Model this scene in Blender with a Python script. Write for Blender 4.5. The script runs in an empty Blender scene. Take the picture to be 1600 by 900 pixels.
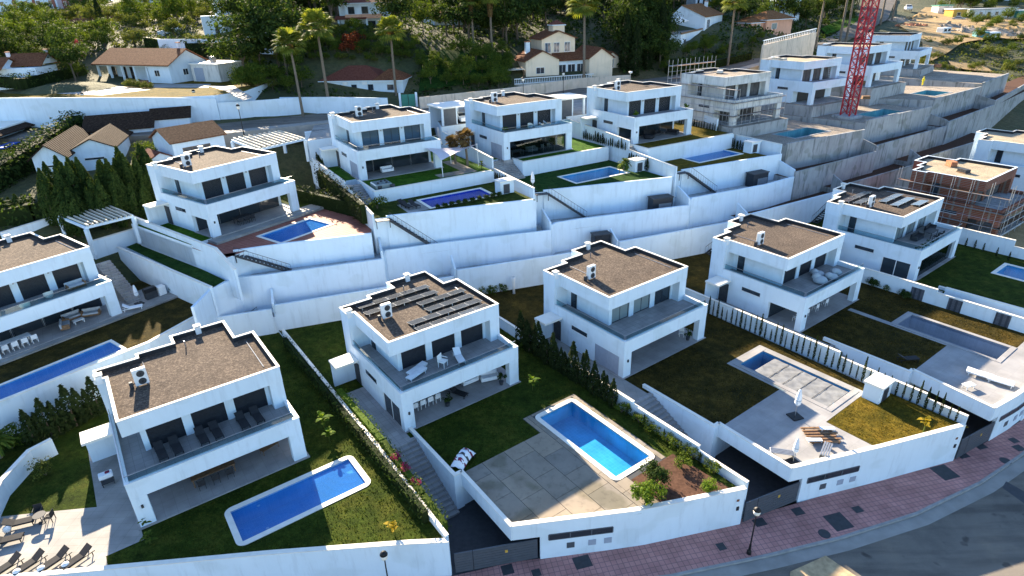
import bpy, bmesh, math, random
import numpy as np
from mathutils import Vector, Matrix
from mathutils.geometry import tessellate_polygon
R = math.radians
scene = bpy.context.scene
C = scene.collection
random.seed(7)

# ------------------------------------------------------------------ camera
CAM_H = 35.4
F_PX, PITCH, ROLL = 951.4, 0.44558, -0.031094          # focal length for a 1600 px wide frame
_f = Vector((0, math.cos(PITCH), -math.sin(PITCH))); _r = Vector((1, 0, 0)); _u = _r.cross(_f)
_c, _s = math.cos(ROLL), math.sin(ROLL)
RIGHT = _c * _r + _s * _u; UP = -_s * _r + _c * _u; FWD = _f
cam_data = bpy.data.cameras.new('camera'); cam = bpy.data.objects.new('camera', cam_data); C.objects.link(cam)
cam_data.sensor_width = 36.0; cam_data.lens = 36.0 * F_PX / 1600.0
cam_data.clip_start = 0.5; cam_data.clip_end = 5000
m = Matrix((RIGHT, UP, -FWD)).transposed().to_4x4(); m.translation = (0, 0, CAM_H)
cam.matrix_world = m
scene.camera = cam

# ------------------------------------------------------------------ light
SUN_AZ, SUN_EL = R(116.0), R(22.6)                      # where the sun stands (angle from +x, height)
world = bpy.data.worlds.new('World'); scene.world = world; world.use_nodes = True
nt = world.node_tree; nt.nodes.clear()
sky = nt.nodes.new('ShaderNodeTexSky'); sky.sky_type = 'NISHITA'; sky.sun_disc = False
sky.sun_elevation = SUN_EL; sky.sun_rotation = R(90) - SUN_AZ
sky.air_density = 1.0; sky.dust_density = 0.3; sky.ozone_density = 3.4
bg = nt.nodes.new('ShaderNodeBackground'); bg.inputs['Strength'].default_value = 0.085
wo = nt.nodes.new('ShaderNodeOutputWorld')
nt.links.new(sky.outputs[0], bg.inputs[0]); nt.links.new(bg.outputs[0], wo.inputs[0])
sun_data = bpy.data.lights.new('sun', 'SUN'); sun_data.energy = 5.0; sun_data.angle = R(0.5); sun_data.color = (1.0, 0.84, 0.62)
sun = bpy.data.objects.new('sun', sun_data); C.objects.link(sun)
sun_dir = Vector((math.cos(SUN_AZ) * math.cos(SUN_EL), math.sin(SUN_AZ) * math.cos(SUN_EL), math.sin(SUN_EL)))
sun.rotation_euler = sun_dir.to_track_quat('Z', 'Y').to_euler()
sun.location = sun_dir * 200
scene.view_settings.view_transform = 'Standard'; scene.view_settings.look = 'None'
scene.view_settings.exposure = 2.18; scene.view_settings.gamma = 1.0
try: scene.view_settings.use_curve_mapping = False
except Exception: pass
scene.render.engine = 'CYCLES'
scene.cycles.max_bounces = 6; scene.cycles.diffuse_bounces = 2; scene.cycles.glossy_bounces = 3
scene.cycles.transparent_max_bounces = 12; scene.cycles.transmission_bounces = 4
scene.cycles.caustics_reflective = False; scene.cycles.caustics_refractive = False

# ------------------------------------------------------------------ helpers
def W(px, py, z):
    """point at height z seen at photo pixel (px,py): used to read plan positions off the picture"""
    d = RIGHT * ((px - 800) / F_PX) + UP * (-(py - 450) / F_PX) + FWD
    t = (z - CAM_H) / d.z
    return Vector((d.x * t, d.y * t, z))
def WY(px, py, y):
    """point on the pixel ray at depth y"""
    d = RIGHT * ((px - 800) / F_PX) + UP * (-(py - 450) / F_PX) + FWD
    t = y / d.y
    return Vector((d.x * t, y, CAM_H + d.z * t))
VIL = {'D': (-9.2051, 40.5281, 3.12, .621), 'C': (9.9845, 47.0915, 3.32, .6258), 'E': (-26.2439, 31.2936, 2.93, .6227),
       'B': (29.3118, 54.0275, 3.58, .6232), 'A': (46.5187, 63.4615, 4.26, .6373), 'G': (-33.749, 65.4438, 11.66, .9387),
       'H': (-19.3358, 78.1125, 14.3, .5288), 'I': (-0.5084, 85.5281, 14.58, .5317), 'J': (18.6105, 90.3523, 15.24, .524),
       'F': (-48.57, 48.5, 6.2, .9366), 'K': (35.59, 97.79, 15.99, .54), 'L': (54.09, 111.34, 16.53, .54),
       'M': (69.62, 121.35, 17.84, .60), 'N': (94.5, 146.83, 17.89, .81), 'O': (63.49, 74.22, 4.91, .62), 'P': (81.14, 86.43, 6.13, .645)}
def U(v, u, vv, w=0.0):
    X, Y, Z, a = VIL[v]; c, s = math.cos(a), math.sin(a)
    return Vector((X + c * u - s * vv, Y + s * u + c * vv, Z + w))
def cut(v, u, A, B):
    """where the line u = const of a plot meets the line A-B (plan)"""
    p = U(v, u, 0); q = U(v, u, 1); d = q - p
    ax, ay = A[0], A[1]; ex, ey = B[0] - ax, B[1] - ay
    den = d.x * ey - d.y * ex
    t = ((ax - p.x) * ey - (ay - p.y) * ex) / den
    return Vector((p.x + d.x * t, p.y + d.y * t, 0))

class MB:
    """collects simple shapes into one mesh"""
    def __init__(s): s.v = []; s.f = []; s.mi = []; s.m = 0
    def add(s, vs, fs):
        o = len(s.v); s.v += [tuple(p) for p in vs]
        for f in fs: s.f.append([o + i for i in f]); s.mi.append(s.m)
        return s
    def box(s, x0, y0, z0, x1, y1, z1):
        return s.add([(x0, y0, z0), (x1, y0, z0), (x1, y1, z0), (x0, y1, z0), (x0, y0, z1), (x1, y0, z1), (x1, y1, z1), (x0, y1, z1)],
                     [(0, 3, 2, 1), (4, 5, 6, 7), (0, 1, 5, 4), (1, 2, 6, 5), (2, 3, 7, 6), (3, 0, 4, 7)])
    def bbox(s, x0, y0, z0, x1, y1, z1, b=0.02):
        """box with chamfered vertical and top edges"""
        lo = [(x0, y0), (x1, y0), (x1, y1), (x0, y1)]
        o = [(x0 + b, y0), (x1 - b, y0), (x1, y0 + b), (x1, y1 - b), (x1 - b, y1), (x0 + b, y1), (x0, y1 - b), (x0, y0 + b)]
        i = [(x0 + b, y0 + b), (x1 - b, y0 + b), (x1 - b, y0 + b), (x1 - b, y1 - b), (x1 - b, y1 - b), (x0 + b, y1 - b), (x0 + b, y1 - b), (x0 + b, y0 + b)]
        vs = [(p[0], p[1], z0) for p in o] + [(p[0], p[1], z1 - b) for p in o] + [(x0 + b, y0 + b, z1), (x1 - b, y0 + b, z1), (x1 - b, y1 - b, z1), (x0 + b, y1 - b, z1)]
        fs = [tuple(range(7, -1, -1))] + [(k, (k + 1) % 8, 8 + (k + 1) % 8, 8 + k) for k in range(8)]
        top = [16, 16, 17, 17, 18, 18, 19, 19]
        top = [16, 17, 17, 18, 18, 19, 19, 16]
        for k in range(8):
            a, b2 = 8 + k, 8 + (k + 1) % 8; ta, tb = top[k], top[(k + 1) % 8]
            fs.append((a, b2, tb) if ta == tb else (a, b2, tb, ta))
        fs.append((16, 17, 18, 19))
        return s.add(vs, fs)
    def obox(s, p, q, w, h, z0=None):
        """upright bar of plan width w from p to q, from p.z..p.z+h"""
        p = Vector(p); q = Vector(q); d = (q - p); d.z = 0; d.normalize(); n = Vector((-d.y, d.x, 0)) * (w / 2)
        vs = [p - n, q - n, q + n, p + n]; vs += [x + Vector((0, 0, h)) for x in vs]
        return s.add(vs, [(0, 3, 2, 1), (4, 5, 6, 7), (0, 1, 5, 4), (1, 2, 6, 5), (2, 3, 7, 6), (3, 0, 4, 7)])
    def bar(s, p, q, r, n=6, r2=None):
        p = Vector(p); q = Vector(q); d = (q - p).normalized(); r2 = r if r2 is None else r2
        a = Vector((0, 0, 1)) if abs(d.z) < .9 else Vector((1, 0, 0)); u = d.cross(a).normalized(); w = d.cross(u)
        vs = [p + (u * math.cos(2 * math.pi * k / n) + w * math.sin(2 * math.pi * k / n)) * r for k in range(n)]
        vs += [q + (u * math.cos(2 * math.pi * k / n) + w * math.sin(2 * math.pi * k / n)) * r2 for k in range(n)]
        fs = [(k, (k + 1) % n, n + (k + 1) % n, n + k) for k in range(n)] + [tuple(range(n - 1, -1, -1)), tuple(range(n, 2 * n))]
        return s.add(vs, [f[::-1] for f in fs])
    def lathe(s, c, prof, n=12):
        c = Vector(c); vs = []; fs = []
        for r, z in prof: vs += [(c.x + r * math.cos(2 * math.pi * k / n), c.y + r * math.sin(2 * math.pi * k / n), c.z + z) for k in range(n)]
        for i in range(len(prof) - 1):
            for k in range(n): fs.append((i * n + k, i * n + (k + 1) % n, (i + 1) * n + (k + 1) % n, (i + 1) * n + k))
        fs.append(tuple(range(n - 1, -1, -1))); fs.append(tuple(range((len(prof) - 1) * n, len(prof) * n)))
        return s.add(vs, fs)
    def quad(s, a, b, c, d): return s.add([a, b, c, d], [(0, 1, 2, 3)])
    def poly(s, pts): return s.add(pts, [tuple(range(len(pts)))])
    def sheet(s, pts, z, holes=()):
        loops = [[Vector((p[0], p[1], 0)) for p in ccw(pts)]] + [[Vector((p[0], p[1], 0)) for p in h] for h in holes]
        flat = [p for l in loops for p in l]
        tr = tessellate_polygon(loops)
        fs = []
        for t in tr:
            a, b, c = (flat[i] for i in t)
            fs.append(t if (b - a).cross(c - a).z > 0 else t[::-1])
        return s.add([(p.x, p.y, z) for p in flat], fs)
    def prism(s, pts, z0, z1, holes=(), top=True, bottom=False):
        pts = ccw(pts); n = len(pts)
        vs = [(p[0], p[1], z0) for p in pts] + [(p[0], p[1], z1) for p in pts]
        s.add(vs, [(k, (k + 1) % n, n + (k + 1) % n, n + k) for k in range(n)])
        if bottom:
            o = len(s.f); s.sheet(pts, z0)
            for i in range(o, len(s.f)): s.f[i] = s.f[i][::-1]
        if top: s.m += 1; s.sheet(pts, z1, holes); s.m -= 1
        return s
    def build(s, name, mats, parent=None, smooth=False, origin=None):
        me = bpy.data.meshes.new(name)
        o = Vector(origin) if origin is not None else Vector((0, 0, 0))
        me.from_pydata([(p[0] - o.x, p[1] - o.y, p[2] - o.z) for p in s.v], [], s.f)
        if not isinstance(mats, (list, tuple)): mats = [mats]
        for mm in mats: me.materials.append(M[mm] if isinstance(mm, str) else mm)
        if len(mats) > 1: me.polygons.foreach_set('material_index', [min(i, len(mats) - 1) for i in s.mi])
        if smooth: me.polygons.foreach_set('use_smooth', [True] * len(me.polygons))
        me.update()
        ob = bpy.data.objects.new(name, me); C.objects.link(ob); ob.location = o
        if parent is not None: ob.parent = parent
        return ob
def ccw(pts):
    a = sum(pts[i][0] * pts[(i + 1) % len(pts)][1] - pts[(i + 1) % len(pts)][0] * pts[i][1] for i in range(len(pts)))
    return list(pts) if a > 0 else list(pts)[::-1]
def offset(pts, d):
    """inward offset of a plan polygon"""
    pts = ccw(pts); n = len(pts); out = []
    for i in range(n):
        p0, p1, p2 = (Vector(pts[j][:2]) for j in ((i - 1) % n, i, (i + 1) % n))
        e1 = (p1 - p0).normalized(); e2 = (p2 - p1).normalized()
        n1 = Vector((-e1.y, e1.x)); n2 = Vector((-e2.y, e2.x)); b = (n1 + n2)
        out.append(p1 + b * (d / max(.2, 1 + n1.dot(n2))))
    return [(p.x, p.y) for p in out]
def ring(mb, pts, d, z0, z1):
    """upstand of width d just inside a plan polygon"""
    a = ccw(pts); b = offset(pts, d); n = len(a)
    vs = [(p[0], p[1], z0) for p in a] + [(p[0], p[1], z1) for p in a] + [(p[0], p[1], z0) for p in b] + [(p[0], p[1], z1) for p in b]
    fs = []
    for k in range(n):
        j = (k + 1) % n
        fs += [(k, j, n + j, n + k), (2 * n + j, 2 * n + k, 3 * n + k, 3 * n + j), (n + k, n + j, 3 * n + j, 3 * n + k)]
    return mb.add(vs, fs)

ALL_THINGS = []
def tag(o, label, cat, group=None, kind=None):
    o['label'] = label; o['category'] = cat
    if group: o['group'] = group
    if kind: o['kind'] = kind
    ALL_THINGS.append(o); return o
def thing(name, label, cat, loc=(0, 0, 0), rz=0.0, group=None):
    o = bpy.data.objects.new(name, None); o.empty_display_size = .3; C.objects.link(o)
    o.location = loc; o.rotation_euler = (0, 0, rz)
    return tag(o, label, cat, group)
def struct(o, label=None):
    o['kind'] = 'structure'
    if label: o['label'] = label
    return o
def copy_tree(o, parent=None):
    c = o.copy(); C.objects.link(c); c.parent = parent
    for ch in [x for x in KIDS.get(o.name, [])]: copy_tree(ch, c)
    return c
KIDS = {}
def remember(o):
    """note an original's children once, so copies need no scene search"""
    KIDS[o.name] = list(o.children)
    for ch in o.children: remember(ch)
    return o
def place(proto, loc, rz=0.0, label=None, group=None, sc=None):
    o = copy_tree(proto); o.location = loc; o.rotation_euler = (0, 0, rz)
    if sc is not None: o.scale = (sc, sc, sc) if not isinstance(sc, (tuple, list)) else sc
    if label: o['label'] = label
    if group: o['group'] = group
    elif 'group' in o.keys() and label and group == '': del o['group']
    ALL_THINGS.append(o); return o
def retire(proto):
    """prototypes are never shown: remove them once their copies stand"""
    for ch in list(proto.children): retire(ch)
    if proto in ALL_THINGS: ALL_THINGS.remove(proto)
    bpy.data.objects.remove(proto)
# ------------------------------------------------------------------ materials
M = {}
def nodes_of(name):
    mt = bpy.data.materials.new(name); mt.use_nodes = True; M[name] = mt
    n = mt.node_tree; return mt, n, n.nodes['Principled BSDF']
def ramp(n, fac, cols):
    r = n.nodes.new('ShaderNodeValToRGB'); e = r.color_ramp.elements
    while len(e) < len(cols): e.new(.5)
    for i, (p, c) in enumerate(cols): e[i].position = p; e[i].color = (*c, 1)
    n.links.new(fac, r.inputs[0]); return r.outputs[0]
def coords(n, scale=(1, 1, 1), rot=0.0, kind='Object'):
    if kind == 'World':
        g = n.nodes.new('ShaderNodeNewGeometry'); out = g.outputs['Position']
    else:
        t = n.nodes.new('ShaderNodeTexCoord'); out = t.outputs[kind]
    mp = n.nodes.new('ShaderNodeMapping'); mp.inputs['Scale'].default_value = scale; mp.inputs['Rotation'].default_value = (0, 0, rot)
    n.links.new(out, mp.inputs[0]); return mp.outputs[0]
def noise(n, vec, scale, detail=4, rough=.55):
    t = n.nodes.new('ShaderNodeTexNoise'); t.inputs['Scale'].default_value = scale; t.inputs['Detail'].default_value = detail; t.inputs['Roughness'].default_value = rough
    n.links.new(vec, t.inputs['Vector']); return t.outputs['Fac']
def mixc(n, fac, a, b, mode='MIX'):
    x = n.nodes.new('ShaderNodeMix'); x.data_type = 'RGBA'; x.blend_type = mode
    for k, val in ((0, fac), (6, a), (7, b)):
        if isinstance(val, (int, float)): x.inputs[k].default_value = val
        elif isinstance(val, tuple): x.inputs[k].default_value = (*val, 1)
        else: n.links.new(val, x.inputs[k])
    return x.outputs[2]
def bump(n, b, height, strength=.3, dist=.02):
    k = n.nodes.new('ShaderNodeBump'); k.inputs['Strength'].default_value = strength; k.inputs['Distance'].default_value = dist
    n.links.new(height, k.inputs['Height']); n.links.new(k.outputs[0], b.inputs['Normal'])
def simple(name, col, rough=.7, var=.12, scale=3.0, spec=.3, metal=0.0, b=0.0, bscale=30, kind='Object'):
    mt, n, p = nodes_of(name); v = coords(n, kind=kind)
    lo = tuple(c * (1 - var) for c in col); hi = tuple(min(1, c * (1 + var)) for c in col)
    n.links.new(ramp(n, noise(n, v, scale), [(.3, lo), (.7, hi)]), p.inputs['Base Color'])
    p.inputs['Roughness'].default_value = rough; p.inputs['Specular IOR Level'].default_value = spec; p.inputs['Metallic'].default_value = metal
    if b: bump(n, p, noise(n, v, bscale), b)
    return mt
def stucco(name, col, stain=.10, streak=.10):
    """painted render: blotches, rain streaks of uneven length, a few repair patches and a fine grain"""
    mt, n, p = nodes_of(name); v = coords(n, kind='World'); vs = coords(n, (1.1, 1.1, .16), kind='World'); vp = coords(n, (.35, .35, .5), kind='World')
    a = ramp(n, noise(n, v, .35, 5), [(.25, tuple(c * (1 - stain) for c in col)), (.7, col)])
    m1 = ramp(n, noise(n, vs, 1.7, 6, .65), [(.36, (1 - streak * 1.6,) * 3), (.46, (1 - streak * .3,) * 3), (.6, (1, 1, 1))])
    m2 = ramp(n, noise(n, vp, 1.0, 2, .4), [(.38, (1 - stain * .8, 1 - stain * .75, 1 - stain * .9)), (.44, (1, 1, 1))])
    k = mixc(n, 1.0, m1, m2, 'MULTIPLY')
    n.links.new(mixc(n, 1.0, a, k, 'MULTIPLY'), p.inputs['Base Color'])
    p.inputs['Roughness'].default_value = .85; p.inputs['Specular IOR Level'].default_value = .2
    bump(n, p, noise(n, v, 14, 3), .12, .01)
stucco('stucco', (.71, .81, .89), .08, .06); stucco('stucco_old', (.74, .72, .68), .18, .22); stucco('cream', (.86, .70, .52), .08, .06)
stucco('pinkwall', (.72, .40, .28), .12, .1); stucco('tanwall', (.70, .58, .46), .15, .2); stucco('redwall', (.36, .14, .10), .2, .2)
stucco('concrete', (.42, .42, .42), .28, .30); stucco('greywall', (.50, .53, .56), .2, .25); stucco('block', (.42, .42, .42), .2, .2)
simple('coping', (.78, .73, .64), .7, .08, 1.5); simple('white', (.80, .80, .79), .5, .05, 2); simple('whiteroof', (.80, .77, .70), .6, .06, 1)
simple('dark', (.018, .021, .028), .45, .2, 4, .4); simple('black', (.01, .01, .011), .5, .2); simple('charcoal', (.045, .047, .052), .6, .2)
simple('greygate', (.075, .085, .10), .45, .1, 2, .4); simple('greymetal', (.30, .31, .33), .35, .1, 3, .5, .6); simple('shutter_grey', (.32, .36, .44), .5, .06)
simple('timber', (.20, .115, .06), .7, .3, 6); simple('paletimber', (.62, .56, .45), .75, .12, 4); simple('fabric_grey', (.42, .45, .48), .9, .1); simple('cover_grey', (.19, .195, .20), .6, .3, 1.2); simple('fabric_dark', (.025, .025, .028), .9, .25)
simple('fabric_white', (.75, .77, .80), .9, .06); simple('ochre', (.55, .33, .06), .8, .2); simple('blue', (.03, .10, .42), .7, .2); simple('redpaint', (.38, .025, .035), .5, .2, 8)
simple('soil', (.085, .045, .03), .95, .35, 5, .1, 0, .5, 25); simple('terracotta', (.42, .17, .085), .8, .2); simple('steel', (.42, .43, .44), .4, .15, 6, .5, .7)
simple('bark', (.12, .09, .065), .9, .3, 8); simple('palmbark', (.17, .135, .10), .9, .3, 10); simple('rust', (.20, .09, .05), .85, .4, 6)
simple('carwhite', (.75, .76, .77), .25, .03, 1, .6); simple('carsilver', (.42, .44, .46), .3, .05, 1, .6, .4); simple('carred', (.35, .04, .03), .3, .05, 1, .6); simple('yellow', (.75, .62, .03), .7, .1)
simple('maroon', (.16, .02, .05), .8, .2); simple('rope', (.35, .30, .22), .9, .2); simple('orange', (.65, .16, .03), .7, .1)
simple('green_paint', (.05, .22, .16), .6, .1); simple('sail', (.62, .56, .58), .85, .05); simple('pinkflower', (.55, .03, .16), .8, .3, 20); simple('teal', (.10, .30, .33), .6, .3, 2)

def gravel(name, a, b, c):
    mt, n, p = nodes_of(name); v = coords(n, kind='World')
    big = noise(n, v, .45, 5); fine = noise(n, v, 5.5, 6, .85)
    c1 = ramp(n, fine, [(.33, a), (.5, b), (.68, c)])
    c2 = ramp(n, big, [(.3, (.72, .70, .68)), (.7, (1.12, 1.08, 1.0))])
    n.links.new(mixc(n, 1.0, c1, c2, 'MULTIPLY'), p.inputs['Base Color']); p.inputs['Roughness'].default_value = .95
    p.inputs['Specular IOR Level'].default_value = .15; bump(n, p, fine, .9, .05)
gravel('gravel', (.028, .022, .020), (.092, .072, .060), (.25, .205, .165)); gravel('gravel_pale', (.20, .17, .13), (.36, .31, .23), (.55, .49, .37))
gravel('rubble', (.12, .10, .09), (.30, .26, .22), (.5, .46, .4)); gravel('dirt', (.22, .15, .075), (.38, .27, .14), (.50, .38, .22))

def lawn(name, a, b, c, sc=.5):
    mt, n, p = nodes_of(name); v = coords(n, kind='World')
    big = noise(n, v, sc, 6, .65); fine = noise(n, v, 9, 4, .75); mid = noise(n, v, 1.6, 5, .7)
    c1 = ramp(n, big, [(.32, a), (.5, b), (.68, c)])
    c2 = ramp(n, fine, [(.3, (.45, .47, .45)), (.7, (1.5, 1.48, 1.35))]); c3 = ramp(n, mid, [(.32, (.55, .58, .55)), (.68, (1.35, 1.3, 1.2))])
    n.links.new(mixc(n, 1.0, mixc(n, 1.0, c1, c2, 'MULTIPLY'), c3, 'MULTIPLY'), p.inputs['Base Color'])
    p.inputs['Roughness'].default_value = .95; p.inputs['Specular IOR Level'].default_value = .05; bump(n, p, fine, 1.0, .06)
lawn('lawn', (.020, .034, .006), (.034, .052, .008), (.060, .068, .012)); lawn('lawn_dry', (.024, .022, .008), (.044, .034, .010), (.080, .054, .014))
lawn('lawn_bright', (.028, .075, .008), (.040, .105, .010), (.062, .12, .014)); lawn('turf', (.016, .045, .010), (.020, .055, .012), (.030, .065, .014)); lawn('lawn_gold', (.055, .050, .009), (.105, .078, .012), (.15, .10, .016))
lawn('scrub', (.035, .04, .012), (.09, .075, .03), (.19, .14, .075), .12); lawn('understorey', (.010, .018, .006), (.02, .03, .01), (.035, .042, .015), .2); lawn('hillground', (.05, .05, .02), (.13, .09, .05), (.24, .17, .10), .05)

def foliage(name, a, b, c):
    mt, n, p = nodes_of(name); g = n.nodes.new('ShaderNodeNewGeometry'); v = coords(n, kind='World')
    col = ramp(n, g.outputs['Random Per Island'], [(.1, a), (.55, b), (.95, c)])
    big = ramp(n, noise(n, v, .35, 3), [(.3, (.75, .75, .75)), (.7, (1.25, 1.2, 1.1))])
    col = mixc(n, 1.0, col, big, 'MULTIPLY')
    n.links.new(col, p.inputs['Base Color']); p.inputs['Roughness'].default_value = .75; p.inputs['Specular IOR Level'].default_value = .06
    tr = n.nodes.new('ShaderNodeBsdfTranslucent'); n.links.new(mixc(n, 1.0, col, (1.2, 1.15, .5), 'MULTIPLY'), tr.inputs[0])
    mx = n.nodes.new('ShaderNodeMixShader'); mx.inputs[0].default_value = .35
    n.links.new(p.outputs[0], mx.inputs[1]); n.links.new(tr.outputs[0], mx.inputs[2]); n.links.new(mx.outputs[0], n.nodes['Material Output'].inputs[0])
foliage('leaf_dark', (.022, .042, .012), (.040, .070, .017), (.066, .098, .024)); foliage('leaf_mid', (.042, .075, .013), (.075, .118, .018), (.12, .155, .026)); foliage('leaf_olive', (.055, .078, .020), (.100, .125, .030), (.16, .175, .042))
foliage('grass_blade', (.026, .042, .006), (.046, .066, .009), (.085, .092, .015)); foliage('grass_dry', (.032, .030, .008), (.060, .048, .011), (.11, .078, .016)); foliage('grass_gold', (.07, .062, .010), (.13, .10, .014), (.18, .13, .02)); foliage('leaf_cypress', (.014, .024, .008), (.022, .036, .012), (.034, .050, .015)); foliage('leaf_palm', (.09, .13, .022), (.15, .19, .032), (.25, .26, .05)); foliage('leaf_yellow', (.14, .13, .015), (.26, .20, .02), (.38, .27, .03))
foliage('leaf_bright', (.05, .10, .012), (.09, .16, .018), (.15, .21, .025)); foliage('leaf_flower', (.25, .02, .08), (.45, .03, .15), (.6, .08, .25)); foliage('leaf_dead', (.10, .065, .03), (.16, .10, .045), (.22, .15, .06)); foliage('leaf_red', (.10, .02, .012), (.18, .04, .02), (.26, .08, .03))

def tiles(name, cols, w, h, mortar, rot, gap=.02, rough=.6, bstr=.3, upright=False):
    mt, n, p = nodes_of(name); v = coords(n, (1, 1, 1), rot, 'World')
    if upright:   # courses run round upright walls
        sp = n.nodes.new('ShaderNodeSeparateXYZ'); ad = n.nodes.new('ShaderNodeMath'); cb = n.nodes.new('ShaderNodeCombineXYZ'); n.links.new(v, sp.inputs[0]); n.links.new(sp.outputs[0], ad.inputs[0]); n.links.new(sp.outputs[1], ad.inputs[1]); n.links.new(ad.outputs[0], cb.inputs[0]); n.links.new(sp.outputs[2], cb.inputs[1]); v = cb.outputs[0]
    t = n.nodes.new('ShaderNodeTexBrick'); t.offset = 0; t.inputs['Scale'].default_value = 1; t.inputs['Brick Width'].default_value = w; t.inputs['Row Height'].default_value = h
    t.inputs['Mortar Size'].default_value = gap; t.inputs['Color1'].default_value = (*cols[0], 1); t.inputs['Color2'].default_value = (*cols[1], 1); t.inputs['Mortar'].default_value = (*mortar, 1)
    n.links.new(v, t.inputs[0])
    k = ramp(n, noise(n, v, .5, 5), [(.3, (.75, .75, .75)), (.7, (1.15, 1.15, 1.15))])
    n.links.new(mixc(n, 1.0, t.outputs[0], k, 'MULTIPLY'), p.inputs['Base Color']); p.inputs['Roughness'].default_value = rough; p.inputs['Specular IOR Level'].default_value = .14; bump(n, p, t.outputs['Fac'], -bstr, .01)
tiles('pavement', ((.46, .215, .19), (.54, .265, .23)), .4, .4, (.27, .15, .14), -.2, .025, .8); tiles('terrace_tile', ((.28, .27, .265), (.32, .31, .30)), .6, .6, (.19, .18, .18), -.62, .012, .6)
tiles('stone_tile', ((.29, .28, .265), (.33, .315, .295)), .9, .6, (.22, .21, .195), .0, .01, .7); tiles('red_tile', ((.27, .085, .06), (.32, .11, .075)), .5, .5, (.34, .17, .13), -.94, .03, .7)
tiles('pale_tile', ((.29, .285, .285), (.315, .305, .30)), 1.0, 1.0, (.24, .235, .23), -.62, .008, .6); tiles('pool_tile', ((.07, .33, .58), (.085, .36, .62)), .3, .3, (.12, .40, .64), -.62, .012, .3, .1)
tiles('pool_blue', ((.09, .36, .72), (.10, .39, .76)), .3, .3, (.16, .45, .80), -.62, .012, .3, .1); tiles('pool_deep', ((.03, .09, .52), (.035, .10, .56)), .3, .3, (.06, .14, .56), -.62, .012, .3, .1); tiles('pool_grey', ((.20, .235, .30), (.23, .265, .33)), .3, .3, (.25, .28, .34), -.62, .012, .3, .1); tiles('pool_teal', ((.09, .26, .32), (.11, .30, .36)), .3, .3, (.14, .33, .38), -.62, .012, .5, .1)
tiles('paver', ((.26, .225, .185), (.33, .28, .22)), 2.4, 2.4, (.10, .09, .075), -.62, .035, .85); tiles('porch_tile', ((.33, .31, .30), (.37, .35, .335)), .8, .8, (.26, .25, .24), -.62, .01, .5); tiles('brick', ((.20, .060, .034), (.25, .08, .045)), .5, .22, (.24, .20, .17), 0, .03, .9, .3, True)
tiles('louvre', ((.15, .165, .20), (.20, .215, .25)), .18, .12, (.05, .055, .07), .4, .04, .5, .3, True)

def asphalt():
    mt, n, p = nodes_of('asphalt'); v = coords(n, kind='World'); vt = coords(n, (.12, 1.1, 1), .45, 'World')
    a = ramp(n, noise(n, v, .22, 7, .7), [(.3, (.12, .108, .094)), (.5, (.175, .156, .132)), (.62, (.195, .17, .14)), (.78, (.27, .225, .17))])
    tr = ramp(n, noise(n, vt, .9, 4, .55), [(.38, (.72, .72, .73)), (.55, (1, 1, 1))]); oil = ramp(n, noise(n, v, .9, 2, .4), [(.26, (.5, .5, .52)), (.33, (1, 1, 1))])
    f = ramp(n, noise(n, v, 30, 3), [(.3, (.75,) * 3), (.7, (1.2,) * 3)])
    n.links.new(mixc(n, 1.0, mixc(n, 1.0, mixc(n, 1.0, a, f, 'MULTIPLY'), tr, 'MULTIPLY'), oil, 'MULTIPLY'), p.inputs['Base Color']); p.inputs['Roughness'].default_value = .9; p.inputs['Specular IOR Level'].default_value = .12; bump(n, p, noise(n, v, 40, 2), .3, .01)
asphalt(); simple('kerb', (.31, .30, .285), .8, .15, 2, kind='World'); simple('gutter', (.29, .275, .25), .85, .15, .8, kind='World'); simple('sand', (.42, .31, .18), .95, .25, 2.5, kind='World', b=.5)
for k_, c_ in enumerate(((.30, .255, .20), (.26, .23, .19), (.34, .28, .21))): stucco('deck_slab%d' % k_, c_, .35, .12)
def rooftile(name, a, b, c):
    """barrel tiles: rows of ridges running down the slope (built along local y)"""
    mt, n, p = nodes_of(name); v = coords(n)
    w = n.nodes.new('ShaderNodeTexWave'); w.wave_type = 'BANDS'; w.bands_direction = 'X'; w.inputs['Scale'].default_value = 2.0; w.inputs['Distortion'].default_value = .6; n.links.new(v, w.inputs[0])
    col = ramp(n, noise(n, v, 3.0, 6, .85), [(.36, a), (.5, b), (.62, c)])
    k = ramp(n, w.outputs['Fac'], [(.1, (.72, .70, .68)), (.6, (1.08, 1.08, 1.08))])
    n.links.new(mixc(n, 1.0, col, k, 'MULTIPLY'), p.inputs['Base Color']); p.inputs['Roughness'].default_value = .95; p.inputs['Specular IOR Level'].default_value = .08; bump(n, p, w.outputs['Fac'], 1.0, .12)
rooftile('rooftile', (.13, .048, .026), (.24, .095, .048), (.34, .165, .088)); rooftile('rooftile_dark', (.028, .017, .012), (.055, .033, .022), (.10, .066, .045)); rooftile('rooftile_red', (.15, .045, .035), (.23, .08, .055), (.30, .12, .085)); rooftile('rooftile_orange', (.22, .095, .04), (.32, .15, .065), (.40, .22, .11))
def glass(name, col, rough=.06, mix=.55):
    """window pane: dark room behind, sky in the reflection"""
    mt, n, p = nodes_of(name); p.inputs['Base Color'].default_value = (*col, 1); p.inputs['Roughness'].default_value = rough; p.inputs['Specular IOR Level'].default_value = .8
glass('pane', (.02, .03, .04)); glass('pane_pale', (.22, .26, .26), .1); glass('pane_blue', (.06, .10, .14), .05); simple('interior', (.10, .09, .085), .8, .3, 1)
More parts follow.
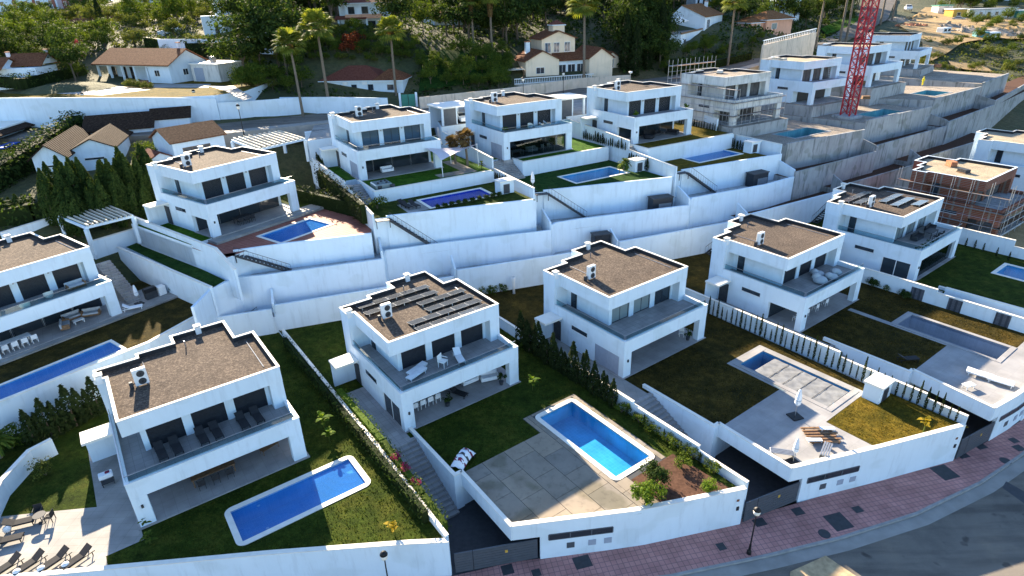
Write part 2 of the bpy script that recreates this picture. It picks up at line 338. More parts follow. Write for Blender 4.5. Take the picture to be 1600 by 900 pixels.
def clear(name, tint, base=.03, top=.45):
    """thin clear sheet: see-through face on, mirror-like at a slant"""
    mt, n, p = nodes_of(name); out = n.nodes['Material Output']
    t = n.nodes.new('ShaderNodeBsdfTransparent'); t.inputs[0].default_value = (*tint, 1)
    g = n.nodes.new('ShaderNodeBsdfGlossy'); g.inputs['Roughness'].default_value = .03
    lw = n.nodes.new('ShaderNodeLayerWeight'); lw.inputs[0].default_value = .5
    pw = n.nodes.new('ShaderNodeMath'); pw.operation = 'POWER'; pw.inputs[1].default_value = 4.0; n.links.new(lw.outputs['Facing'], pw.inputs[0])
    ma = n.nodes.new('ShaderNodeMath'); ma.operation = 'MULTIPLY_ADD'; ma.inputs[1].default_value = top; ma.inputs[2].default_value = base; n.links.new(pw.outputs[0], ma.inputs[0])
    mx = n.nodes.new('ShaderNodeMixShader'); n.links.new(ma.outputs[0], mx.inputs[0]); n.links.new(t.outputs[0], mx.inputs[1]); n.links.new(g.outputs[0], mx.inputs[2]); n.links.new(mx.outputs[0], out.inputs[0])
    return n, g, lw
clear('rail_glass', (.72, .84, .86))
def water(name, tint, body=None):
    n, g, fr = clear(name, tint)
    if body:   # a little suspended matter scatters light back
        mx0 = [q for q in n.nodes if q.type == 'MIX_SHADER'][0]; df = n.nodes.new('ShaderNodeBsdfDiffuse'); df.inputs[0].default_value = (*body, 1); m2 = n.nodes.new('ShaderNodeMixShader'); m2.inputs[0].default_value = .45; src = mx0.inputs[1].links[0].from_socket; n.links.new(src, m2.inputs[1]); n.links.new(df.outputs[0], m2.inputs[2]); n.links.new(m2.outputs[0], mx0.inputs[1])
    v = coords(n, kind='World'); k = n.nodes.new('ShaderNodeBump'); k.inputs['Strength'].default_value = .3; k.inputs['Distance'].default_value = .04
    n.links.new(noise(n, v, 3.5, 4), k.inputs['Height']); n.links.new(k.outputs[0], g.inputs['Normal']); n.links.new(k.outputs[0], fr.inputs['Normal'])
water('water', (.62, .92, 1.0)); water('water_blue', (.55, .84, 1.0), (.045, .22, .58)); water('water_deep', (.45, .62, .95)); water('water_pale', (.75, .93, 1.0)); water('water_grey', (.72, .78, .86))
def solar():
    mt, n, p = nodes_of('solar_cell'); v = coords(n); t = n.nodes.new('ShaderNodeTexBrick'); t.offset = 0
    t.inputs['Brick Width'].default_value = .16; t.inputs['Row Height'].default_value = .16; t.inputs['Mortar Size'].default_value = .008; t.inputs['Scale'].default_value = 1
    t.inputs['Color1'].default_value = (.028, .032, .040, 1); t.inputs['Color2'].default_value = (.034, .038, .046, 1); t.inputs['Mortar'].default_value = (.12, .12, .12, 1)
    n.links.new(v, t.inputs[0]); n.links.new(t.outputs[0], p.inputs['Base Color']); p.inputs['Roughness'].default_value = .12; p.inputs['Specular IOR Level'].default_value = .35
solar()
# ------------------------------------------------------------------ terrain
def road_y(x):
    pts = [(-260, 70), (-88, 104), (-50, 101), (-33, 108), (-11, 117), (10, 125), (40, 139), (67, 165), (109, 212), (160, 262), (260, 330)]
    for (a, b), (c, d) in zip(pts, pts[1:]):
        if x <= c: return b + (d - b) * (x - a) / (c - a)
    return pts[-1][1]
CT = []
for x in range(-90, 70, 16): CT.append((x, road_y(x), 16.9)); CT.append((x, road_y(x) + 5, 17.1))
for x, z in ((67, 19.2), (88, 19.8), (109, 20.4), (160, 22), (210, 24)): CT.append((x, road_y(x), z))
CT += [(-140, 92, 17), (-200, 85, 18)]
for px, py, y in ((250, 150, 118), (340, 150, 118), (150, 150, 118), (265, 128, 135), (160, 124, 135), (320, 128, 135), (60, 140, 117), (400, 150, 117), (30, 110, 138), (100, 90, 152), (100, 40, 200), (250, 30, 240), (250, 15, 290), (30, 14, 330), (420, 60, 150), (420, 10, 230),
                  (600, 149, 126), (500, 149, 124), (560, 52, 145), (600, 8, 220), (750, 95, 138), (710, 42, 165), (800, 5, 240), (900, 125, 137), (820, 128, 135), (960, 62, 158), (1000, 5, 240), (1080, 75, 160), (1080, 8, 230), (1200, 52, 178), (1250, 12, 260),
                  (1370, 20, 270), (1520, 70, 200), (1500, 35, 250), (1600, 100, 180), (1560, 110, 180), (1480, 100, 185), (1590, 20, 300), (1450, 8, 320)):
    p = WY(px, py, y); CT.append((p.x, p.y, p.z))
for x in range(-500, 701, 150): CT.append((x, 560, 64)); CT.append((x, 820, 95))
for x in range(-30, 46, 15): CT += [(x, 30, -.6), (x, 60, -.4), (x, 84, 1.0)]
for x in range(60, 141, 20): CT += [(x, 40, -.6), (x, 80, 1.5), (x, 105, 4.0)]
CT += [(90, 140, 9), (120, 150, 11), (150, 160, 11), (120, 110, 5), (180, 120, 4), (45, 118, 9), (20, 108, 9), (0, 101, 9), (-20, 93, 8), (-38, 84, 8)]
CT += [(-55, 70, 10.5), (-70, 78, 13.6), (-60, 90, 14.6), (-50, 85, 14.0), (-72, 90, 15), (-62, 80, 14.0), (-85, 75, 13.2), (-95, 80, 14), (-120, 60, 9), (-90, 50, 6), (-70, 40, 4), (-45, 30, .5), (-60, 15, -.4), (-120, 20, 1), (0, 0, -.6), (50, 0, -.6), (-50, -40, -.6), (60, -60, -.6), (-200, -60, -.6), (250, -60, -.6), (250, 60, -.5), (-300, 40, 8), (300, 200, 14), (420, 300, 30), (-400, 200, 30)]
CT = np.array(CT, float); CT[:, :2] += np.random.RandomState(1).rand(len(CT), 2) * .05
_d = np.hypot(CT[:, None, 0] - CT[None, :, 0], CT[:, None, 1] - CT[None, :, 1]); NCT = len(CT)
_A = np.zeros((NCT + 3, NCT + 3)); _A[:NCT, :NCT] = np.sqrt(_d ** 2 + 9.0); _A[:NCT, NCT] = 1; _A[:NCT, NCT + 1:] = CT[:, :2]; _A[NCT, :NCT] = 1; _A[NCT + 1:, :NCT] = CT[:, :2].T
_w = np.linalg.solve(_A, np.concatenate([CT[:, 2], [0, 0, 0]]))
def terr(x, y):
    return float(_w[:NCT] @ np.sqrt((CT[:, 0] - x) ** 2 + (CT[:, 1] - y) ** 2 + 9.0) + _w[NCT] + _w[NCT + 1] * x + _w[NCT + 2] * y)
def hit(px, py, y0=60, y1=600):
    """where the pixel ray meets the hillside"""
    y = y0; step = 2.0
    while y < y1:
        p = WY(px, py, y)
        if p.z <= terr(p.x, p.y): break
        y += step
    return Vector((p.x, p.y, terr(p.x, p.y)))
xs = sorted(set([-520, -440, -380, -320, -270, -230] + list(range(-200, 221, 6)) + [240, 270, 310, 360, 420, 500, 600, 720]))
ys = sorted(set([-90, -60, -30, -10] + list(range(6, 260, 6)) + [275, 295, 320, 350, 390, 440, 500, 560, 640, 730, 820]))
vs, fs = [], []
for y in ys:
    for x in xs: vs.append((x, y, terr(x, y)))
nx = len(xs)
for j in range(len(ys) - 1):
    for i in range(nx - 1): fs.append((j * nx + i, j * nx + i + 1, (j + 1) * nx + i + 1, (j + 1) * nx + i))
tb = MB(); tb.add(vs, fs)
def ground_mat():
    mt, n, p = nodes_of('ground'); v = coords(n, kind='World')
    a = ramp(n, noise(n, v, .05, 6, .65), [(.3, (.026, .038, .011)), (.5, (.055, .064, .020)), (.72, (.13, .105, .05))])
    f = ramp(n, noise(n, v, 1.2, 5, .7), [(.3, (.5, .55, .45)), (.7, (1.25, 1.2, 1.1))])
    n.links.new(mixc(n, 1.0, a, f, 'MULTIPLY'), p.inputs['Base Color']); p.inputs['Roughness'].default_value = .95; bump(n, p, noise(n, v, 1.2, 5, .7), .8, .4)
ground_mat()
struct(tb.build('ground', 'ground', smooth=True))

# ------------------------------------------------------------------ street
kerb = [(-90, 19), (-70, 21), (-35, 24.4), (-10, 26.3), (0, 27.2), (10, 28.4), (17.1, 29.8), (22.8, 31.1), (29.5, 33.1), (36.3, 36.0), (41.7, 38.9), (50, 43.8), (62, 52), (80, 66)]
inner = [(80, 73), (62, 59.5), (52, 50.5), (44, 43.2), (36.2, 39.0), (16.4, 33.1), (-4.4, 29.6), (-30, 28.2), (-70, 26), (-90, 24.5)]
struct(MB().prism(kerb + inner, -.5, 0.0).build('pavement', ['kerb', 'pavement']))
def off_line(pts, d):
    out = []
    for i in range(len(pts)):
        a = Vector(pts[max(0, i - 1)]); b = Vector(pts[min(len(pts) - 1, i + 1)]); t = (b - a).normalized(); out.append((pts[i][0] + t.y * d, pts[i][1] - t.x * d))
    return out
k1 = off_line(kerb, .02); k2 = off_line(kerb, .95); k3 = off_line(kerb, 7.6); k4 = off_line(kerb, -.18)
def ribbon(a, b, z, th=.3):
    return MB().prism(a + b[::-1], z - th, z)
struct(ribbon(k1, k2, -.126).build('gutter', ['gutter', 'gutter'])); struct(ribbon(k2, k3, -.13).build('road', ['asphalt', 'asphalt']))
kb = struct(ribbon(k4, kerb, .004, .3).build('kerb', ['kerb', 'kerb'])); kr_ = random.Random(2)
for a, b, c, d in zip(kerb[2:-1], kerb[3:], k4[2:-1], k4[3:]):   # kerb stones one by one
    L = math.hypot(b[0] - a[0], b[1] - a[1]); m_ = max(1, round(L / 1.0))
    for i in range(m_):
        f0, f1 = (i + .012) / m_, (i + .988) / m_; e = kr_.uniform(-.006, .008); q = [(a[0] + (b[0] - a[0]) * f, a[1] + (b[1] - a[1]) * f) for f in (f0, f1)]; w_ = [(c[0] + (d[0] - c[0]) * f, c[1] + (d[1] - c[1]) * f) for f in (f1, f0)]
        t_ = Vector((b[0] - a[0], b[1] - a[1])).normalized() ; o_ = (t_.y * .015, -t_.x * .015); q = [(p[0] + o_[0], p[1] + o_[1]) for p in q]
        MB().prism(q + w_, -.2, .016 + e).build('kerb_stone', ['kerb', 'kerb'], kb)
struct(ribbon(k3, off_line(kerb, 16), -.10).build('verge', ['sand', 'sand']))
for lab, pts in (('pale sandy concrete apron on the near side of the road', [(1235, 893), (1290, 868), (1345, 905), (1330, 960), (1230, 960)]),):
    struct(MB().prism([W(x, y, -.05) for x, y in pts], -.2, -.05).build('apron', ['sand', 'sand']), lab)
struct(MB().sheet([W(x, y, -.122) for x, y in ((1572, 752), (1640, 790), (1640, 815), (1566, 762))], -.122).build('road_patch', 'charcoal'))
for i, (px, py, sx, sy, nm) in enumerate(((1310, 815, .75, .75, 'big square drain cover'), (1476, 738, .75, .75, 'big square drain cover'), (1247, 799, .4, .35, 'small drain cover'), (1340, 796, .35, .3, 'small drain cover'), (1504, 711, .45, .35, 'small drain cover'), (1532, 697, .45, .35, 'small drain cover'), (1584, 688, .35, .3, 'small drain cover'), (1592, 700, .4, .35, 'small drain cover'), (910, 878, .6, .5, 'wide drain cover'), (793, 890, .4, .4, 'small drain cover'), (838, 895, .3, .3, 'small drain cover'), (1127, 854, .3, .3, 'small drain cover'), (1187, 816, .45, .35, 'small drain cover'))):
    p = W(px, py, 0); o = MB().bbox(-sx, -sy, 0, sx, sy, .012, .006).build('drain_cover', 'charcoal'); o.location = (p.x, p.y, 0.0); o.rotation_euler.z = .25
    tag(o, 'dark %s set flat in the pink street pavement' % nm, 'drain cover', nm + 's in the pavement')
for i, (px, py) in enumerate(((1288, 834), (1571, 720))):
    p = W(px, py, 0); o = MB().lathe((0, 0, 0), [(.42, 0), (.42, .01), (.38, .014)], 20).build('manhole_cover', 'charcoal'); o.location = (p.x, p.y, 0)
    tag(o, ['round dark manhole cover by the kerb left of the road bend', 'round dark manhole cover by the kerb near the right end of pavement'][i], 'manhole')

# ------------------------------------------------------------------ terraces
W1 = [(-40, 54.0), (-33.0, 56.6), (-25.2, 58.9), (-15.2, 62.0), (-5.5, 65.3), (4.1, 68.0), (14.3, 71.4), (24.0, 74.9), (34.3, 79), (42.2, 83.1), (47, 86.1), (58, 92.8), (75, 103), (95, 116)]
W1TOP = {'E': 5.8, 'D': 6.2, 'C': 6.9, 'B': 7.4, 'A': 8.0, 'O': 8.8, 'P': 9.6}
def w1_at(v, u):
    for a, b in zip(W1, W1[1:]):
        p = cut(v, u, a, b)
        if a[0] - 1e-6 <= p.x <= b[0] + 1e-6: return p
    return cut(v, u, W1[-2], W1[-1])
def xy(*ps): return [(p[0], p[1]) for p in ps]
LB = {'D': -2.9, 'C': -2.9, 'B': -2.9, 'A': -2.7, 'O': -2.9, 'P': -2.9}
FRONT = {'E': [(-46, 26.0), (-31.8, 27.4), (-25.3, 27.9), (-16.4, 28.6), (-7.3, 29.1), (-4.7, 29.15)], 'D': [(-.5, 29.95), (8.3, 31.0), (16.2, 32.7)], 'C': [(20.2, 34.4), (28.0, 36.4), (35.8, 38.6)], 'B': [(39.3, 40.3), (43.3, 42.4), (50, 46.5), (56, 50.3)], 'A': [(59, 52.4), (72, 62)]}
def pool_rect(v, u0, v0, u1, v1, r=0.0):
    pts = []
    if r:
        for cx, cy, a0 in ((u0 + r, v0 + r, 180), (u1 - r, v0 + r, 270), (u1 - r, v1 - r, 0), (u0 + r, v1 - r, 90)):
            for k in range(5): t = R(a0 + k * 22.5); pts.append(U(v, cx + r * math.cos(t), cy + r * math.sin(t)))
    else: pts = [U(v, u0, v0), U(v, u1, v0), U(v, u1, v1), U(v, u0, v1)]
    return xy(*pts)
POOL = {'D': (9.95, -14.4, 13.6, -5.35, .0), 'E': (5.35, -5.6, 14.25, -2.25, .0), 'C': (10.35, -13.9, 14.1, -5.3, 0), 'B': (9.25, -14.2, 12.6, -5.4, 0), 'A': (9.9, -14.4, 13.7, -5.1, 0),
        'G': (3.75, -7.2, 10.7, -3.2, 0), 'H': (4.85, -11.5, 13.3, -7.9, 0), 'I': (5.5, -9.7, 14.3, -5.9, 0), 'J': (6.3, -7.3, 15.0, -3.5, 0), 'F': (-3.0, -7.6, 8.3, -4.9, 0),
        'K': (7.8, -6.2, 16.6, -2.2, 0), 'L': (7.4, -8.0, 16.4, -4.4, 0), 'M': (12.4, -7.0, 19.4, -2.6, 0)}
PZ = {'D': 3.07, 'E': 2.83, 'C': 3.27, 'B': 3.53, 'A': 4.2, 'G': 11.26, 'H': 12.75, 'I': 12.58, 'J': 13.0, 'F': 5.95, 'K': 14.0, 'L': 14.6, 'M': 15.6}
HOLE = {k: pool_rect(k, *POOL[k][:4]) for k in POOL}
def plot(name, pts, z0, z1, mat, side='stucco', holes=()):
    return struct(MB().prism(pts, z0, z1, holes).build(name, [side, mat]))
# front row: lawns stand 3 m above the street; the strip by each gate is a sunken court with a garage beside it
def front_plot(v, nxt, mat):
    z = PZ[v]; f = FRONT[v]; lb = LB[v]; g = 6.5
    fg = cut(v, g, f[0], f[1]); nb = cut(nxt, LB[nxt], f[-2], f[-1]) if v != 'A' else Vector((72, 62, 0))
    tl = {'D': -.9, 'C': -3.0, 'B': -3.2, 'A': -3.4}[v]; tr = {'D': -7.1, 'C': -9.7, 'B': -10.3, 'A': -10.5}[v]
    mid = [p for p in f[1:-1] if p[0] > fg.x]
    pts = xy(w1_at(v, lb), U(v, lb, tl), U(v, .5, tl), U(v, .5, tr), U(v, g, tr), fg) + mid + xy(f[-1]) + xy(w1_at(nxt, LB[nxt]))
    back = [(p[0] - 1.2, p[1] + 2.0) for p in W1 if w1_at(v, lb).x < p[0] < w1_at(nxt, LB[nxt]).x]
    plot('lawn', pts, -.4, z, mat, 'stucco', [HOLE[v]])
    slab = xy(U(v, 1.1, tr), U(v, g, tr), fg, f[0])
    plot('garage_roof', slab, z - .95, z, mat)
    struct(MB().sheet(slab, z - .96).build('garage_ceiling', 'greywall'))
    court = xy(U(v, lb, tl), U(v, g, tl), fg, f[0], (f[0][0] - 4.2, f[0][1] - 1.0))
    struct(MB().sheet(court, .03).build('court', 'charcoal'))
    return tl, tr, fg
FP = {}
for v, nxt, mt in (('D', 'C', 'lawn'), ('C', 'B', 'lawn_dry'), ('B', 'A', 'lawn_dry'), ('A', 'O', 'lawn')): FP[v] = front_plot(v, nxt, mt)
plot('lawn', [(-52, 25.6)] + FRONT['E'] + xy(w1_at('D', -2.9), W1[1], (-36, 52), (-52, 36)), -.4, PZ['E'], 'lawn', 'stucco', [HOLE['E']])
for v, nx, z in (('O', 'P', 4.7), ('P', None, 5.8)):
    r = xy(w1_at(nx, LB[nx]), U(nx, LB[nx], -20)) if nx else [(98, 118), (110, 90)]
    plot('bare_plot', xy(w1_at(v, LB[v]), U(v, LB[v], -20)) + r[::-1], -.4, z, 'dirt', 'concrete')
# strips between the long retaining walls
def strip(name, a, b, z, back=7.0, mat='greywall', side='stucco'):
    a = Vector(a[:2]); b = Vector(b[:2]); d = (b - a).normalized(); n = Vector((-d.y, d.x)) * back
    plot(name, [a, b, b + n, a + n], z - 6, z, mat, side)
bnd = [('E', Vector((-33, 56.6, 0)), w1_at('D', -2.9))] + [(v, w1_at(v, LB[v]), w1_at(n, LB[n])) for v, n in (('D', 'C'), ('C', 'B'), ('B', 'A'), ('A', 'O'), ('O', 'P'))] + [('P', w1_at('P', -2.9), Vector((95, 116, 0)))]
for v, a, b in bnd: strip('service_strip', a, b, W1TOP[v] - 1.0, 6.0, 'greywall' if v in 'EDCB' else 'soil', 'stucco' if v in 'EDCBA' else 'concrete')
W2 = {'G': [W(300, 480, 8.9), W(330, 450, 8.9), W(370, 433, 8.9), W(413, 429, 8.9), W(598, 404, 8.9)], 'H': [W(601, 391, 9.3), W(666, 382, 9.3), W(861, 359, 9.3)], 'I': [W(867, 347.6, 9.9), W(902, 342, 9.9), W(1077, 320, 9.9)], 'J': [W(1080, 309, 10.6), W(1196, 288, 10.6), W(1242, 275, 10.6)],
      'K': [W(1243, 268.5, 11.3), W(1369, 236, 11.3)], 'L': [W(1371.6, 226.5, 12.0), W(1480.5, 196, 12.0)], 'M': [W(1482, 190, 12.8), W(1553, 163.5, 12.8)], 'N': [W(1558, 155.6, 13.6), W(1600, 132, 13.6), W(1660, 108, 13.6)]}
S2 = {'G': 8.45, 'H': 8.3, 'I': 8.7, 'J': 9.4, 'K': 10.2, 'L': 10.9, 'M': 11.7, 'N': 12.4}
for v in W2: strip('service_strip', W2[v][0] if v != 'G' else W2[v][2], W2[v][-1], S2[v], 6.5, 'greywall' if v in 'GHIJ' else 'soil', 'stucco' if v in 'GHIJ' else 'concrete')
W3 = {'G': [W(364, 391, 11.45), W(450, 379, 11.45), W(580, 364, 11.45)], 'H': [W(603, 337, 12.95), W(833, 311, 12.95)], 'I': [W(849, 297, 12.8), W(1050, 276, 12.8)], 'J': [W(1065, 265, 13.2), W(1221, 240, 13.2)],
      'K': [W(1230, 224, 14.4), W(1351, 202, 14.4)], 'L': [W(1353, 188, 15.1), W(1456, 166, 15.1)], 'M': [W(1459.5, 154, 15.9), W(1533, 135, 15.9)], 'N': [W(1536, 129, 16.6), W(1576, 114, 16.6)]}
# upper row: pool terraces, then villa gardens, then the road level behind
def upper(v, u0, u1, w4, mat_pool, mat_gard, gu0, gu1):
    a, b = W3[v][0], W3[v][-1]
    l = cut(v, u0, a, b); r_ = cut(v, u1, a, b); z = PZ[v]
    plot('pool_terrace', xy(l, r_, U(v, u1, 6), U(v, u0, 6)), z - 7, z, mat_pool, 'stucco', [HOLE[v]] if v in HOLE else ())
    plot('garden_terrace', xy(U(v, gu0, w4), U(v, gu1, w4), U(v, gu1, 16), U(v, gu0, 16)), z - 2, VIL[v][2] - .08, mat_gard, 'stucco')
    if gu0 > u0 + .3: plot('side_path', xy(U(v, u0, 1.5), U(v, gu0, 1.5), U(v, gu0, 16), U(v, u0, 16)), z - 2, VIL[v][2] - .085, mat_gard, 'stucco')
upper('H', -2.5, 16.6, -6.0, 'lawn', 'lawn_bright', -.2, 16.6)
upper('I', -2.4, 16.9, -2.5, 'turf', 'lawn_bright', 1.5, 16.9)
upper('J', -1.3, 17.2, -3.8, 'lawn_gold', 'lawn_gold', -.5, 17.2)
for v, u1 in (('K', 17.5), ('L', 17.5), ('M', 18.0), ('N', 14.0)):
    a, b = W3[v][0], W3[v][-1]; z = PZ.get(v, 16.3)
    plot('pool_terrace', xy(a, b, U(v, u1 + 3, 8), U(v, -3, 8)), z - 8, z, 'rubble', 'concrete', [HOLE[v]] if v in HOLE else ())
    plot('garden_terrace', xy(U(v, -1, -1.3), U(v, 12.4, -1.3), U(v, 12.4, 15), U(v, -1, 15)), z - 2, VIL[v][2] - .08, 'rubble', 'concrete')
# G: red tiled pool court, lawn strip left and behind
gw = W3['G']
plot('pool_court', xy(cut('G', .6, gw[0], gw[1]), gw[1], gw[2], U('G', 15.0, -9.6), U('G', 15.5, 13), U('G', -2.6, 13), U('G', -2.6, -1.2), U('G', -2.2, -6.0)), 4, PZ['G'], 'red_tile', 'stucco', [HOLE['G']])
plot('garden_terrace', xy(U('G', -2.6, .2), U('G', 0, .2), U('G', 0, 14), U('G', -2.6, 14)), 9, 11.6, 'lawn_bright')
plot('garden_terrace', xy(U('G', 12.6, .6), U('G', 15.5, .6), U('G', 15.5, 14), U('G', 12.6, 14)), 9, 11.5, 'lawn')
# F: lawn with long pool, paved side, strip of turf below the next plot
plot('lawn', [(-78, 8), (-43.0, 42.2), (-35.3, 51.6), (-33.4, 56.1), (-32.2, 58.5)] + xy(W(184, 400, 6.2), U('F', 12.5, 14), U('F', -20, 14), U('F', -26, -9)), 1.0, PZ['F'], 'lawn_dry', 'stucco', [HOLE['F']])
plot('turf_strip', xy(W(197, 386, 8.9), W(332, 450, 8.9), W(352, 438, 8.9), W(222, 376, 8.9)), 4, 8.9, 'turf')
plot('upper_court', xy(W(139, 378, 10.6), W(214, 356, 10.6), U('F', 19.5, 14), U('F', 16, 30), U('F', -8, 30), U('F', -8, 15.5), U('F', 12.2, 14.5)), 5, 9.7, 'timber', 'stucco')
# road level slabs behind the upper villas and the upper road itself
def ribbon3(pts, w, th, mats, name):
    mb = MB(); L, Rr = [], []
    for i, p in enumerate(pts):
        a = Vector(pts[max(0, i - 1)]); b = Vector(pts[min(len(pts) - 1, i + 1)]); t = b - a; t.z = 0; t.normalize(); n = Vector((-t.y, t.x, 0)) * w / 2
        L.append(Vector(p) + n); Rr.append(Vector(p) - n)
    for i in range(len(pts) - 1):
        a, b, c, d = Rr[i], Rr[i + 1], L[i + 1], L[i]; dn = Vector((0, 0, -th))
        mb.quad(a, b, c, d); mb.quad(a + dn, b + dn, b, a); mb.quad(d, c, c + dn, d + dn)
    return struct(mb.build(name, mats))
UR = [(-260, 69, 18.3), (-140, 91, 17.6), (-88, 103, 17.4), (-62, 101.5, 17.4), (-48, 102, 17.4), (-33, 109, 17.4), (-11, 118, 17.5), (10, 126, 17.7), (40, 141, 18.3), (67, 167, 19.6), (88, 190, 20.4), (109, 214, 21.0), (160, 265, 22.6), (210, 310, 25)]
ribbon3([Vector(p) for p in UR], 8.5, 2.5, 'asphalt', 'road')
ribbon3([Vector((p[0] + 2.2, p[1] - 5.0, p[2] + .1)) for p in UR[4:10]], 2.4, 2.5, 'gutter', 'pavement')
for v, u0, u1 in (('H', -2.5, 16.6), ('I', -2.4, 16.9), ('J', -1.3, 17.2), ('K', -2, 17.5)):
    plot('parking_court', xy(U(v, u0, 15.2), U(v, u1, 15.2), U(v, u1 + 5, 30), U(v, u0 + 5, 30)), 10, 17.3 if v != 'K' else 18.0, 'stone_tile')
plot('parking_court', xy(U('G', 7.0, 14.6), U('G', 15.5, 14.6), U('G', 17.5, 24), U('G', 7.0, 24)), 8, 14.4, 'stone_tile')

# paths, decks and paving sheets
def paving(name, pts, z, mat, holes=()): return struct(MB().sheet(pts, z, holes).build(name, mat))
paving('path', xy(U('D', -2.6, -.9), U('D', 0, -.9), U('D', 0, 8.4), U('D', -2.6, 8.4)), PZ['D'] + .006, 'terrace_tile')
paving('path', xy(U('C', -2.6, -3.0), U('C', 0, -3.0), U('C', 0, 11), U('C', -2.6, 11)), PZ['C'] + .006, 'stone_tile')
paving('path', xy(U('B', -2.6, -3.2), U('B', 0, -3.2), U('B', 0, 11), U('B', -2.6, 11)), PZ['B'] + .006, 'stone_tile')
paving('path', xy(U('A', -2.4, -3.2), U('A', 0, -3.2), U('A', 0, 11), U('A', -2.4, 11)), PZ['A'] + .006, 'stone_tile')
dk_ = paving('concrete_deck', xy(U('D', 1.35, -7.0), U('D', 8.7, -7.0), U('D', 8.7, -4.6), U('D', 14.5, -4.6), U('D', 14.5, -15.3), U('D', 10.6, -15.3)) + xy(cut('D', 10.6, FRONT['D'][1], FRONT['D'][2]), FRONT['D'][1], (0.0, 30.2)), PZ['D'] + .006, 'charcoal', [HOLE['D']])
def clip(poly, region):
    """part of a convex piece inside a convex outline (both counter-clockwise)"""
    out = poly
    for i in range(len(region)):
        a, b = region[i], region[(i + 1) % len(region)]; src, out = out, []
        for k in range(len(src)):
            p, q = src[k], src[(k + 1) % len(src)]; sp = (b[0] - a[0]) * (p[1] - a[1]) - (b[1] - a[1]) * (p[0] - a[0]); sq = (b[0] - a[0]) * (q[1] - a[1]) - (b[1] - a[1]) * (q[0] - a[0])
            if sp >= 0: out.append(p)
            if (sp >= 0) != (sq >= 0): t = sp / (sp - sq); out.append((p[0] + (q[0] - p[0]) * t, p[1] + (q[1] - p[1]) * t))
        if not out: return []
    return out
rs_ = random.Random(9)
for reg in ([(1.38, -7.0), (1.1, -13.7), (8.7, -17.9), (9.5, -18.2), (9.5, -7.0)], [(9.52, -14.85), (9.52, -18.2), (10.55, -18.6), (10.55, -14.85)], [(8.75, -6.98), (9.5, -6.98), (9.5, -4.65), (8.75, -4.65)], [(14.05, -15.2), (14.45, -15.2), (14.45, -4.65), (14.05, -4.65)], [(9.55, -4.9), (14.0, -4.9), (14.0, -4.65), (9.55, -4.65)]):
    reg = ccw(reg)
    for iu in range(8):
        for iv in range(7):
            u0 = .9 + iu * 2.05; v1 = -4.6 - iv * 2.5 - (1.1 if iu % 2 else 0) + 1.2; pc_ = clip([(u0 + .02, v1 - 2.47), (u0 + 2.03, v1 - 2.47), (u0 + 2.03, v1), (u0 + .02, v1)], reg)
            if len(pc_) > 2: MB().prism([U('D', *q)[:2] for q in pc_], PZ['D'], PZ['D'] + .03 + rs_.uniform(-.004, .006)).build('slab', ['deck_slab%d' % rs_.randrange(3)] * 2, dk_)
paving('planting_bed', xy(U('D', 10.6, -15.3), U('D', 15.2, -15.3), cut('D', 15.6, FRONT['D'][1], FRONT['D'][2]), cut('D', 10.6, FRONT['D'][1], FRONT['D'][2])), PZ['D'] + .03, 'soil')
paving('stone_deck', xy(U('C', 1.4, -9.9), U('C', 9.5, -9.9), U('C', 9.5, -4.4), U('C', 14.9, -4.4), U('C', 14.9, -14.8), U('C', 8.3, -14.8)) + xy(cut('C', 8.3, FRONT['C'][0], FRONT['C'][1]), (20.7, 34.7)), PZ['C'] + .006, 'pale_tile', [HOLE['C']])
paving('lawn', xy(U('C', 8.35, -14.85), U('C', 16.4, -14.85), cut('C', 16.4, FRONT['C'][1], FRONT['C'][2]), cut('C', 8.35, FRONT['C'][0], FRONT['C'][1])), PZ['C'] + .01, 'lawn_gold')
paving('stone_deck', xy(U('B', 1.4, -10.3), U('B', 8.5, -10.3), U('B', 8.5, -.6), U('B', 9.2, -.6), U('B', 9.2, -4.8), U('B', 13.1, -4.8), U('B', 13.1, -14.6), U('B', 15.2, -14.6)) + xy(cut('B', 15.2, FRONT['B'][1], FRONT['B'][2]), FRONT['B'][1], (39.8, 40.8)), PZ['B'] + .006, 'pale_tile', [HOLE['B']])
paving('stone_terrace', xy(*[W(x, y, PZ['E']) for x, y in ((-70, 815), (60, 801), (154, 792), (168, 884), (100, 893), (30, 900), (-70, 912))]), PZ['E'] + .006, 'stone_tile')
paving('path', xy(U('E', -2.3, -1.2), U('E', 0, -1.2), U('E', 0, 12), U('E', -2.3, 12)), PZ['E'] + .012, 'stone_tile'); paving('path', xy(*[W(x, y, PZ['E']) for x, y in ((153, 775), (225, 822), (200, 838), (168, 850), (164, 830))]), PZ['E'] + .018, 'stone_tile')
paving('path', xy(U('F', -6, -1.0), U('F', 17.5, -1.0), U('F', 17.5, .35), U('F', -6, .35)), PZ['F'] + .2, 'stone_tile'); 
struct(MB().prism(xy(U('F', -6, -.9), U('F', 17.5, -.9), U('F', 17.5, 4.5), U('F', -6, 4.5)), 5.0, PZ['F'] + .19).build('step_terrace', ['stone_tile', 'stone_tile']))
paving('path', xy(U('H', 9.2, -4.8), U('H', 14.8, -4.8), U('H', 14.8, 3.0), U('H', 13.0, 3.0), U('H', 13.0, -3.0), U('H', 9.2, -3.0)), VIL['H'][2] - .07, 'paver')
paving('pool_deck', xy(U('H', 1.7, -11.9), U('H', 4.4, -11.9), U('H', 4.4, -8.0), U('H', 1.7, -8.0)), PZ['H'] + .008, 'stone_tile')
paving('path', xy(U('G', -.6, -1.6), U('G', 15, -1.6), U('G', 15, .3), U('G', -.6, .3)), PZ['G'] + .28, 'stone_tile')
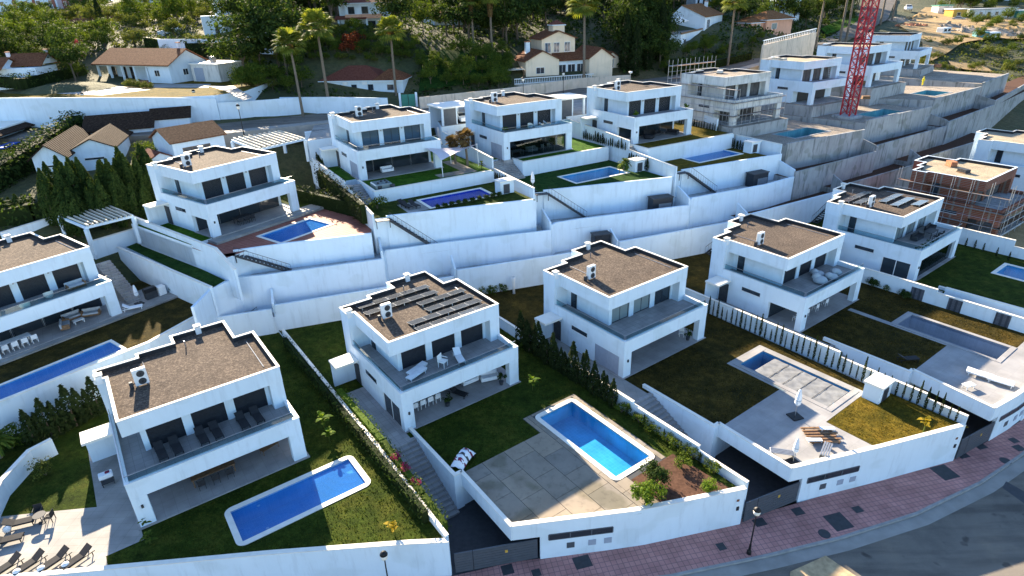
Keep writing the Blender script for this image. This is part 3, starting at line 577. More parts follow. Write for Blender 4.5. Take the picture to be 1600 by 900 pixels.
struct(MB().prism(xy(U('G', -.6, -1.55), U('G', 15, -1.55), U('G', 15, 1.0), U('G', -.6, 1.0)), 10.8, PZ['G'] + .27).build('step_terrace', ['stone_tile', 'stone_tile']))

# ------------------------------------------------------------------ pools (basin, rim, water)
def pool(v, label, tilemat, watermat, cop=.42, depth=1.5, copmat='coping', empty=False, rnd=0):
    z = PZ[v]; u0, v0, u1, v1, r = POOL[v]; t = thing('swimming_pool', label, 'pool', U(v, (u0 + u1) / 2, (v0 + v1) / 2, 0), VIL[v][3]); t.location.z = z
    a, b = (u1 - u0) / 2, (v1 - v0) / 2
    mb = MB(); mb.add([(-a, -b, 0), (a, -b, 0), (a, b, 0), (-a, b, 0), (-a, -b, -depth), (a, -b, -depth), (a, b, -depth), (-a, b, -depth)], [(4, 5, 6, 7), (0, 4, 7, 3), (1, 2, 6, 5), (0, 1, 5, 4), (3, 7, 6, 2)])
    mb.build('basin', tilemat, t)
    if rnd:
        k = MB(); n = 6; out = []; inn = []
        for cx, cy, a0 in ((a, b, 0), (-a, b, 90), (-a, -b, 180), (a, -b, 270)):
            for j in range(n + 1): t_ = R(a0 + 90 * j / n); sx, sy = (1 if cx > 0 else -1), (1 if cy > 0 else -1); out.append((cx + sx * cop - sx * rnd + rnd * math.cos(t_), cy + sy * cop - sy * rnd + rnd * math.sin(t_))); inn.append((cx, cy))
        N_ = len(out)
        for q in range(N_):
            w_ = (q + 1) % N_; A_, B_, C_, D_ = out[q], out[w_], inn[w_], inn[q]
            k.add([(*A_, .05), (*B_, .05), (*C_, .05), (*D_, .05), (*A_, -.05), (*B_, -.05), (*D_, -.1), (*C_, -.1)], ([(0, 1, 2, 3)] if C_ != D_ else [(0, 1, 2)]) + [(4, 5, 1, 0)] + ([(3, 2, 7, 6)] if C_ != D_ else []))
        k.build('coping', copmat, t)
    for nm, x0, y0, x1, y1 in () if rnd else (('coping', -a - cop, -b - cop, a + cop, -b), ('coping', -a - cop, b, a + cop, b + cop), ('coping', -a - cop, -b, -a, b), ('coping', a, -b, a + cop, b)):
        k = MB(); k.bbox(x0 - (.0), y0, -.05, x1, y1, .05, .02); k.build(nm, copmat, t)
    if not empty:
        k = MB(); n = 10
        k.poly([(-a, -b, -.12), (a, -b, -.12), (a, b, -.12), (-a, b, -.12)]); k.build('water', watermat, t)
    return t, a, b
pd = pool('D', 'bright turquoise pool half in sun on the concrete deck', 'pool_tile', 'water', rnd=.55)
pe = pool('E', 'blue pool with curved corner steps on the lawn in front of the left villa', 'pool_blue', 'water_blue', rnd=.6)
for k in range(4):
    s = MB(); n = 10; r0 = 1.15 + k * .42; z = -.35 - k * .26
    s.prism([(pe[1], pe[2])] + [(pe[1] - r0 * math.sin(R(90 * j / n)) * 1.15, pe[2] - r0 * math.cos(R(90 * j / n)) * 1.15) for j in range(n + 1)], -1.48, z + .0 if k else z)
    o = s.build('pool_step', ['pool_blue', 'pool_blue'], pe[0]); o.location.z = 0
for i, (x, y) in enumerate(((-2.6, 1.65), (1.8, 1.65), (-2.6, .1))):
    MB().lathe((x, pe[2] - .06 if i < 2 else y, -.5 if i < 2 else -1.49), [(.12, 0), (.12, .03), (.08, .05)], 10).build('pool_light', 'white', pe[0])
pc = pool('C', 'covered pool with a wrinkled grey cover pulled most of the way', 'pool_tile', 'water_grey', .5, copmat='pale_tile')
bm = MB(); n = 44; mcol = 22; a, b = pc[1] - .13, pc[2]; vs = []; rr = random.Random(3)
for i in range(n + 1):
    for j in range(mcol + 1):
        x = -a + 2 * a * j / mcol - .1; y = -b + .1 + (2 * b - 1.5) * i / n
        z = -.07 + .018 * math.sin(i * .9 + math.sin(j * .35) * 2.2) * math.sin(j * .4 + i * .13) + rr.uniform(-.006, .006)
        vs.append((x, y, z))
bm.add(vs, [(i * (mcol + 1) + j, i * (mcol + 1) + j + 1, (i + 1) * (mcol + 1) + j + 1, (i + 1) * (mcol + 1) + j) for i in range(n) for j in range(mcol)]); bm.build('pool_cover', 'cover_grey', pc[0], smooth=True)
for k in range(4): MB().box(-a - .1, -b + .2 + (2 * b - 1.7) * (k + 1) / 5 - .02, -.045, a - .12, -b + .2 + (2 * b - 1.7) * (k + 1) / 5 + .02, -.03).build('cover_seam', 'charcoal', pc[0])
pb = pool('B', 'grey tiled pool beside the louvred wall panels', 'pool_grey', 'water_grey', .45, copmat='pale_tile')
pool('A', 'blue pool at the right edge, partly sunlit', 'pool_tile', 'water'); pool('F', 'long narrow blue pool at the left edge below the terrace', 'pool_blue', 'water_blue', .3)
pool('G', 'blue pool set in red terrace tiles with pale rim', 'pool_blue', 'water_blue', .35); pool('H', 'deep blue pool with dark loungers and shrubs along its rim', 'pool_deep', 'water_deep', .4)
pool('I', 'pale blue pool with white rim beside the white pump house and palm pots', 'pool_tile', 'water_pale', .35); pool('J', 'blue pool with white rim in the rightmost finished garden', 'pool_blue', 'water_blue', .35)
for v, lb in (('K', 'unfinished pool pit with teal lining below the scaffolded villa'), ('L', 'unfinished teal pool pit at the foot of the red crane'), ('M', 'unfinished teal pool pit farthest up the building site')): pool(v, lb, 'pool_teal', 'water_grey', .3, 1.3, 'concrete', True)

plot('garden_terrace', [(-120, 110), (-95, 108.2), (-75.5, 106.7), (-59.2, 106.9), (-49.6, 108.2), (-46, 112), (-46, 140), (-75, 140), (-120, 140)], 15, 21.75, 'lawn_gold', 'stucco')
# ------------------------------------------------------------------ walls
def wall(name, label, pts, zt, zb, th=.25, mat='stucco', group=None, cap=None, cat='wall'):
    """free-standing wall along a plan polyline; zt may vary from point to point"""
    pts = [Vector((p[0], p[1], 0)) for p in pts]; n = len(pts)
    zt = zt if isinstance(zt, (list, tuple)) else [zt] * n; zb = zb if isinstance(zb, (list, tuple)) else [zb] * n
    nr = []
    for i in range(n):
        e1 = (pts[i] - pts[i - 1]).normalized() if i else None; e2 = (pts[i + 1] - pts[i]).normalized() if i < n - 1 else None
        if e1 is None: nn = Vector((-e2.y, e2.x, 0))
        elif e2 is None: nn = Vector((-e1.y, e1.x, 0))
        else:
            a = Vector((-e1.y, e1.x, 0)); b = Vector((-e2.y, e2.x, 0)); nn = (a + b) / max(.3, 1 + a.dot(b))
        nr.append(nn * th / 2)
    o = pts[0].copy(); o.z = zb[0]
    def body(w, z0, z1, mb):
        vs = []
        for i in range(n):
            k = nr[i] * w
            vs += [(*(pts[i] - k)[:2], z0[i]), (*(pts[i] + k)[:2], z0[i]), (*(pts[i] + k)[:2], z1[i]), (*(pts[i] - k)[:2], z1[i])]
        fs = [(0, 1, 2, 3), tuple(4 * (n - 1) + q for q in (3, 2, 1, 0))]
        for i in range(n - 1):
            for q in range(4): fs.append((4 * i + q, 4 * i + 4 + q, 4 * i + 4 + (q + 1) % 4, 4 * i + (q + 1) % 4))
        mb.add(vs, [f[::-1] for f in fs]); return mb
    mb = body(1, zb, [z - .0 for z in zt], MB())
    if cap:
        t = thing(name, label, cat, o, 0, group)
        x = mb.build('wall_face', mat, t, origin=o); x.location = (0, 0, 0)
        c = body((th + .08) / th, zt, [z + .06 for z in zt], MB()).build('coping', cap, t, origin=o); c.location = (0, 0, 0)
        return t
    return tag(mb.build(name, mat, origin=o), label, cat, group)
rv = random.Random(5)
# street front walls, with letterboxes, strip windows and gates
def front_wall(v, label, start, win):
    z = PZ[v]; f = FRONT[v]; zt = z + .33; t = thing('street_wall', label, 'wall', (f[0][0], f[0][1], 0)); o = Vector((f[0][0], f[0][1], 0))
    pts = [Vector(p).to_3d() for p in f]
    def pt(s):
        for a, b in zip(pts, pts[1:]):
            l = (b - a).length
            if s <= l: return a + (b - a) * (s / l), (b - a).normalized()
            s -= l
        return pts[-1], (pts[-1] - pts[-2]).normalized()
    def seg(nm, s0, s1, z0, z1, mat, th=.25, out=0.0):
        mb = MB(); k = 6; prev = None
        for i in range(k + 1):
            p, d = pt(s0 + (s1 - s0) * i / k); n = Vector((-d.y, d.x, 0)); p = p - n * out
            cur = [p, p + n * th]
            if prev: a, b = prev; mb.add([(*a[:2], z0), (*cur[0][:2], z0), (*cur[1][:2], z0), (*b[:2], z0), (*a[:2], z1), (*cur[0][:2], z1), (*cur[1][:2], z1), (*b[:2], z1)], [(0, 3, 2, 1), (4, 5, 6, 7), (0, 1, 5, 4), (1, 2, 6, 5), (2, 3, 7, 6), (3, 0, 4, 7)])
            prev = cur
        x = mb.build(nm, mat, t, origin=o); x.location = (0, 0, 0); return x
    tot = sum((b - a).length for a, b in zip(pts, pts[1:]))
    seg('beam', 0, start, z - .95, zt, 'stucco', .28, .03); seg('wall_face', start, tot, -.1, zt, 'stucco', .28, .03)
    seg('coping', 0, tot, zt, zt + .05, 'coping', .36, .06)
    if win:
        s0, s1, z0, z1 = win; w = seg('strip_window', s0, s1, z0, z1, 'pane', .05, .05)
        for k in range(4): x = seg('mullion', s0 + (s1 - s0) * k / 3 - .04, s0 + (s1 - s0) * k / 3 + .04, z0, z1, 'greygate', .06, .07); 
        seg('window_frame', s0, s1, z1, z1 + .06, 'greygate', .06, .07); seg('window_frame', s0, s1, z0 - .06, z0, 'greygate', .06, .07)
        for s, mt in ((s0 + (s1 - s0) * .28, 'greygate'), (s0 + (s1 - s0) * .62, 'shutter_grey'), (s0 + (s1 - s0) * .87, 'shutter_grey')): seg('meter_door', s, s + .55, .75, 1.25, mt, .04, .06)
    seg('intercom', tot - .55, tot - .35, 1.5, 1.85, 'dark', .05, .08); seg('name_plate', tot - .62, tot - .42, 2.35, 2.55, 'rust', .03, .06)
    return t
front_wall('D', 'long white street wall with strip window below the turquoise pool deck', 1.9, (2.5, 7.0, 1.75, 2.2))
front_wall('C', 'long white street wall with strip window below the golden lawn', 1.1, (1.6, 6.2, 1.75, 2.2)); front_wall('B', 'white street wall at the right edge under the sunlit pale deck', 1.2, (1.7, 6.4, 1.9, 2.3)); front_wall('A', 'white street wall beyond the right edge of the picture plots', 1.2, None)
e = FRONT['E']; wall('street_wall', 'white street wall along the bottom left garden', e, PZ['E'] + .32, -.2, .28, 'stucco', None, 'coping')
def gate(a, b, h, label):
    a = Vector((a[0], a[1], 0)); b = Vector((b[0], b[1], 0)); d = (b - a); L = d.length; t = thing('gate', label, 'gate', (a.x, a.y, 0), math.atan2(d.y, d.x))
    for k in range(2):
        x0, x1 = (0.05, L * .22) if k == 0 else (L * .22 + .04, L - .05)
        p = MB().box(x0, -.04, .06, x1, .04, h).build('gate_leaf', 'greygate', t)
        q = MB(); [q.box(x0 + .03, -.052, .1 + j * (h - .2) / 7, x1 - .03, -.041, .1 + (j + .9) * (h - .2) / 7) for j in range(7)]
        for j in range(7): MB().box(x0 + .03, -.056, .1 + j * (h - .2) / 7, x1 - .03, -.041, .1 + (j + .88) * (h - .2) / 7).build('slat', 'greygate', t)
    MB().box(L * .6, -.07, h * .62, L * .6 + .2, -.057, h * .62 + .24).build('house_number', 'ochre', t)
    return t
gate((-4.5, 29.2), (1.25, 30.25), 1.85, 'dark grey driveway gate between the bottom wall and the turquoise pool plot'); gate((16.4, 32.8), (21.2, 34.75), 1.95, 'dark grey driveway gate left of the golden lawn plot'); gate((36.0, 38.7), (40.4, 40.95), 2.0, 'dark grey driveway gate at the right edge of the pavement')
# plot boundary walls of the front row
def bl(v, u, vs): return [U(v, u, q) for q in vs]
wall('boundary_wall', 'low white boundary wall overgrown by a hedge, left of the solar villa', bl('D', -2.9, (22.5, 9, -1, -8, -11.6)), [4.05, 3.95, 3.9, 3.5, 3.3], 2.0, .2, 'stucco', None, 'coping')
wall('boundary_wall', 'stepped white boundary wall with cypresses right of the turquoise pool', bl('C', -2.9, (21, 12, -4.0)), 4.25, 2.5, .2, 'stucco', None, 'coping')
wall('boundary_wall', 'lower stepped end of the white wall behind the planting bed', bl('C', -2.9, (-4.0, -10.8)), 4.0, 0, .2, 'stucco', None, 'coping'); wall('boundary_wall', 'lowest white wall end at the corner of the planting bed', bl('C', -2.9, (-10.8, -15.1)), 3.55, 0, .2, 'stucco', None, 'coping')
wall('boundary_wall', 'white boundary wall with a row of young cypresses behind the covered pool', bl('B', -2.9, (21, 10, -5.5)), 4.9, 2.5, .2, 'stucco', None, 'coping'); wall('boundary_wall', 'lower part of the white wall beside the pump house', bl('B', -2.9, (-5.5, -13.0)), 4.4, 0, .2, 'stucco', None, 'coping'); wall('boundary_wall', 'white wall end with cypresses beside the golden lawn', bl('B', -2.9, (-13.0, -16.1)), 3.95, 0, .2, 'stucco', None, 'coping')
wall('boundary_wall', 'white boundary wall behind the shrubs right of the beanbag villa', bl('A', -2.7, (20, 10, -3.4)), 5.35, 2.5, .22, 'stucco', None, 'coping')
lw = wall('boundary_wall', 'white garden wall with dark louvred panels along the grey pool', bl('A', -2.7, (-3.4, -14.0)), 5.0, 0, .22, 'stucco', None, 'coping')
lo = Vector(lw.location)
for q in (-1.6, -5.3, -9.6):
    x = MB().add([], []); p0 = U('A', -2.83, q + .65) - lo; p1 = U('A', -2.83, q - .65) - lo
    k = MB(); k.obox((p0.x, p0.y, 3.55 - lo.z), (p1.x, p1.y, 3.55 - lo.z), .05, 1.35); k.build('louvre_panel', 'louvre', lw if q < -3 else lw)
wall('boundary_wall', 'white wall right of the far right garden in front of the brick shell', bl('O', -2.9, (20, 8, -3)), 6.3, 2.5, .22, 'stucco', None, 'coping'); wall('boundary_wall', 'lower white wall at the right edge behind the small garden plants', bl('O', -2.9, (-3, -14)), 5.5, 0, .22, 'stucco', None, 'coping')
# retaining walls by the steps and garage roofs
def ret(v, la, lbl):
    tl, tr, fg = FP[v]; z = PZ[v] + .33
    wall('retaining_wall', la, [U(v, .45, tl + .9), U(v, .45, tr), U(v, 1.05, tr)], [z - .05, z, z], -.2, .22, 'stucco', None, 'coping'); a = U(v, 1.05, tr); f = FRONT[v][0]
    t = thing('deck_parapet', lbl, 'wall', (a.x, a.y, 0)); k = MB(); d = Vector((f[0] - a.x, f[1] - a.y, 0)); k.obox((0, 0, PZ[v] - .95), (d.x, d.y, PZ[v] - .95), .22, 1.28); k.build('wall_face', 'stucco', t); k = MB(); k.obox((0, 0, PZ[v] + .33), (d.x, d.y, PZ[v] + .33), .3, .06); k.build('coping', 'coping', t)
ret('D', 'white retaining wall along the steps beside the bicycle cover lawn', 'white edge of the concrete deck above the dark garage, near the steps'); ret('C', 'white retaining wall along the steps of the middle villa with dry lawn', 'white edge of the stone deck with the closed parasol above its garage'); ret('B', 'white retaining wall along the steps below the beanbag villa', 'white edge of the pale sunlit deck above the black garage opening'); ret('A', 'white retaining wall by the steps of the far right villa', 'white deck edge of the far right garden')
wall('garden_wall', 'low white wall in the lawn right of the louvred wall', [U('A', -1.0, -3.6), U('A', -.6, -14.0)], 5.15, 2.5, .2, 'stucco', None, 'coping')
# flights of steps from court to garden
def steps(name, label, v, u0, u1, va, vb, za, zb, n, mat='terrace_tile', ui=0):
    o = U(v, 0, 0); t = thing(name, label, 'steps', (o.x, o.y, 0), VIL[v][3])
    for k in range(n):
        a = va + (vb - va) * k / n; b = va + (vb - va) * (k + 1) / n; z = zb + (za - zb) * (1 - k / n)
        MB().box(u0, min(a, b), zb - .1, u1, max(a, b), z).build('step', mat, t)
    return t
steps('garden_steps', 'long grey garden steps by the bougainvillea hedge down to the court', 'D', -1.95, .33, -.9, -7.6, PZ['D'], .03, 17); steps('garden_steps', 'grey garden steps behind the cypress wall in the middle plot', 'C', -2.7, .33, -3.0, -9.8, PZ['C'], .03, 17); steps('garden_steps', 'grey garden steps beside the beanbag villa', 'B', -2.7, .33, -3.2, -10.2, PZ['B'], .03, 17)
steps('garden_steps', 'dark garden steps left of the sail villa down to its pool', 'H', -2.2, -.4, -1.0, -5.6, VIL['H'][2] - .1, PZ['H'], 9); steps('garden_steps', 'grey garden steps beside the glazed porch villa down to its pool', 'I', -2.1, 1.3, .8, -3.4, VIL['I'][2] - .1, PZ['I'], 11); steps('garden_steps', 'garden steps left of the rightmost finished upper villa', 'J', -1.1, -.6, -.5, -4.5, VIL['J'][2] - .1, PZ['J'], 11)
# long retaining walls behind the front row
nm1 = {'E': 'behind the bottom left villa', 'D': 'behind the solar panel villa', 'C': 'behind the middle villa with bare roof', 'B': 'behind the beanbag terrace villa', 'A': 'behind the far right villa', 'O': 'behind the brick shell', 'P': 'behind the far right building site'}
for v, a, b in bnd:
    d = (b - a).normalized(); a2 = a + d * .15; b2 = b - d * .15; m = 'stucco' if v in 'EDCBA' else 'concrete'; g = b2 - d * (2.1 if v in 'CBA' else .1)
    wall('retaining_wall', ('white' if m == 'stucco' else 'grey concrete') + ' lowest retaining wall ' + nm1[v], [a2, g], W1TOP[v], -.2, .25, m)
    if v in 'CBA':
        wall('retaining_wall', 'short white wall piece beside the stair head ' + nm1[v], [g + d * .9, b2 - d * .05], W1TOP[v], -.2, .25, 'stucco'); 
        wall('stair_head_wall', 'low grey wall piece under the stair head gate ' + nm1[v], [g, g + d * .9], W1TOP[v] - 1.0, -.2, .22, 'greywall')
    if v not in 'E': n_ = Vector((-d.y, d.x, 0)); wall('divider_wall', 'short white divider wall on the lower strip ' + nm1[v] if m == 'stucco' else 'short concrete divider wall on the lower strip ' + nm1[v], [a + n_ * .1, a + n_ * 2.0], [W1TOP[v] + .1, W1TOP[v] + 1.1], W1TOP[v] - 2, .22, m)
nm2 = {'G': 'under the red tiled pool court', 'H': 'under the deep blue pool', 'I': 'under the pale blue pool', 'J': 'under the rightmost finished garden', 'K': 'below the scaffolded villa site', 'L': 'below the crane', 'M': 'near the top of the site', 'N': 'at the far end of the site'}
for v in W2:
    m = 'stucco' if v in 'GHIJ' else 'concrete'; zt = W2[v][0].z
    wall('retaining_wall', ('long white' if m == 'stucco' else 'long stained concrete') + ' middle retaining wall ' + nm2[v], W2[v], zt, zt - 5.5, .28, m)
    w = W3[v]; zt = w[0].z; s0 = w[0]
    if v in 'HIJ': d = (w[-1] - w[0]).normalized(); s0 = w[0]
    wall('retaining_wall', ('tall white' if m == 'stucco' else 'tall stained concrete') + ' upper retaining wall ' + nm2[v], [s0] + w[1:], zt, zt - 6, .28, m)
    a, b = W2[v][-1], w[-1]; e = W2[v][0] if v != 'G' else W2[v][2]; d = (w[-1] - w[0]).normalized(); n_ = Vector((-d.y, d.x, 0)); n_.z = 0
    wall('divider_wall', ('short white' if m == 'stucco' else 'short concrete') + ' divider at the right end of the ledge ' + nm2[v], [a + n_ * .15, a + n_ * 3.4], [W2[v][0].z + .9, W2[v][0].z + 1.7], W2[v][0].z - 3, .22, m)
# walls of the upper gardens
def gwall(v, la, u0, u1, w4, ret_to):
    z = VIL[v][2] + .05; wall('retaining_wall', la, [U(v, u0, ret_to), U(v, u0, w4), U(v, u1, w4)], z, PZ[v] - .5, .25, 'stucco', None, 'coping')
gwall('H', 'white retaining wall between the sail villa lawn and its pool', -.2, 16.2, -6.0, .3); gwall('I', 'white retaining wall below the glazed porch villa', 1.5, 16.6, -2.5, 1.0); gwall('J', 'white retaining wall below the rightmost finished upper villa', -.5, 16.8, -3.8, .3)
wall('boundary_wall', 'white wall with hedge left of the sail villa', bl('H', -2.5, (14, 2, -1.5)), 14.9, 11, .22, 'stucco', None, 'coping'); wall('boundary_wall', 'lower white wall beside the hedge left of the deep blue pool', bl('H', -2.5, (-1.5, -11.4)), [14.5, 13.3], 8, .22, 'stucco', None, 'coping')
wall('boundary_wall', 'white wall between the sail villa and the glazed porch villa', bl('I', -2.4, (15, 6, -.9)), [16.6, 15.9, 15.4], 11, .22, 'stucco', None, 'coping'); wall('boundary_wall', 'lower white wall behind the pump house of the deep blue pool', bl('I', -2.4, (-.9, -11.3)), [14.0, 13.6], 8, .22, 'stucco', None, 'coping')
wall('boundary_wall', 'white wall between the glazed porch villa and its right neighbour', bl('J', -1.3, (15, 6, -.6)), [17.0, 16.5, 16.0], 11, .22, 'stucco', None, 'coping'); wall('boundary_wall', 'lower white wall behind the pump house of the pale blue pool', bl('J', -1.3, (-.6, -10.4)), [14.7, 14.1], 8, .22, 'stucco', None, 'coping')
wall('boundary_wall', 'white wall at the edge of the building site, upper part', [W(1070, 168, 17.0), W(1122, 186, 17.0)], 17.0, 11, .22, 'stucco', None, 'coping'); wall('boundary_wall', 'white wall at the edge of the building site, lower part', [W(1134, 207, 14.9), W(1222, 226, 14.4)], [14.9, 14.4], 8, .22, 'stucco', None, 'coping')
# around the left hand villas
wall('retaining_wall', 'tall white retaining wall under the long narrow pool at the left', [(-79, 7), (-43.1, 42.1), (-35.4, 51.5), (-33.5, 56.0), (-32.3, 58.4)], 6.2, 1.0, .3, 'stucco', None, 'coping')
wall('retaining_wall', 'sloping white wall under the strip of turf beside the side steps', [W(184, 386, 9.4), W(330, 449, 9.2)], [9.4, 9.2], 5, .25, 'stucco', None, 'coping')
wall('boundary_wall', 'tall white boundary wall above the strip of turf', [W(207, 338, 12.3), W(337, 388, 12.2), W(368, 424, 10.4)], [12.3, 12.2, 10.6], 7, .25, 'stucco', None, 'coping')
wall('court_wall', 'white wall below the slatted pergola carport', [W(139, 378, 10.6), W(214, 356, 10.6)], 10.6, 6, .25, 'stucco', None, 'coping')
wall('garden_wall', 'pale bent garden wall by the olive bush in the bottom left corner', [W(-40, 835, 4.3), W(0, 752, 4.3), W(45, 704, 4.3), W(80, 686, 4.3)], 4.3, 2, .3, 'stucco', None, 'coping')
wall('road_wall', 'white wall along the lane behind the slatted pergola', [W(0, 364, 12), W(110, 330, 12.5), W(228, 283, 13.5)], [12, 12.5, 13.5], 8, .3, 'stucco', None, 'coping')
wall('back_wall', 'white wall beside the lawn behind the pergola, left of the sail villa', [W(476, 207, 17.2), W(513, 200, 17.4)], 17.3, 12, .25, 'stucco')

for a_, b_ in (('G', 'H'), ('H', 'I'), ('I', 'J'), ('J', 'K'), ('K', 'L'), ('L', 'M'), ('M', 'N')):
    p, q = W2[a_][-1], W2[b_][0]; wall('return_wall', 'short return joining the two middle retaining walls at the step right of the one ' + nm2[a_], [p, q], W2[b_][0].z - .002, W2[a_][0].z - 5, .26, 'stucco' if b_ in 'HIJ' else 'concrete')
# ------------------------------------------------------------------ the new villas
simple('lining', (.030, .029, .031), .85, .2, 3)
VL, VS, VA = 11.78, 2.83, .67
ROOF = [(VA, VS), (VL, VS), (VL, 10.02), (10.22, 10.02), (10.22, 13.76), (5.78, 13.76), (5.78, 12.27), (3.0, 12.27), (3.0, 11.55), (0, 11.55), (0, 9.75), (VA, 9.75)]
LOWER = [(0, 3.8), (VL, 3.8), (VL, 10.0), (10.2, 10.0), (10.2, 13.7), (5.8, 13.7), (5.8, 12.2), (3.0, 12.2), (3.0, 11.5), (0, 11.5)]
UPPER = [(1.7, 3.98), (10.75, 3.98), (10.75, 2.86), (VL - .004, 2.86), (VL - .004, 9.99), (10.19, 9.99), (10.19, 13.69), (5.81, 13.69), (5.81, 12.19), (3.01, 12.19), (3.01, 11.49), (.004, 11.49), (.004, 9.78), (1.7, 9.78)]
def window(t, name, u0, u1, v, w0, w1, pane, nm=2, frame='dark', shutter=False):
    f = MB(); e = .06
    f.box(u0, v - .06, w0, u0 + e, v + .02, w1).box(u1 - e, v - .06, w0, u1, v + .02, w1).box(u0 + e, v - .06, w1 - e, u1 - e, v + .02, w1).box(u0 + e, v - .06, w0, u1 - e, v + .02, w0 + e)
    o = f.build(name, frame, t)
    if shutter:
        k = MB(); n = 16
        for j in range(n): z0 = w0 + e + (w1 - w0 - 2 * e) * j / n; z1 = w0 + e + (w1 - w0 - 2 * e) * (j + .93) / n; k.box(u0 + e, v - .035, z0, u1 - e, v + .0, z1)
        k.build('roller_shutter', pane, o)
    else:
        for j in range(nm):
            a = u0 + e + (u1 - u0 - 2 * e) * j / nm; b = u0 + e + (u1 - u0 - 2 * e) * (j + 1) / nm
            MB().box(a + .025, v - .03, w0 + e, b - .025, v - .01, w1 - e).build('pane', pane, o)
            if j: MB().box(a - .025, v - .05, w0 + e, a + .025, v + .0, w1 - e).build('mullion', frame, o)
    return o
def villa(v, label, win='shutter', side='open', front='open', wall='stucco', roof='gravel', cop='coping', rail=True, fit=True, fascia=None, bare=False):
    X, Y, Z, a = VIL[v]; t = thing('villa', label, 'villa', (X, Y, Z), a)
    fa = fascia or wall
    MB().prism(LOWER, -.6, 3.28).build('ground_floor', [wall, wall], t)
    for u0, u1 in ((0, 1.0), (10.75, VL)): MB().bbox(u0 + .003, .003, -.6, u1 - .003, .62, 2.44, .015).build('corner_pier', wall, t)
    MB().box(-.15, -.15, -.6, VL + .15, 3.8, 0.0).build('porch_floor', 'porch_tile' if not bare else 'concrete', t)
    MB().box(0, 0, 2.45, VL, 3.79, 3.28).build('terrace_slab', fa, t)
    MB().box(0, 0, 3.28, VL, .24, 3.77).build('terrace_parapet', fa, t); MB().box(0, .24, 3.28, .24, 9.74, 3.77).build('terrace_parapet', fa, t); MB().box(VL - .24, .24, 3.28, VL, 2.85, 3.77).build('terrace_parapet', fa, t)
    MB().box(-.02, -.02, 3.77, VL + .02, .27, 3.81).build('parapet_cap', 'white' if not bare else wall, t); MB().box(-.02, .27, 3.77, .27, 9.74, 3.81).build('parapet_cap', 'white' if not bare else wall, t); MB().box(VL - .27, .27, 3.77, VL + .02, 2.83, 3.81).build('parapet_cap', 'white' if not bare else wall, t)
    MB().sheet([(.24, .24), (VL - .24, .24), (VL - .24, 2.86), (10.75, 2.86), (10.75, 3.99), (1.7, 3.99), (1.7, 9.74), (.24, 9.74)], 3.345).build('terrace_floor', 'terrace_tile' if not bare else 'concrete', t)
    MB().prism(UPPER, 3.28, 5.66, bottom=False).build('upper_floor', [wall, wall], t)
    for u0, u1 in ((1.7, 2.08), (4.45, 5.08), (7.45, 8.12), (10.5, 10.75)): MB().box(u0, 3.74, 3.34, u1, 3.98, 5.66).build('window_pier', wall, t)
    mb = MB(); mb.prism(ROOF, 5.65, 6.56, bottom=True); mb.build('roof_slab', [fa, roof], t)
    rf = MB(); ring(rf, ROOF, .15, 6.56, 6.97).build('roof_parapet', fa, t)
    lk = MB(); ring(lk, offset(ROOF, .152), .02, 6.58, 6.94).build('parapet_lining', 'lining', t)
    ck = MB(); o2 = offset(ROOF, -.03); ring(ck, o2, .21, 6.97, 7.02); ck.build('roof_coping', cop, t)
    MB().sheet(offset(ROOF, .15), 6.6).build('roof_gravel', roof, t)
    for i, (u0, u1) in enumerate(((2.08, 4.45), (5.08, 7.45), (8.12, 10.5))):
        if bare: window(t, 'window', u0, u1, 3.95, 3.36, 5.45, 'interior', 2)
        elif win == 'shutter': window(t, 'window', u0, u1, 3.9, 3.36, 5.6, 'dark', 1, 'dark', True)
        elif win == 'pale': window(t, 'window', u0, u1, 3.9, 3.36, 5.6, 'pane_pale', 2)
        elif win == 'mixed': window(t, 'window', u0, u1, 3.9, 3.36, 5.6, 'pane_pale' if i < 2 else 'pane', 2)
        else: window(t, 'window', u0, u1, 3.9, 3.36, 5.6, 'pane_blue', 2)
    # side wall of the porch and the narrow kitchen window
    MB().box(.003, .62, 2.0, .25, 3.8, 2.45).build('side_lintel', wall, t)
    if side in ('shutter', 'glass'):
        s = MB().box(.06, .63, .0, .12, 3.78, 2.0).build('side_screen', {'shutter': 'shutter_grey', 'glass': 'pane'}[side], t)
        for q in (.63, 2.2, 3.7): MB().box(.03, q, 0, .15, q + .08, 2.0).build('screen_post', 'white' if side == 'glass' else 'shutter_grey', t)
    nw = MB().box(-.03, 4.9, 2.15, .02, 7.1, 2.55).build('narrow_window', 'dark', t); MB().box(-.036, 4.96, 2.2, -.03, 5.95, 2.5).build('pane', 'pane', nw); MB().box(-.036, 6.05, 2.2, -.03, 7.04, 2.5).build('pane', 'pane', nw); MB().box(-.08, 4.8, 2.09, .0, 7.2, 2.14).build('sill', 'white', nw)
    dw = MB().box(1.63, 8.3, 3.36, 1.72, 9.1, 5.5).build('side_door', 'dark', t); MB().box(1.61, 8.38, 3.45, 1.63, 9.02, 5.42).build('pane', 'pane', dw)
    MB().box(.24, 9.72, 3.3, 1.7, 9.79, 5.65).build('passage_end', wall, t)
    # porch back: sliding glass
    if not bare:
        for k in range(4):
            u0 = .4 + k * 2.76; window(t, 'sliding_door', u0, u0 + 2.7, 3.78, .02, 2.38, 'pane', 1)
    else:
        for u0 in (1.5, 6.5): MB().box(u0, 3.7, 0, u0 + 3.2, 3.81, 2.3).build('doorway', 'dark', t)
    if front == 'glass':
        for k in range(5): 
            a0 = 1.02 + k * 1.945; MB().box(a0 + .01, .28, .02, a0 + 1.93, .30, 2.42).build('glass_curtain', 'pane', t) if False else MB().box(a0 + .01, .28, .02, a0 + 1.93, .30, 2.42).build('glass_curtain', 'smoked', t)
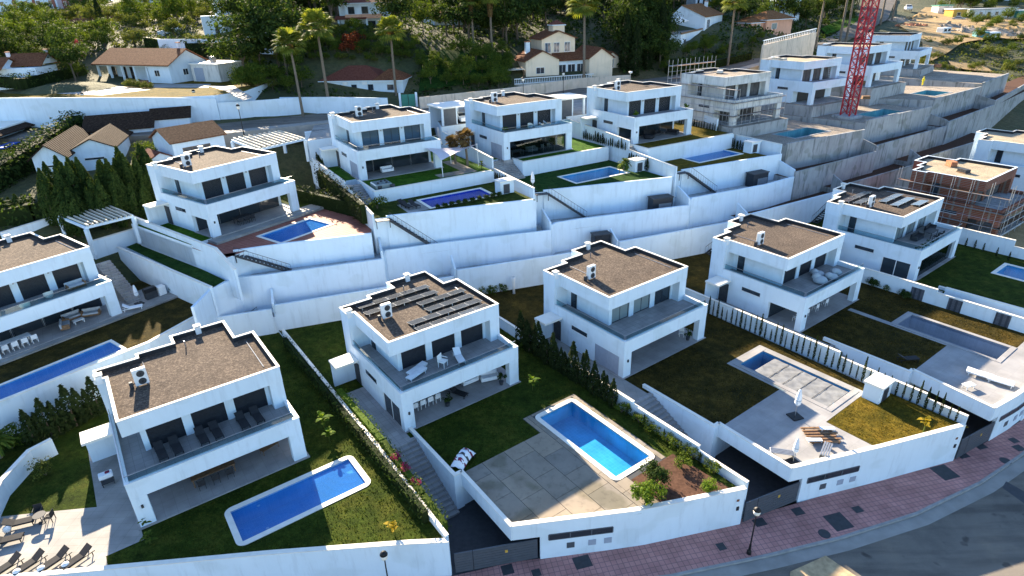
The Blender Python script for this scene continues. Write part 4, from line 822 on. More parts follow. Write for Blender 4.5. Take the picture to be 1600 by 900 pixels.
    if rail:
        MB().box(.3, .12, 3.82, VL - .3, .135, 4.36).build('glass_balustrade', 'rail_glass', t); MB().box(.12, .3, 3.82, .135, 9.6, 4.36).build('glass_balustrade', 'rail_glass', t); MB().box(.1, .1, 4.36, VL - .2, .15, 4.39).build('handrail', 'greymetal', t); MB().box(.1, .15, 4.36, .15, 9.6, 4.39).build('handrail', 'greymetal', t)
    if fit:
        MB().bbox(-2.2, 8.55, 2.6, -.004, 10.35, 2.8, .02).build('entrance_canopy', 'whiteroof', t); 
        MB().box(-.06, 8.75, 0, .0, 9.85, 2.2).build('entrance_door', 'charcoal', t); MB().box(-2.1, 10.1, -.3, -.004, 10.3, 2.6).build('porch_screen', wall, t)
        for q in ((.25, 9.92), (8.0, 13.55)):
            vt = MB().bbox(q[0] - .22, q[1] - .22, 6.6, q[0] + .22, q[1] + .22, 7.25, .02).build('roof_vent', 'white', t); MB().bbox(q[0] - .3, q[1] - .3, 7.32, q[0] + .3, q[1] + .3, 7.4, .02).build('vent_cap', 'coping', vt)
            for sx, sy in ((-1, -1), (1, -1), (1, 1), (-1, 1)): MB().box(q[0] + sx * .18 - .04, q[1] + sy * .18 - .04, 7.25, q[0] + sx * .18 + .04, q[1] + sy * .18 + .04, 7.32).build('cap_post', 'white', vt)
        for (x0, y0, x1, y1) in ((3.3, 7.9, 3.3, 11.2), (10.9, 4.2, 10.9, 9.2), (5.2, 3.4, 9.8, 3.4)): MB().bar((x0, y0, 6.64), (x1, y1, 6.64), .035, 5).build('roof_conduit', 'greymetal', t)
        for q in ((11.2, 9.6), (1.2, 3.4), (9.7, 13.2)): MB().lathe((q[0], q[1], 6.6), [(.16, 0), (.16, .03), (.09, .05)], 10).build('roof_drain', 'charcoal', t)
        MB().bar((6.6, 11.6, 6.6), (6.6, 11.6, 7.2), .05, 6).build('vent_pipe', 'greymetal', t)
        for u0, vv in ((4.76, 3.73), (7.78, 3.73)): MB().box(u0 - .07, vv - .1, 5.25, u0 + .07, vv, 5.4).build('wall_lamp', 'greymetal', t)
        MB().box(.45, -.09, 1.55, .6, 0, 1.8).build('wall_lamp', 'charcoal', t)
    return t
clear('smoked', (.45, .5, .52))
villa('E', 'white two-storey villa at bottom left with six dark loungers on its terrace'); villa('D', 'white villa with rows of solar panels on its gravel roof', side='glass'); villa('C', 'white villa with plain gravel roof and empty grey terrace, centre right', win='mixed', side='shutter')
villa('B', 'white villa with grey beanbags on its terrace, right of the covered pool'); villa('A', 'white villa with five slanting solar strips and planters on its terrace', win='pale', side='glass', front='glass'); villa('F', 'white villa cut by the left edge with pale wicker chairs on its terrace')
villa('G', 'white villa beside the red tiled pool court'); villa('H', 'white villa with a grey shade sail over its garden', win='glass', side='shutter'); villa('I', 'white villa with dark glazed porch and blue loungers on its terrace', front='glass', side='shutter')
villa('J', 'white villa with round potted plants on its terrace, rightmost finished one of the upper row', rail=False)
villa('K', 'unfinished pale villa wrapped in scaffolding on the building site', wall='stucco_old', roof='rubble', cop='stucco_old', rail=False, fit=False, fascia='stucco_old', bare=True); villa('L', 'unfinished white villa left of the red crane with ladders on its roof', roof='gravel_pale', rail=False, fit=False, bare=True, cop='stucco_old')
villa('M', 'unfinished white villa just behind the red crane', rail=False, fit=False, bare=True, roof='gravel_pale', cop='stucco_old'); villa('N', 'unfinished white villa farthest up the row beside the dirt lot', rail=False, fit=False, bare=True, cop='stucco_old')
villa('O', 'unfinished red brick villa shell with pale rubble on its roof', wall='brick', roof='gravel_pale', cop='stucco', rail=False, fit=False, bare=True); villa('P', 'unfinished white villa behind the brick shell at the right edge', roof='gravel_pale', rail=False, fit=False, bare=True)
# ------------------------------------------------------------------ plants
def rnd_unit(r):
    while True:
        p = Vector((r.uniform(-1, 1), r.uniform(-1, 1), r.uniform(-1, 1)))
        if .05 < p.length < 1: return p.normalized()
def leaf(mb, p, n, s, r, asp=.6):
    a = n.cross(Vector((r.uniform(-1, 1), r.uniform(-1, 1), r.uniform(-1, 1)))); a = a.normalized() if a.length > 1e-3 else Vector((1, 0, 0)); b = n.cross(a)
    a = a * s * .5; b = b * s * asp * .5
    mb.add([p - a, p - b * .9 + a * .1, p + a, p + b * .9 - a * .1], [(0, 1, 2, 3)])
def crown_mesh(seed, rx, rz, clumps, per, cr, ls, base=0.0, flat=.75, hollow=.55):
    r = random.Random(seed); mb = MB()
    for c in range(clumps):
        d = rnd_unit(r); k = r.uniform(hollow, 1.0)
        if d.z < -.35: d.z *= .4
        cx = Vector((d.x * rx * k, d.y * rx * k, base + d.z * rz * k)); cc = cr * r.uniform(.6, 1.25)
        for q in range(per):
            n = rnd_unit(r); p = cx + Vector((n.x * cc, n.y * cc, n.z * cc * flat)) * r.uniform(.6, 1.05)
            nn = (n + Vector((0, 0, .35)) + rnd_unit(r) * .6).normalized(); leaf(mb, p, nn, ls * r.uniform(.6, 1.3), r)
    return mb
def trunk_mesh(seed, h, r0, limbs, spread, top):
    r = random.Random(seed); mb = MB(); p = Vector((0, 0, -.4)); rad = r0; segs = 4; pts = [p]
    for k in range(segs): p = p + Vector((r.uniform(-.12, .12) * h * .15, r.uniform(-.12, .12) * h * .15, (h + .4) / segs)); pts.append(p)
    for k in range(segs): mb.bar(pts[k], pts[k + 1], r0 * (1 - .14 * k), 7, r0 * (1 - .14 * (k + 1)))
    for k in range(limbs):
        a = 2 * math.pi * k / limbs + r.uniform(-.4, .4); s = pts[-1 - (k % 2)]
        e = s + Vector((math.cos(a) * spread, math.sin(a) * spread, top * r.uniform(.5, 1.0))); m_ = (s + e) / 2 + Vector((0, 0, .1 * top))
        mb.bar(s, m_, r0 * .45, 5, r0 * .3); mb.bar(m_, e, r0 * .3, 5, r0 * .1)
    return mb
def tree_proto(name, label, seed, h, cr, mat, clumps, per, ls, trunk=.22, rz=None, cl=None, low=.45, cat='tree', flat=.75, hollow=.5):
    t = thing(name, label, cat); rz = rz or cr * .8
    trunk_mesh(seed, h * low, trunk, 5, cr * .55, h * (1 - low) * .5).build('trunk', 'bark', t)
    cb = crown_mesh(seed + 1, cr, rz, clumps, per, cl or cr * .38, ls, h - rz, flat, hollow); cb.build('crown', mat, t)
    return remember(t)
def cypress_proto(name, label, seed, h, r0, n, ls, mat='leaf_cypress', cat='cypress'):
    t = thing(name, label, cat); r = random.Random(seed); mb = MB(); MB().bar((0, 0, -.2), (0, 0, h * .7), r0 * .16, 6, r0 * .05).build('trunk', 'bark', t)
    for k in range(n):
        z = h * (.04 + .96 * (k / n)); q = z / h; rad = r0 * min(1.0, (.55 + 1.6 * q) if q < .25 else 1.0) * (1 - max(0, (q - .3) / .7) ** 1.6) + .02; a = r.uniform(0, 6.283); rr = rad * r.uniform(.75, 1.12)
        p = Vector((math.cos(a) * rr, math.sin(a) * rr, z)); nn = Vector((math.cos(a), math.sin(a), .5)) + rnd_unit(r) * .5; leaf(mb, p, nn.normalized(), ls * r.uniform(.7, 1.4), r, .5)
    mb.build('crown', mat, t); return remember(t)
def palm_proto(name, label, seed, h, trunk, fronds, fl, skirt, mat='leaf_palm', fan=True):
    t = thing(name, label, 'palm tree'); r = random.Random(seed); mb = MB(); lean = Vector((r.uniform(-.3, .3), r.uniform(-.3, .3), 0)); n = 8
    pts = [Vector((0, 0, -.5)) + Vector((lean.x * (k / n) ** 2, lean.y * (k / n) ** 2, (h + .5) * k / n)) for k in range(n + 1)]
    for k in range(n): mb.bar(pts[k], pts[k + 1], trunk * (1.25 - .45 * k / n), 8, trunk * (1.25 - .45 * (k + 1) / n))
    mb.build('trunk', 'palmbark', t); top = pts[-1]; mb = MB()
    for k in range(fronds):
        a = 2.4 * k + r.uniform(-.2, .2); el = R(r.uniform(-35, 75)) if fan else R(r.uniform(-15, 70)); d = Vector((math.cos(a) * math.cos(el), math.sin(a) * math.cos(el), math.sin(el)))
        side = d.cross(Vector((0, 0, 1))).normalized(); up = side.cross(d)
        if fan:
            s = top + d * fl * .25; e = top + d * fl * .52; mb.bar(top, e, .035, 4, .02)
            m_ = 13
            for q in range(m_):
                b = (q / (m_ - 1) - .5) * R(200); dd = d * math.cos(b) + side * math.sin(b); dd = (dd + Vector((0, 0, -.12))).normalized(); L = fl * .5 * (1 - .25 * abs(q / (m_ - 1) - .5)); w = dd.cross(up).normalized() * fl * .045
                mid = e + dd * L * .62; end = e + dd * L + Vector((0, 0, -.22 * L)); mb.add([e, mid - w, end, mid + w], [(0, 1, 2, 3)])
        else:
            prev = top
            for q in range(6):
                f = (q + 1) / 6; cur = top + d * fl * f + Vector((0, 0, -.55 * fl * f * f)); ax = (cur - prev).normalized(); sd = ax.cross(Vector((0, 0, 1))).normalized(); w = fl * .17 * (1 - .55 * f)
                for sg in (-1, 1): mb.add([prev, cur, cur + sd * sg * w + ax * w * .5 + Vector((0, 0, -.2 * w)), prev + sd * sg * w + ax * w * .5 + Vector((0, 0, -.2 * w))], [(0, 1, 2, 3)])
                prev = cur
    mb.build('crown', mat, t)
    if skirt:
        mb = MB()
        for k in range(int(60 * skirt)):
            a = r.uniform(0, 6.283); z = -r.uniform(.2, skirt); rr = trunk + .55 * (1 + z / skirt * .6); p = top + Vector((math.cos(a) * rr, math.sin(a) * rr, z)); leaf(mb, p, Vector((math.cos(a), math.sin(a), .25)).normalized(), .9, r, .35)
        mb.build('skirt', 'leaf_dead', t)
    return remember(t)
def shrub_proto(name, label, seed, r0, h, mat, clumps, per, ls, cat='shrub'):
    t = thing(name, label, cat); mb = MB(); rr = random.Random(seed)
    for k in range(5): a = rr.uniform(0, 6.28); mb.bar((0, 0, -.1), (math.cos(a) * r0 * .4, math.sin(a) * r0 * .4, h * .6), .04, 5, .015)
    mb.build('stem', 'bark', t); crown_mesh(seed, r0, h * .5, clumps, per, r0 * .42, ls, h * .52, .85, .3).build('foliage', mat, t); return remember(t)
def banana_proto(name, label, seed, h, n, mat, cat='plant'):
    t = thing(name, label, cat); r = random.Random(seed); mb = MB(); mb.bar((0, 0, -.1), (.05, .03, h * .55), .07, 6, .04); mb.build('stem', 'leaf_olive', t); mb = MB()
    for k in range(n):
        a = 2.4 * k + r.uniform(-.3, .3); z = h * (.3 + .35 * k / n); L = h * r.uniform(.35, .5); el = R(r.uniform(25, 75)); prev = Vector((0, 0, z)); d = Vector((math.cos(a) * math.cos(el), math.sin(a) * math.cos(el), math.sin(el))); sd = d.cross(Vector((0, 0, 1))).normalized()
        for q in range(4):
            f0, f1 = q / 4, (q + 1) / 4; p0 = Vector((0, 0, z)) + d * L * f0 + Vector((0, 0, -.5 * L * f0 * f0)); p1 = Vector((0, 0, z)) + d * L * f1 + Vector((0, 0, -.5 * L * f1 * f1)); w0 = L * .2 * math.sin(math.pi * min(.97, f0 * .9 + .08)); w1 = L * .2 * math.sin(math.pi * min(.97, f1 * .9 + .08)) if q < 3 else .01
            mb.add([p0 - sd * w0, p1 - sd * w1, p1 + sd * w1, p0 + sd * w0], [(0, 1, 2, 3)])
    mb.build('foliage', mat, t); return remember(t)
def hedge(name, label, pts, h, w, mat, z=None, dens=34, ls=.34, seed=1, cat='hedge', group=None, bulge=.25):
    """clipped or shaggy hedge along a plan line, leaves through its volume"""
    r = random.Random(seed); pts = [Vector((p[0], p[1], p[2] if len(p) > 2 and z is None else (z or 0))) for p in pts]; o = pts[0].copy(); t = thing(name, label, cat, o, 0, group); mb = MB(); core = MB()
    for a, b in zip(pts, pts[1:]):
        L = (b - a).length; d = (b - a) / L; n = Vector((-d.y, d.x, 0)); cnt = int(L * dens * h / 2)
        core.obox(a - o + d * .1, b - o - d * .1, w * .55, h * .8)
        for k in range(cnt):
            s = r.uniform(0, 1); e = r.random(); bh = h * (1 + bulge * math.sin(s * L * 1.7 + seed) * .5 + r.uniform(-.12, .1)); off = w / 2 * (1 + r.uniform(-.2, .2))
            if e < .38: p = a + d * L * s + n * off + Vector((0, 0, bh * r.random())); nn = n
            elif e < .76: p = a + d * L * s - n * off + Vector((0, 0, bh * r.random())); nn = -n
            else: p = a + d * L * s + n * off * r.uniform(-1, 1) + Vector((0, 0, bh)); nn = Vector((0, 0, 1))
            leaf(mb, p - o, (nn + rnd_unit(r) * .7 + Vector((0, 0, .3))).normalized(), ls * r.uniform(.6, 1.4), r)
    core.build('stems', 'leaf_cypress' if mat in ('leaf_dark', 'leaf_cypress') else mat, t); mb.build('foliage', mat, t); return t
P_ = {}
for k in range(3): P_['dark%d' % k] = tree_proto('wood_tree', '-', 20 + k, 13, 4.6, 'leaf_dark', 46, 62, .62, .3, 5.6, 1.9, .4)
for k in range(3): P_['mid%d' % k] = tree_proto('broadleaf_tree', '-', 40 + k, 7.5, 3.4, 'leaf_mid', 36, 56, .46, .2, 2.9, 1.4, .4)
for k in range(3): P_['olive%d' % k] = tree_proto('olive_tree', '-', 60 + k, 5.0, 2.8, 'leaf_olive', 30, 50, .40, .18, 1.9, 1.15, .4)
for k in range(2): P_['shrub%d' % k] = shrub_proto('shrub', '-', 80 + k, .9, 1.3, 'leaf_mid', 14, 34, .2)
P_['olivebush'] = shrub_proto('olive_bush', '-', 84, 1.3, 1.9, 'leaf_olive', 20, 40, .2); P_['brightbush'] = shrub_proto('shrub', '-', 85, .8, 1.2, 'leaf_bright', 34, 60, .14); P_['darkbush'] = shrub_proto('shrub', '-', 86, .95, 1.4, 'leaf_dark', 34, 60, .16); P_['redbush'] = shrub_proto('shrub', '-', 87, 1.6, 2.2, 'leaf_red', 16, 40, .3); P_['flowerbush'] = shrub_proto('bougainvillea', '-', 88, 1.6, 2.2, 'leaf_flower', 16, 40, .3)
for k in range(2): P_['mini%d' % k] = cypress_proto('young_cypress', '-', 90 + k, 2.1, .20, 230, .22)
P_['mid_cyp'] = cypress_proto('cypress', '-', 94, 3.4, .48, 420, .3); P_['cyp'] = cypress_proto('tall_cypress', '-', 95, 13, 1.5, 1500, .62); P_['screen'] = cypress_proto('screen_conifer', '-', 97, 8.0, 1.5, 1500, .5, 'leaf_dark', 'conifer'); P_['conifer'] = cypress_proto('conifer', '-', 96, 9, 2.2, 1400, .6, 'leaf_dark', 'conifer')
P_['palm0'] = palm_proto('fan_palm', '-', 100, 13.0, .22, 52, 3.3, 1.0); P_['palm1'] = palm_proto('fan_palm', '-', 101, 16.5, .26, 54, 3.5, 4.5); P_['palmS'] = palm_proto('small_palm', '-', 102, 3.2, .13, 26, 1.3, .9, 'leaf_dead'); P_['feather'] = palm_proto('feather_palm', '-', 103, 3.0, .18, 30, 2.6, 0, 'leaf_mid', False)
P_['banana'] = banana_proto('banana_plant', '-', 104, 2.8, 11, 'leaf_bright'); P_['yellowplant'] = banana_proto('yellow_leaved_plant', '-', 105, 2.4, 10, 'leaf_yellow'); P_['potpalm'] = banana_proto('leafy_plant', '-', 106, 1.4, 12, 'leaf_mid')
# ------------------------------------------------------------------ older houses round about
def gable_roof(t, name, x0, x1, y0, y1, z, rise, mat, over=.5, axis='x', parent=None, wallmat=None, th=.16):
    """pitched roof, ridge along x or y; tiles as a thick pair of slopes, gable ends in wall colour"""
    if axis == 'x':
        ym = (y0 + y1) / 2; sl = rise / ((y1 - y0) / 2); dz = sl * over
        r1 = [(x0 - over, y0 - over, z - dz), (x1 + over, y0 - over, z - dz), (x1 + over, ym, z + rise), (x0 - over, ym, z + rise)]; r2 = [(x0 - over, ym, z + rise), (x1 + over, ym, z + rise), (x1 + over, y1 + over, z - dz), (x0 - over, y1 + over, z - dz)]
        gab = [[(x0, y0, z), (x0, y1, z), (x0, ym, z + rise - .02)], [(x1, y1, z), (x1, y0, z), (x1, ym, z + rise - .02)]]
    else:
        xm = (x0 + x1) / 2; sl = rise / ((x1 - x0) / 2); dz = sl * over
        r1 = [(x0 - over, y1 + over, z - dz), (x0 - over, y0 - over, z - dz), (xm, y0 - over, z + rise), (xm, y1 + over, z + rise)]; r2 = [(xm, y1 + over, z + rise), (xm, y0 - over, z + rise), (x1 + over, y0 - over, z - dz), (x1 + over, y1 + over, z - dz)]
        gab = [[(x0, y0, z), (x1, y0, z), (xm, y0, z + rise - .02)], [(x1, y1, z), (x0, y1, z), (xm, y1, z + rise - .02)]]
    for r in (r1, r2):
        k = MB(); up = [(p[0], p[1], p[2] + th) for p in r]; k.add(list(r) + up, [(3, 2, 1, 0), (4, 5, 6, 7), (0, 1, 5, 4), (1, 2, 6, 5), (2, 3, 7, 6), (3, 0, 4, 7)]); k.build(name, mat, t)
    if wallmat: 
        k = MB(); [k.poly(g) for g in gab[:1]]; k.build('gable', wallmat, t); k = MB(); [k.poly(g) for g in gab[1:]]; k.build('gable', wallmat, t)
def hip_roof(t, name, x0, x1, y0, y1, z, rise, mat, over=.5, inset=None):
    x0 -= over; x1 += over; y0 -= over; y1 += over; ym = (y0 + y1) / 2; i = inset if inset is not None else (y1 - y0) / 2
    a, b = (x0 + i, ym, z + rise), (x1 - i, ym, z + rise); k = MB(); e = [(x0, y0, z), (x1, y0, z), (x1, y1, z), (x0, y1, z)]
    k.add(e + [a, b], [(0, 1, 5, 4), (1, 2, 5), (2, 3, 4, 5), (3, 0, 4), (3, 2, 1, 0)]); k.build(name, mat, t); MB().box(x0 + .02, y0 + .02, z - .18, x1 - .02, y1 - .02, z - .005).build('eaves', 'stucco', t)
def hwin(t, x, z, w, h, y=0.0, mat='pane', frame='white', nm=2, side=None):
    if side is None: return window(t, 'window', x, x + w, y - .0, z, z + h, mat, nm, frame)
    o = MB().box(side - .05, x, z, side + .05, x + w, z + h).build('window', frame, t); s = 1 if side > .1 else -1
    for k in range(nm): a = x + .06 + (w - .06) * k / nm; MB().box(side + s * .05, a, z + .06, side + s * .06, a + (w - .06) / nm - .06, z + h - .06).build('pane', mat, o)
    return o
HL = {}
def house_at(label, pl, pr, z, cat='house', name='house', depth=None):
    a = W(pl[0], pl[1], z); b = W(pr[0], pr[1], z); d = b - a; t = thing(name, label, cat, a, math.atan2(d.y, d.x)); HL[t.name] = d.length; return t, d.length
def chimney(t, x, y, z, h, mat='stucco', w=.55):
    c = MB().bbox(x - w / 2, y - w / 2, z, x + w / 2, y + w / 2, z + h, .03).build('chimney', mat, t); MB().bbox(x - w / 2 - .1, y - w / 2 - .1, z + h, x + w / 2 + .1, y + w / 2 + .1, z + h + .12, .03).build('chimney_cap', 'terracotta', c)
# long single-storey villa with porch
t, L = house_at('long white single-storey villa with tiled roof and columned porch, upper left', (157, 126), (264, 130), 21.8); t.scale = (1.05, 1, 1.22)
MB().box(0, 2.2, -1, L, 9, 2.9).build('wall', 'stucco', t); MB().box(L * .72, 0, -1, L, 2.2, 2.9).build('wall', 'stucco', t); MB().box(0, 0, -1, L * .72, 2.2, .1).build('porch_floor', 'terracotta', t); MB().box(0, 0, 2.45, L * .72, .35, 2.9).build('porch_beam', 'stucco', t)
for k in range(5): MB().bbox(L * .72 * k / 4.2, 0, .1, L * .72 * k / 4.2 + .38, .38, 2.45, .03).build('porch_column', 'stucco', t)
for x in (1.2, 4.2, 7.0): window(t, 'patio_door', x, x + 1.6, 2.18, .15, 2.2, 'pane', 2, 'timber')
hwin(t, L * .8, 1.0, 1.4, 1.0, -.02); hwin(t, 3.0, 1.0, 1.2, 1.0, side=L); gable_roof(t, 'roof_slope', 0, L, 0, 9, 2.9, 2.0, 'rooftile', .6, 'x', None, 'stucco'); chimney(t, L * .85, 6.0, 4.0, 1.8)
MB().box(L + 1.2, 4, -1, L + 8.5, 10, 2.6).build('garage', 'stucco_old', t); MB().box(L - .01, 5.5, 2.35, L + 2.4, 9.5, 2.6).build('carport_roof', 'whiteroof', t); MB().bbox(L + 1.0, 3.8, 2.6, L + 8.7, 10.2, 2.8, .03).build('garage_roof', 'whiteroof', t); MB().box(L + 2.0, 3.94, 0, L + 4.4, 4.02, 2.1).build('garage_door', 'shutter_grey', t); MB().bbox(L + 4.4, 6, 2.8, L + 5.3, 6.9, 3.7, .03).build('roof_unit', 'greymetal', t)
# house behind hedge at far left
t, L = house_at('white house with tiled roofs behind dark hedge at the left edge', (-40, 132), (62, 128), 23.2); MB().box(0, 0, -2, L, 7, 2.6).build('wall', 'stucco', t); gable_roof(t, 'roof_slope', 0, L * .55, -2, 5, 2.6, 1.8, 'rooftile', .5, 'x', None, 'stucco'); gable_roof(t, 'roof_slope', L * .5, L, 2, 8, 3.0, 1.8, 'rooftile', .4, 'x', None, 'stucco'); chimney(t, L * .4, 5, 3.4, 1.8); chimney(t, L * .95, 6, 4.2, 1.2)
# tiled villa left of centre
t, L = house_at('low white villa with weathered brown tiled gables behind tall dark conifers', (62, 281), (112, 276), 14.6); MB().box(0, 0, -2, L, 15, 3.0).build('wall', 'stucco', t); MB().box(L, 3, -2, L + 5.5, 16, 3.0).build('wall', 'stucco', t); gable_roof(t, 'roof_slope', 0, L, 0, 15, 3.0, 1.5, 'rooftile_dark', .5, 'y', None, 'stucco'); gable_roof(t, 'roof_slope', L, L + 5.5, 3, 16, 3.0, 1.3, 'rooftile_dark', .3, 'y', None, 'stucco'); hwin(t, .9, 1.5, 2.0, .35, -.02, nm=1); hwin(t, L + 1.3, 1.4, 2.6, .4, 2.98, nm=1)
MB().box(3, 15, -2, L + 8.5, 23, 3.6).build('wall', 'stucco', t); gable_roof(t, 'roof_slope', 3, L + 8.5, 15, 23, 3.6, 1.7, 'rooftile_dark', .5, 'x', None, 'stucco'); MB().box(L + 8.5, 17, -2, L + 14, 22, 4.4).build('wall', 'stucco', t); gable_roof(t, 'roof_slope', L + 8.5, L + 14, 17, 22, 4.4, 1.2, 'rooftile_dark', .4, 'x', None, 'stucco'); hwin(t, L + 10, 1.8, 1.6, 1.0, 16.98)
# tile roofed house next to it with garage
t, L = house_at('white house with orange-brown tiled roof just behind the villa by the red pool court', (278, 262), (357, 246), 14.4); MB().box(0, 0, -3, L, 7, 3.6).build('wall', 'stucco', t); gable_roof(t, 'roof_slope', 0, L, 0, 7, 3.6, 1.5, 'rooftile', .4, 'x', None, 'stucco'); hwin(t, 1.3, 1.8, 4.0, .8, -.02, 'interior', 'timber', 3); MB().box(-3.2, 1, -3, 0, 5, 1.5).build('annex', 'stucco', t); gable_roof(t, 'annex_roof', -3.2, 0, 1, 5, 1.5, .8, 'rooftile_red', .2, 'y', None, 'stucco'); hwin(t, -2.2, .2, 1.2, .8, .98)
# walls and blue pool cover house at the left edge
t, L = house_at('white building with flat tiled verge and blue awning at the left edge', (-30, 238), (62, 205), 16.4); MB().box(0, 0, -4, L, 7, 2.2).build('wall', 'stucco', t); k = MB(); k.add([(-.3, -1.6, 1.6), (L * .8, -1.6, 1.6), (L * .8, .1, 2.1), (-.3, .1, 2.1), (-.3, -1.6, 1.75), (L * .8, -1.6, 1.75), (L * .8, .1, 2.25), (-.3, .1, 2.25)], [(3, 2, 1, 0), (4, 5, 6, 7), (0, 1, 5, 4), (1, 2, 6, 5), (3, 0, 4, 7), (2, 3, 7, 6)]); k.build('tiled_verge', 'rooftile_dark', t); MB().box(0, -3.4, .3, L * .72, -1.7, .5).build('awning', 'blue', t); MB().box(-.2, -.2, 2.2, L + .2, 7.2, 2.4).build('roof', 'whiteroof', t)
# hipped house under the palms
t, L = house_at('white house with hipped reddish roof behind the palms and white wall', (483, 151), (631, 149), 18.3); MB().box(3.0, 0, -1, L, 9, 3.0).build('wall', 'stucco', t); MB().box(0, .5, -1, 3.0, 5, 2.4).build('porch_wall', 'stucco_old', t); hip_roof(t, 'roof', 3.0, L - 4, 0, 9, 3.0, 2.4, 'rooftile_red', .5); hip_roof(t, 'roof', L - 5.5, L, -.4, 6.0, 3.0, 1.8, 'rooftile', .5, 2.6)
k = MB(); k.add([(-.4, -.2, 2.3), (3.2, -.2, 2.5), (3.2, 5, 3.1), (-.4, 5, 2.9), (-.4, -.2, 2.45), (3.2, -.2, 2.65), (3.2, 5, 3.25), (-.4, 5, 3.05)], [(3, 2, 1, 0), (4, 5, 6, 7), (0, 1, 5, 4), (1, 2, 6, 5), (3, 0, 4, 7), (2, 3, 7, 6)]); k.build('porch_roof', 'rooftile_red', t)
for x, w, h, z in ((4.0, .9, 1.9, .2), (5.6, 1.5, 2.1, .1), (9.2, 1.1, 1.1, 1.1), (12.6, 1.1, 1.1, 1.1), (L - 3.2, 1.3, 1.0, 1.1)): hwin(t, x, z, w, h, -.02, 'pane', 'dark')
hwin(t, .6, .4, 1.6, 1.2, .48); MB().box(7.6, -.4, 2.2, 8.5, 0, 2.75).build('wall_unit', 'white', t); MB().box(11.6, -.4, 2.2, 12.5, 0, 2.75).build('wall_unit', 'white', t)
# two-storey house up the slope
t, L = house_at('two-storey white house with arched porch on the slope among dark trees', (530, 52), (600, 50), 28.9); MB().box(0, 2.2, -4, L, 9, 6.2).build('wall', 'stucco', t); MB().box(L * .18, .5, 3.1, L, 2.2, 6.2).build('upper_wall', 'stucco', t); hip_roof(t, 'roof', 0, L, .5, 9, 6.3, 2.0, 'rooftile_red', .6); gable_roof(t, 'porch_roof', -.3, L * .62, -.2, 2.4, 3.0, .5, 'rooftile_red', .3, 'x', None, 'stucco'); MB().box(0, 0, -4, L, 2.2, .0).build('porch_floor', 'stucco_old', t)
for k in range(4): MB().bbox(L * k / 3.2, 0, 0, L * k / 3.2 + .4, .4, 2.9, .03).build('porch_column', 'stucco', t)
for x in (L * .25, L * .55): hwin(t, x, 4.0, 1.5, 1.5, .48, 'pane', 'dark')
hwin(t, 1.0, .4, 2.0, 2.0, 2.18, 'pane', 'dark'); hwin(t, L * .6, .4, 2.0, 2.0, 2.18, 'pane', 'dark'); MB().box(L * .18, .1, 3.0, L, .2, 3.9).build('balcony_rail', 'pinkwall', t)
# house among palms
t, L = house_at('white cottage with orange tiled gables half hidden by shrubs among the wood', (680, 48), (738, 44), 28.4); MB().box(0, 0, -3, L * .5, 5, 2.4).build('wall', 'stucco', t); MB().box(L * .5, -1, -3, L, 6, 3.8).build('wall', 'stucco', t); gable_roof(t, 'roof_slope', 0, L * .5, 0, 5, 2.4, 1.3, 'rooftile_orange', .2, 'x', None, 'stucco'); gable_roof(t, 'roof_slope', L * .5, L, -1, 6, 3.8, 2.0, 'rooftile_orange', .25, 'y', None, 'stucco'); hwin(t, L * .7, .8, 1.2, 1.2, -1.02); chimney(t, L * .45, 2, 2.6, 2.8)
# cream villa on the road
t, L = house_at('cream villa with tower and balustraded terrace beside the upper road', (822, 128), (965, 118), 18.9, 'villa', 'cream_villa'); t.scale = (1.06, 1.1, 1.22); MB().box(0, 0, -3, L * .33, 8, 3.4).build('wall', 'cream', t); MB().box(L * .33, 1.2, -3, L * .62, 9, 3.2).build('wall', 'stucco', t); MB().box(L * .62, -1.0, -3, L * .86, 8, 3.4).build('wall', 'cream', t); MB().box(L * .86, 2.2, -3, L, 9, 3.0).build('wall', 'cream', t)
MB().box(L * .22, 3.5, 3.2, L * .56, 10, 6.6).build('upper_wall', 'cream', t); gable_roof(t, 'roof_slope', 0, L * .33, 0, 8, 3.4, 1.5, 'rooftile', .4, 'y', None, 'cream'); gable_roof(t, 'roof_slope', L * .22, L * .56, 3.5, 10, 6.6, 1.2, 'rooftile', .4, 'y', None, 'cream'); gable_roof(t, 'roof_slope', L * .62, L * .86, -1, 8, 3.4, 1.5, 'rooftile', .4, 'y', None, 'cream'); gable_roof(t, 'roof_slope', L * .86, L, 2.2, 9, 3.0, .9, 'rooftile', .3, 'y', None, 'cream')
k = MB(); k.add([(L * .32, .6, 3.0), (L * .63, .6, 3.0), (L * .63, 3.6, 4.1), (L * .32, 3.6, 4.1), (L * .32, .6, 3.2), (L * .63, .6, 3.2), (L * .63, 3.6, 4.3), (L * .32, 3.6, 4.3)], [(3, 2, 1, 0), (4, 5, 6, 7), (0, 1, 5, 4), (1, 2, 6, 5), (3, 0, 4, 7), (2, 3, 7, 6)]); k.build('porch_roof', 'rooftile', t)
MB().box(L * .36, 5, 6.6, L * .48, 7.4, 8.8).build('tower', 'cream', t); hip_roof(t, 'tower_roof', L * .36, L * .48, 5, 7.4, 8.85, .7, 'rooftile_red', .25); chimney(t, L * .1, 5, 3.8, 2.4, 'stucco', .9)
for x in (.25, .34, .45): hwin(t, L * x, 4.3, 1.3, 1.7, 3.48, 'pane_blue')
for x in (.345, .44, .535): hwin(t, L * x, .2, 1.7, 2.2, 1.18, 'pane')
hwin(t, L * .1, 1.2, 1.8, 1.1, -.02); hwin(t, L * .9, 1.2, 1.0, 1.5, 2.18); MB().box(-3.5, -3.2, -3, L * .62, -2.9, .1).build('terrace_wall', 'tanwall', t); MB().box(-3.5, -2.9, -3, L * .62, 0.0, .0).build('terrace', 'stone_tile', t); MB().box(-3.5, -3.15, .85, L * .62, -2.95, .97).build('balustrade_rail', 'white', t); MB().box(-3.5, -3.15, .1, L * .62, -2.95, .2).build('balustrade_base', 'white', t)
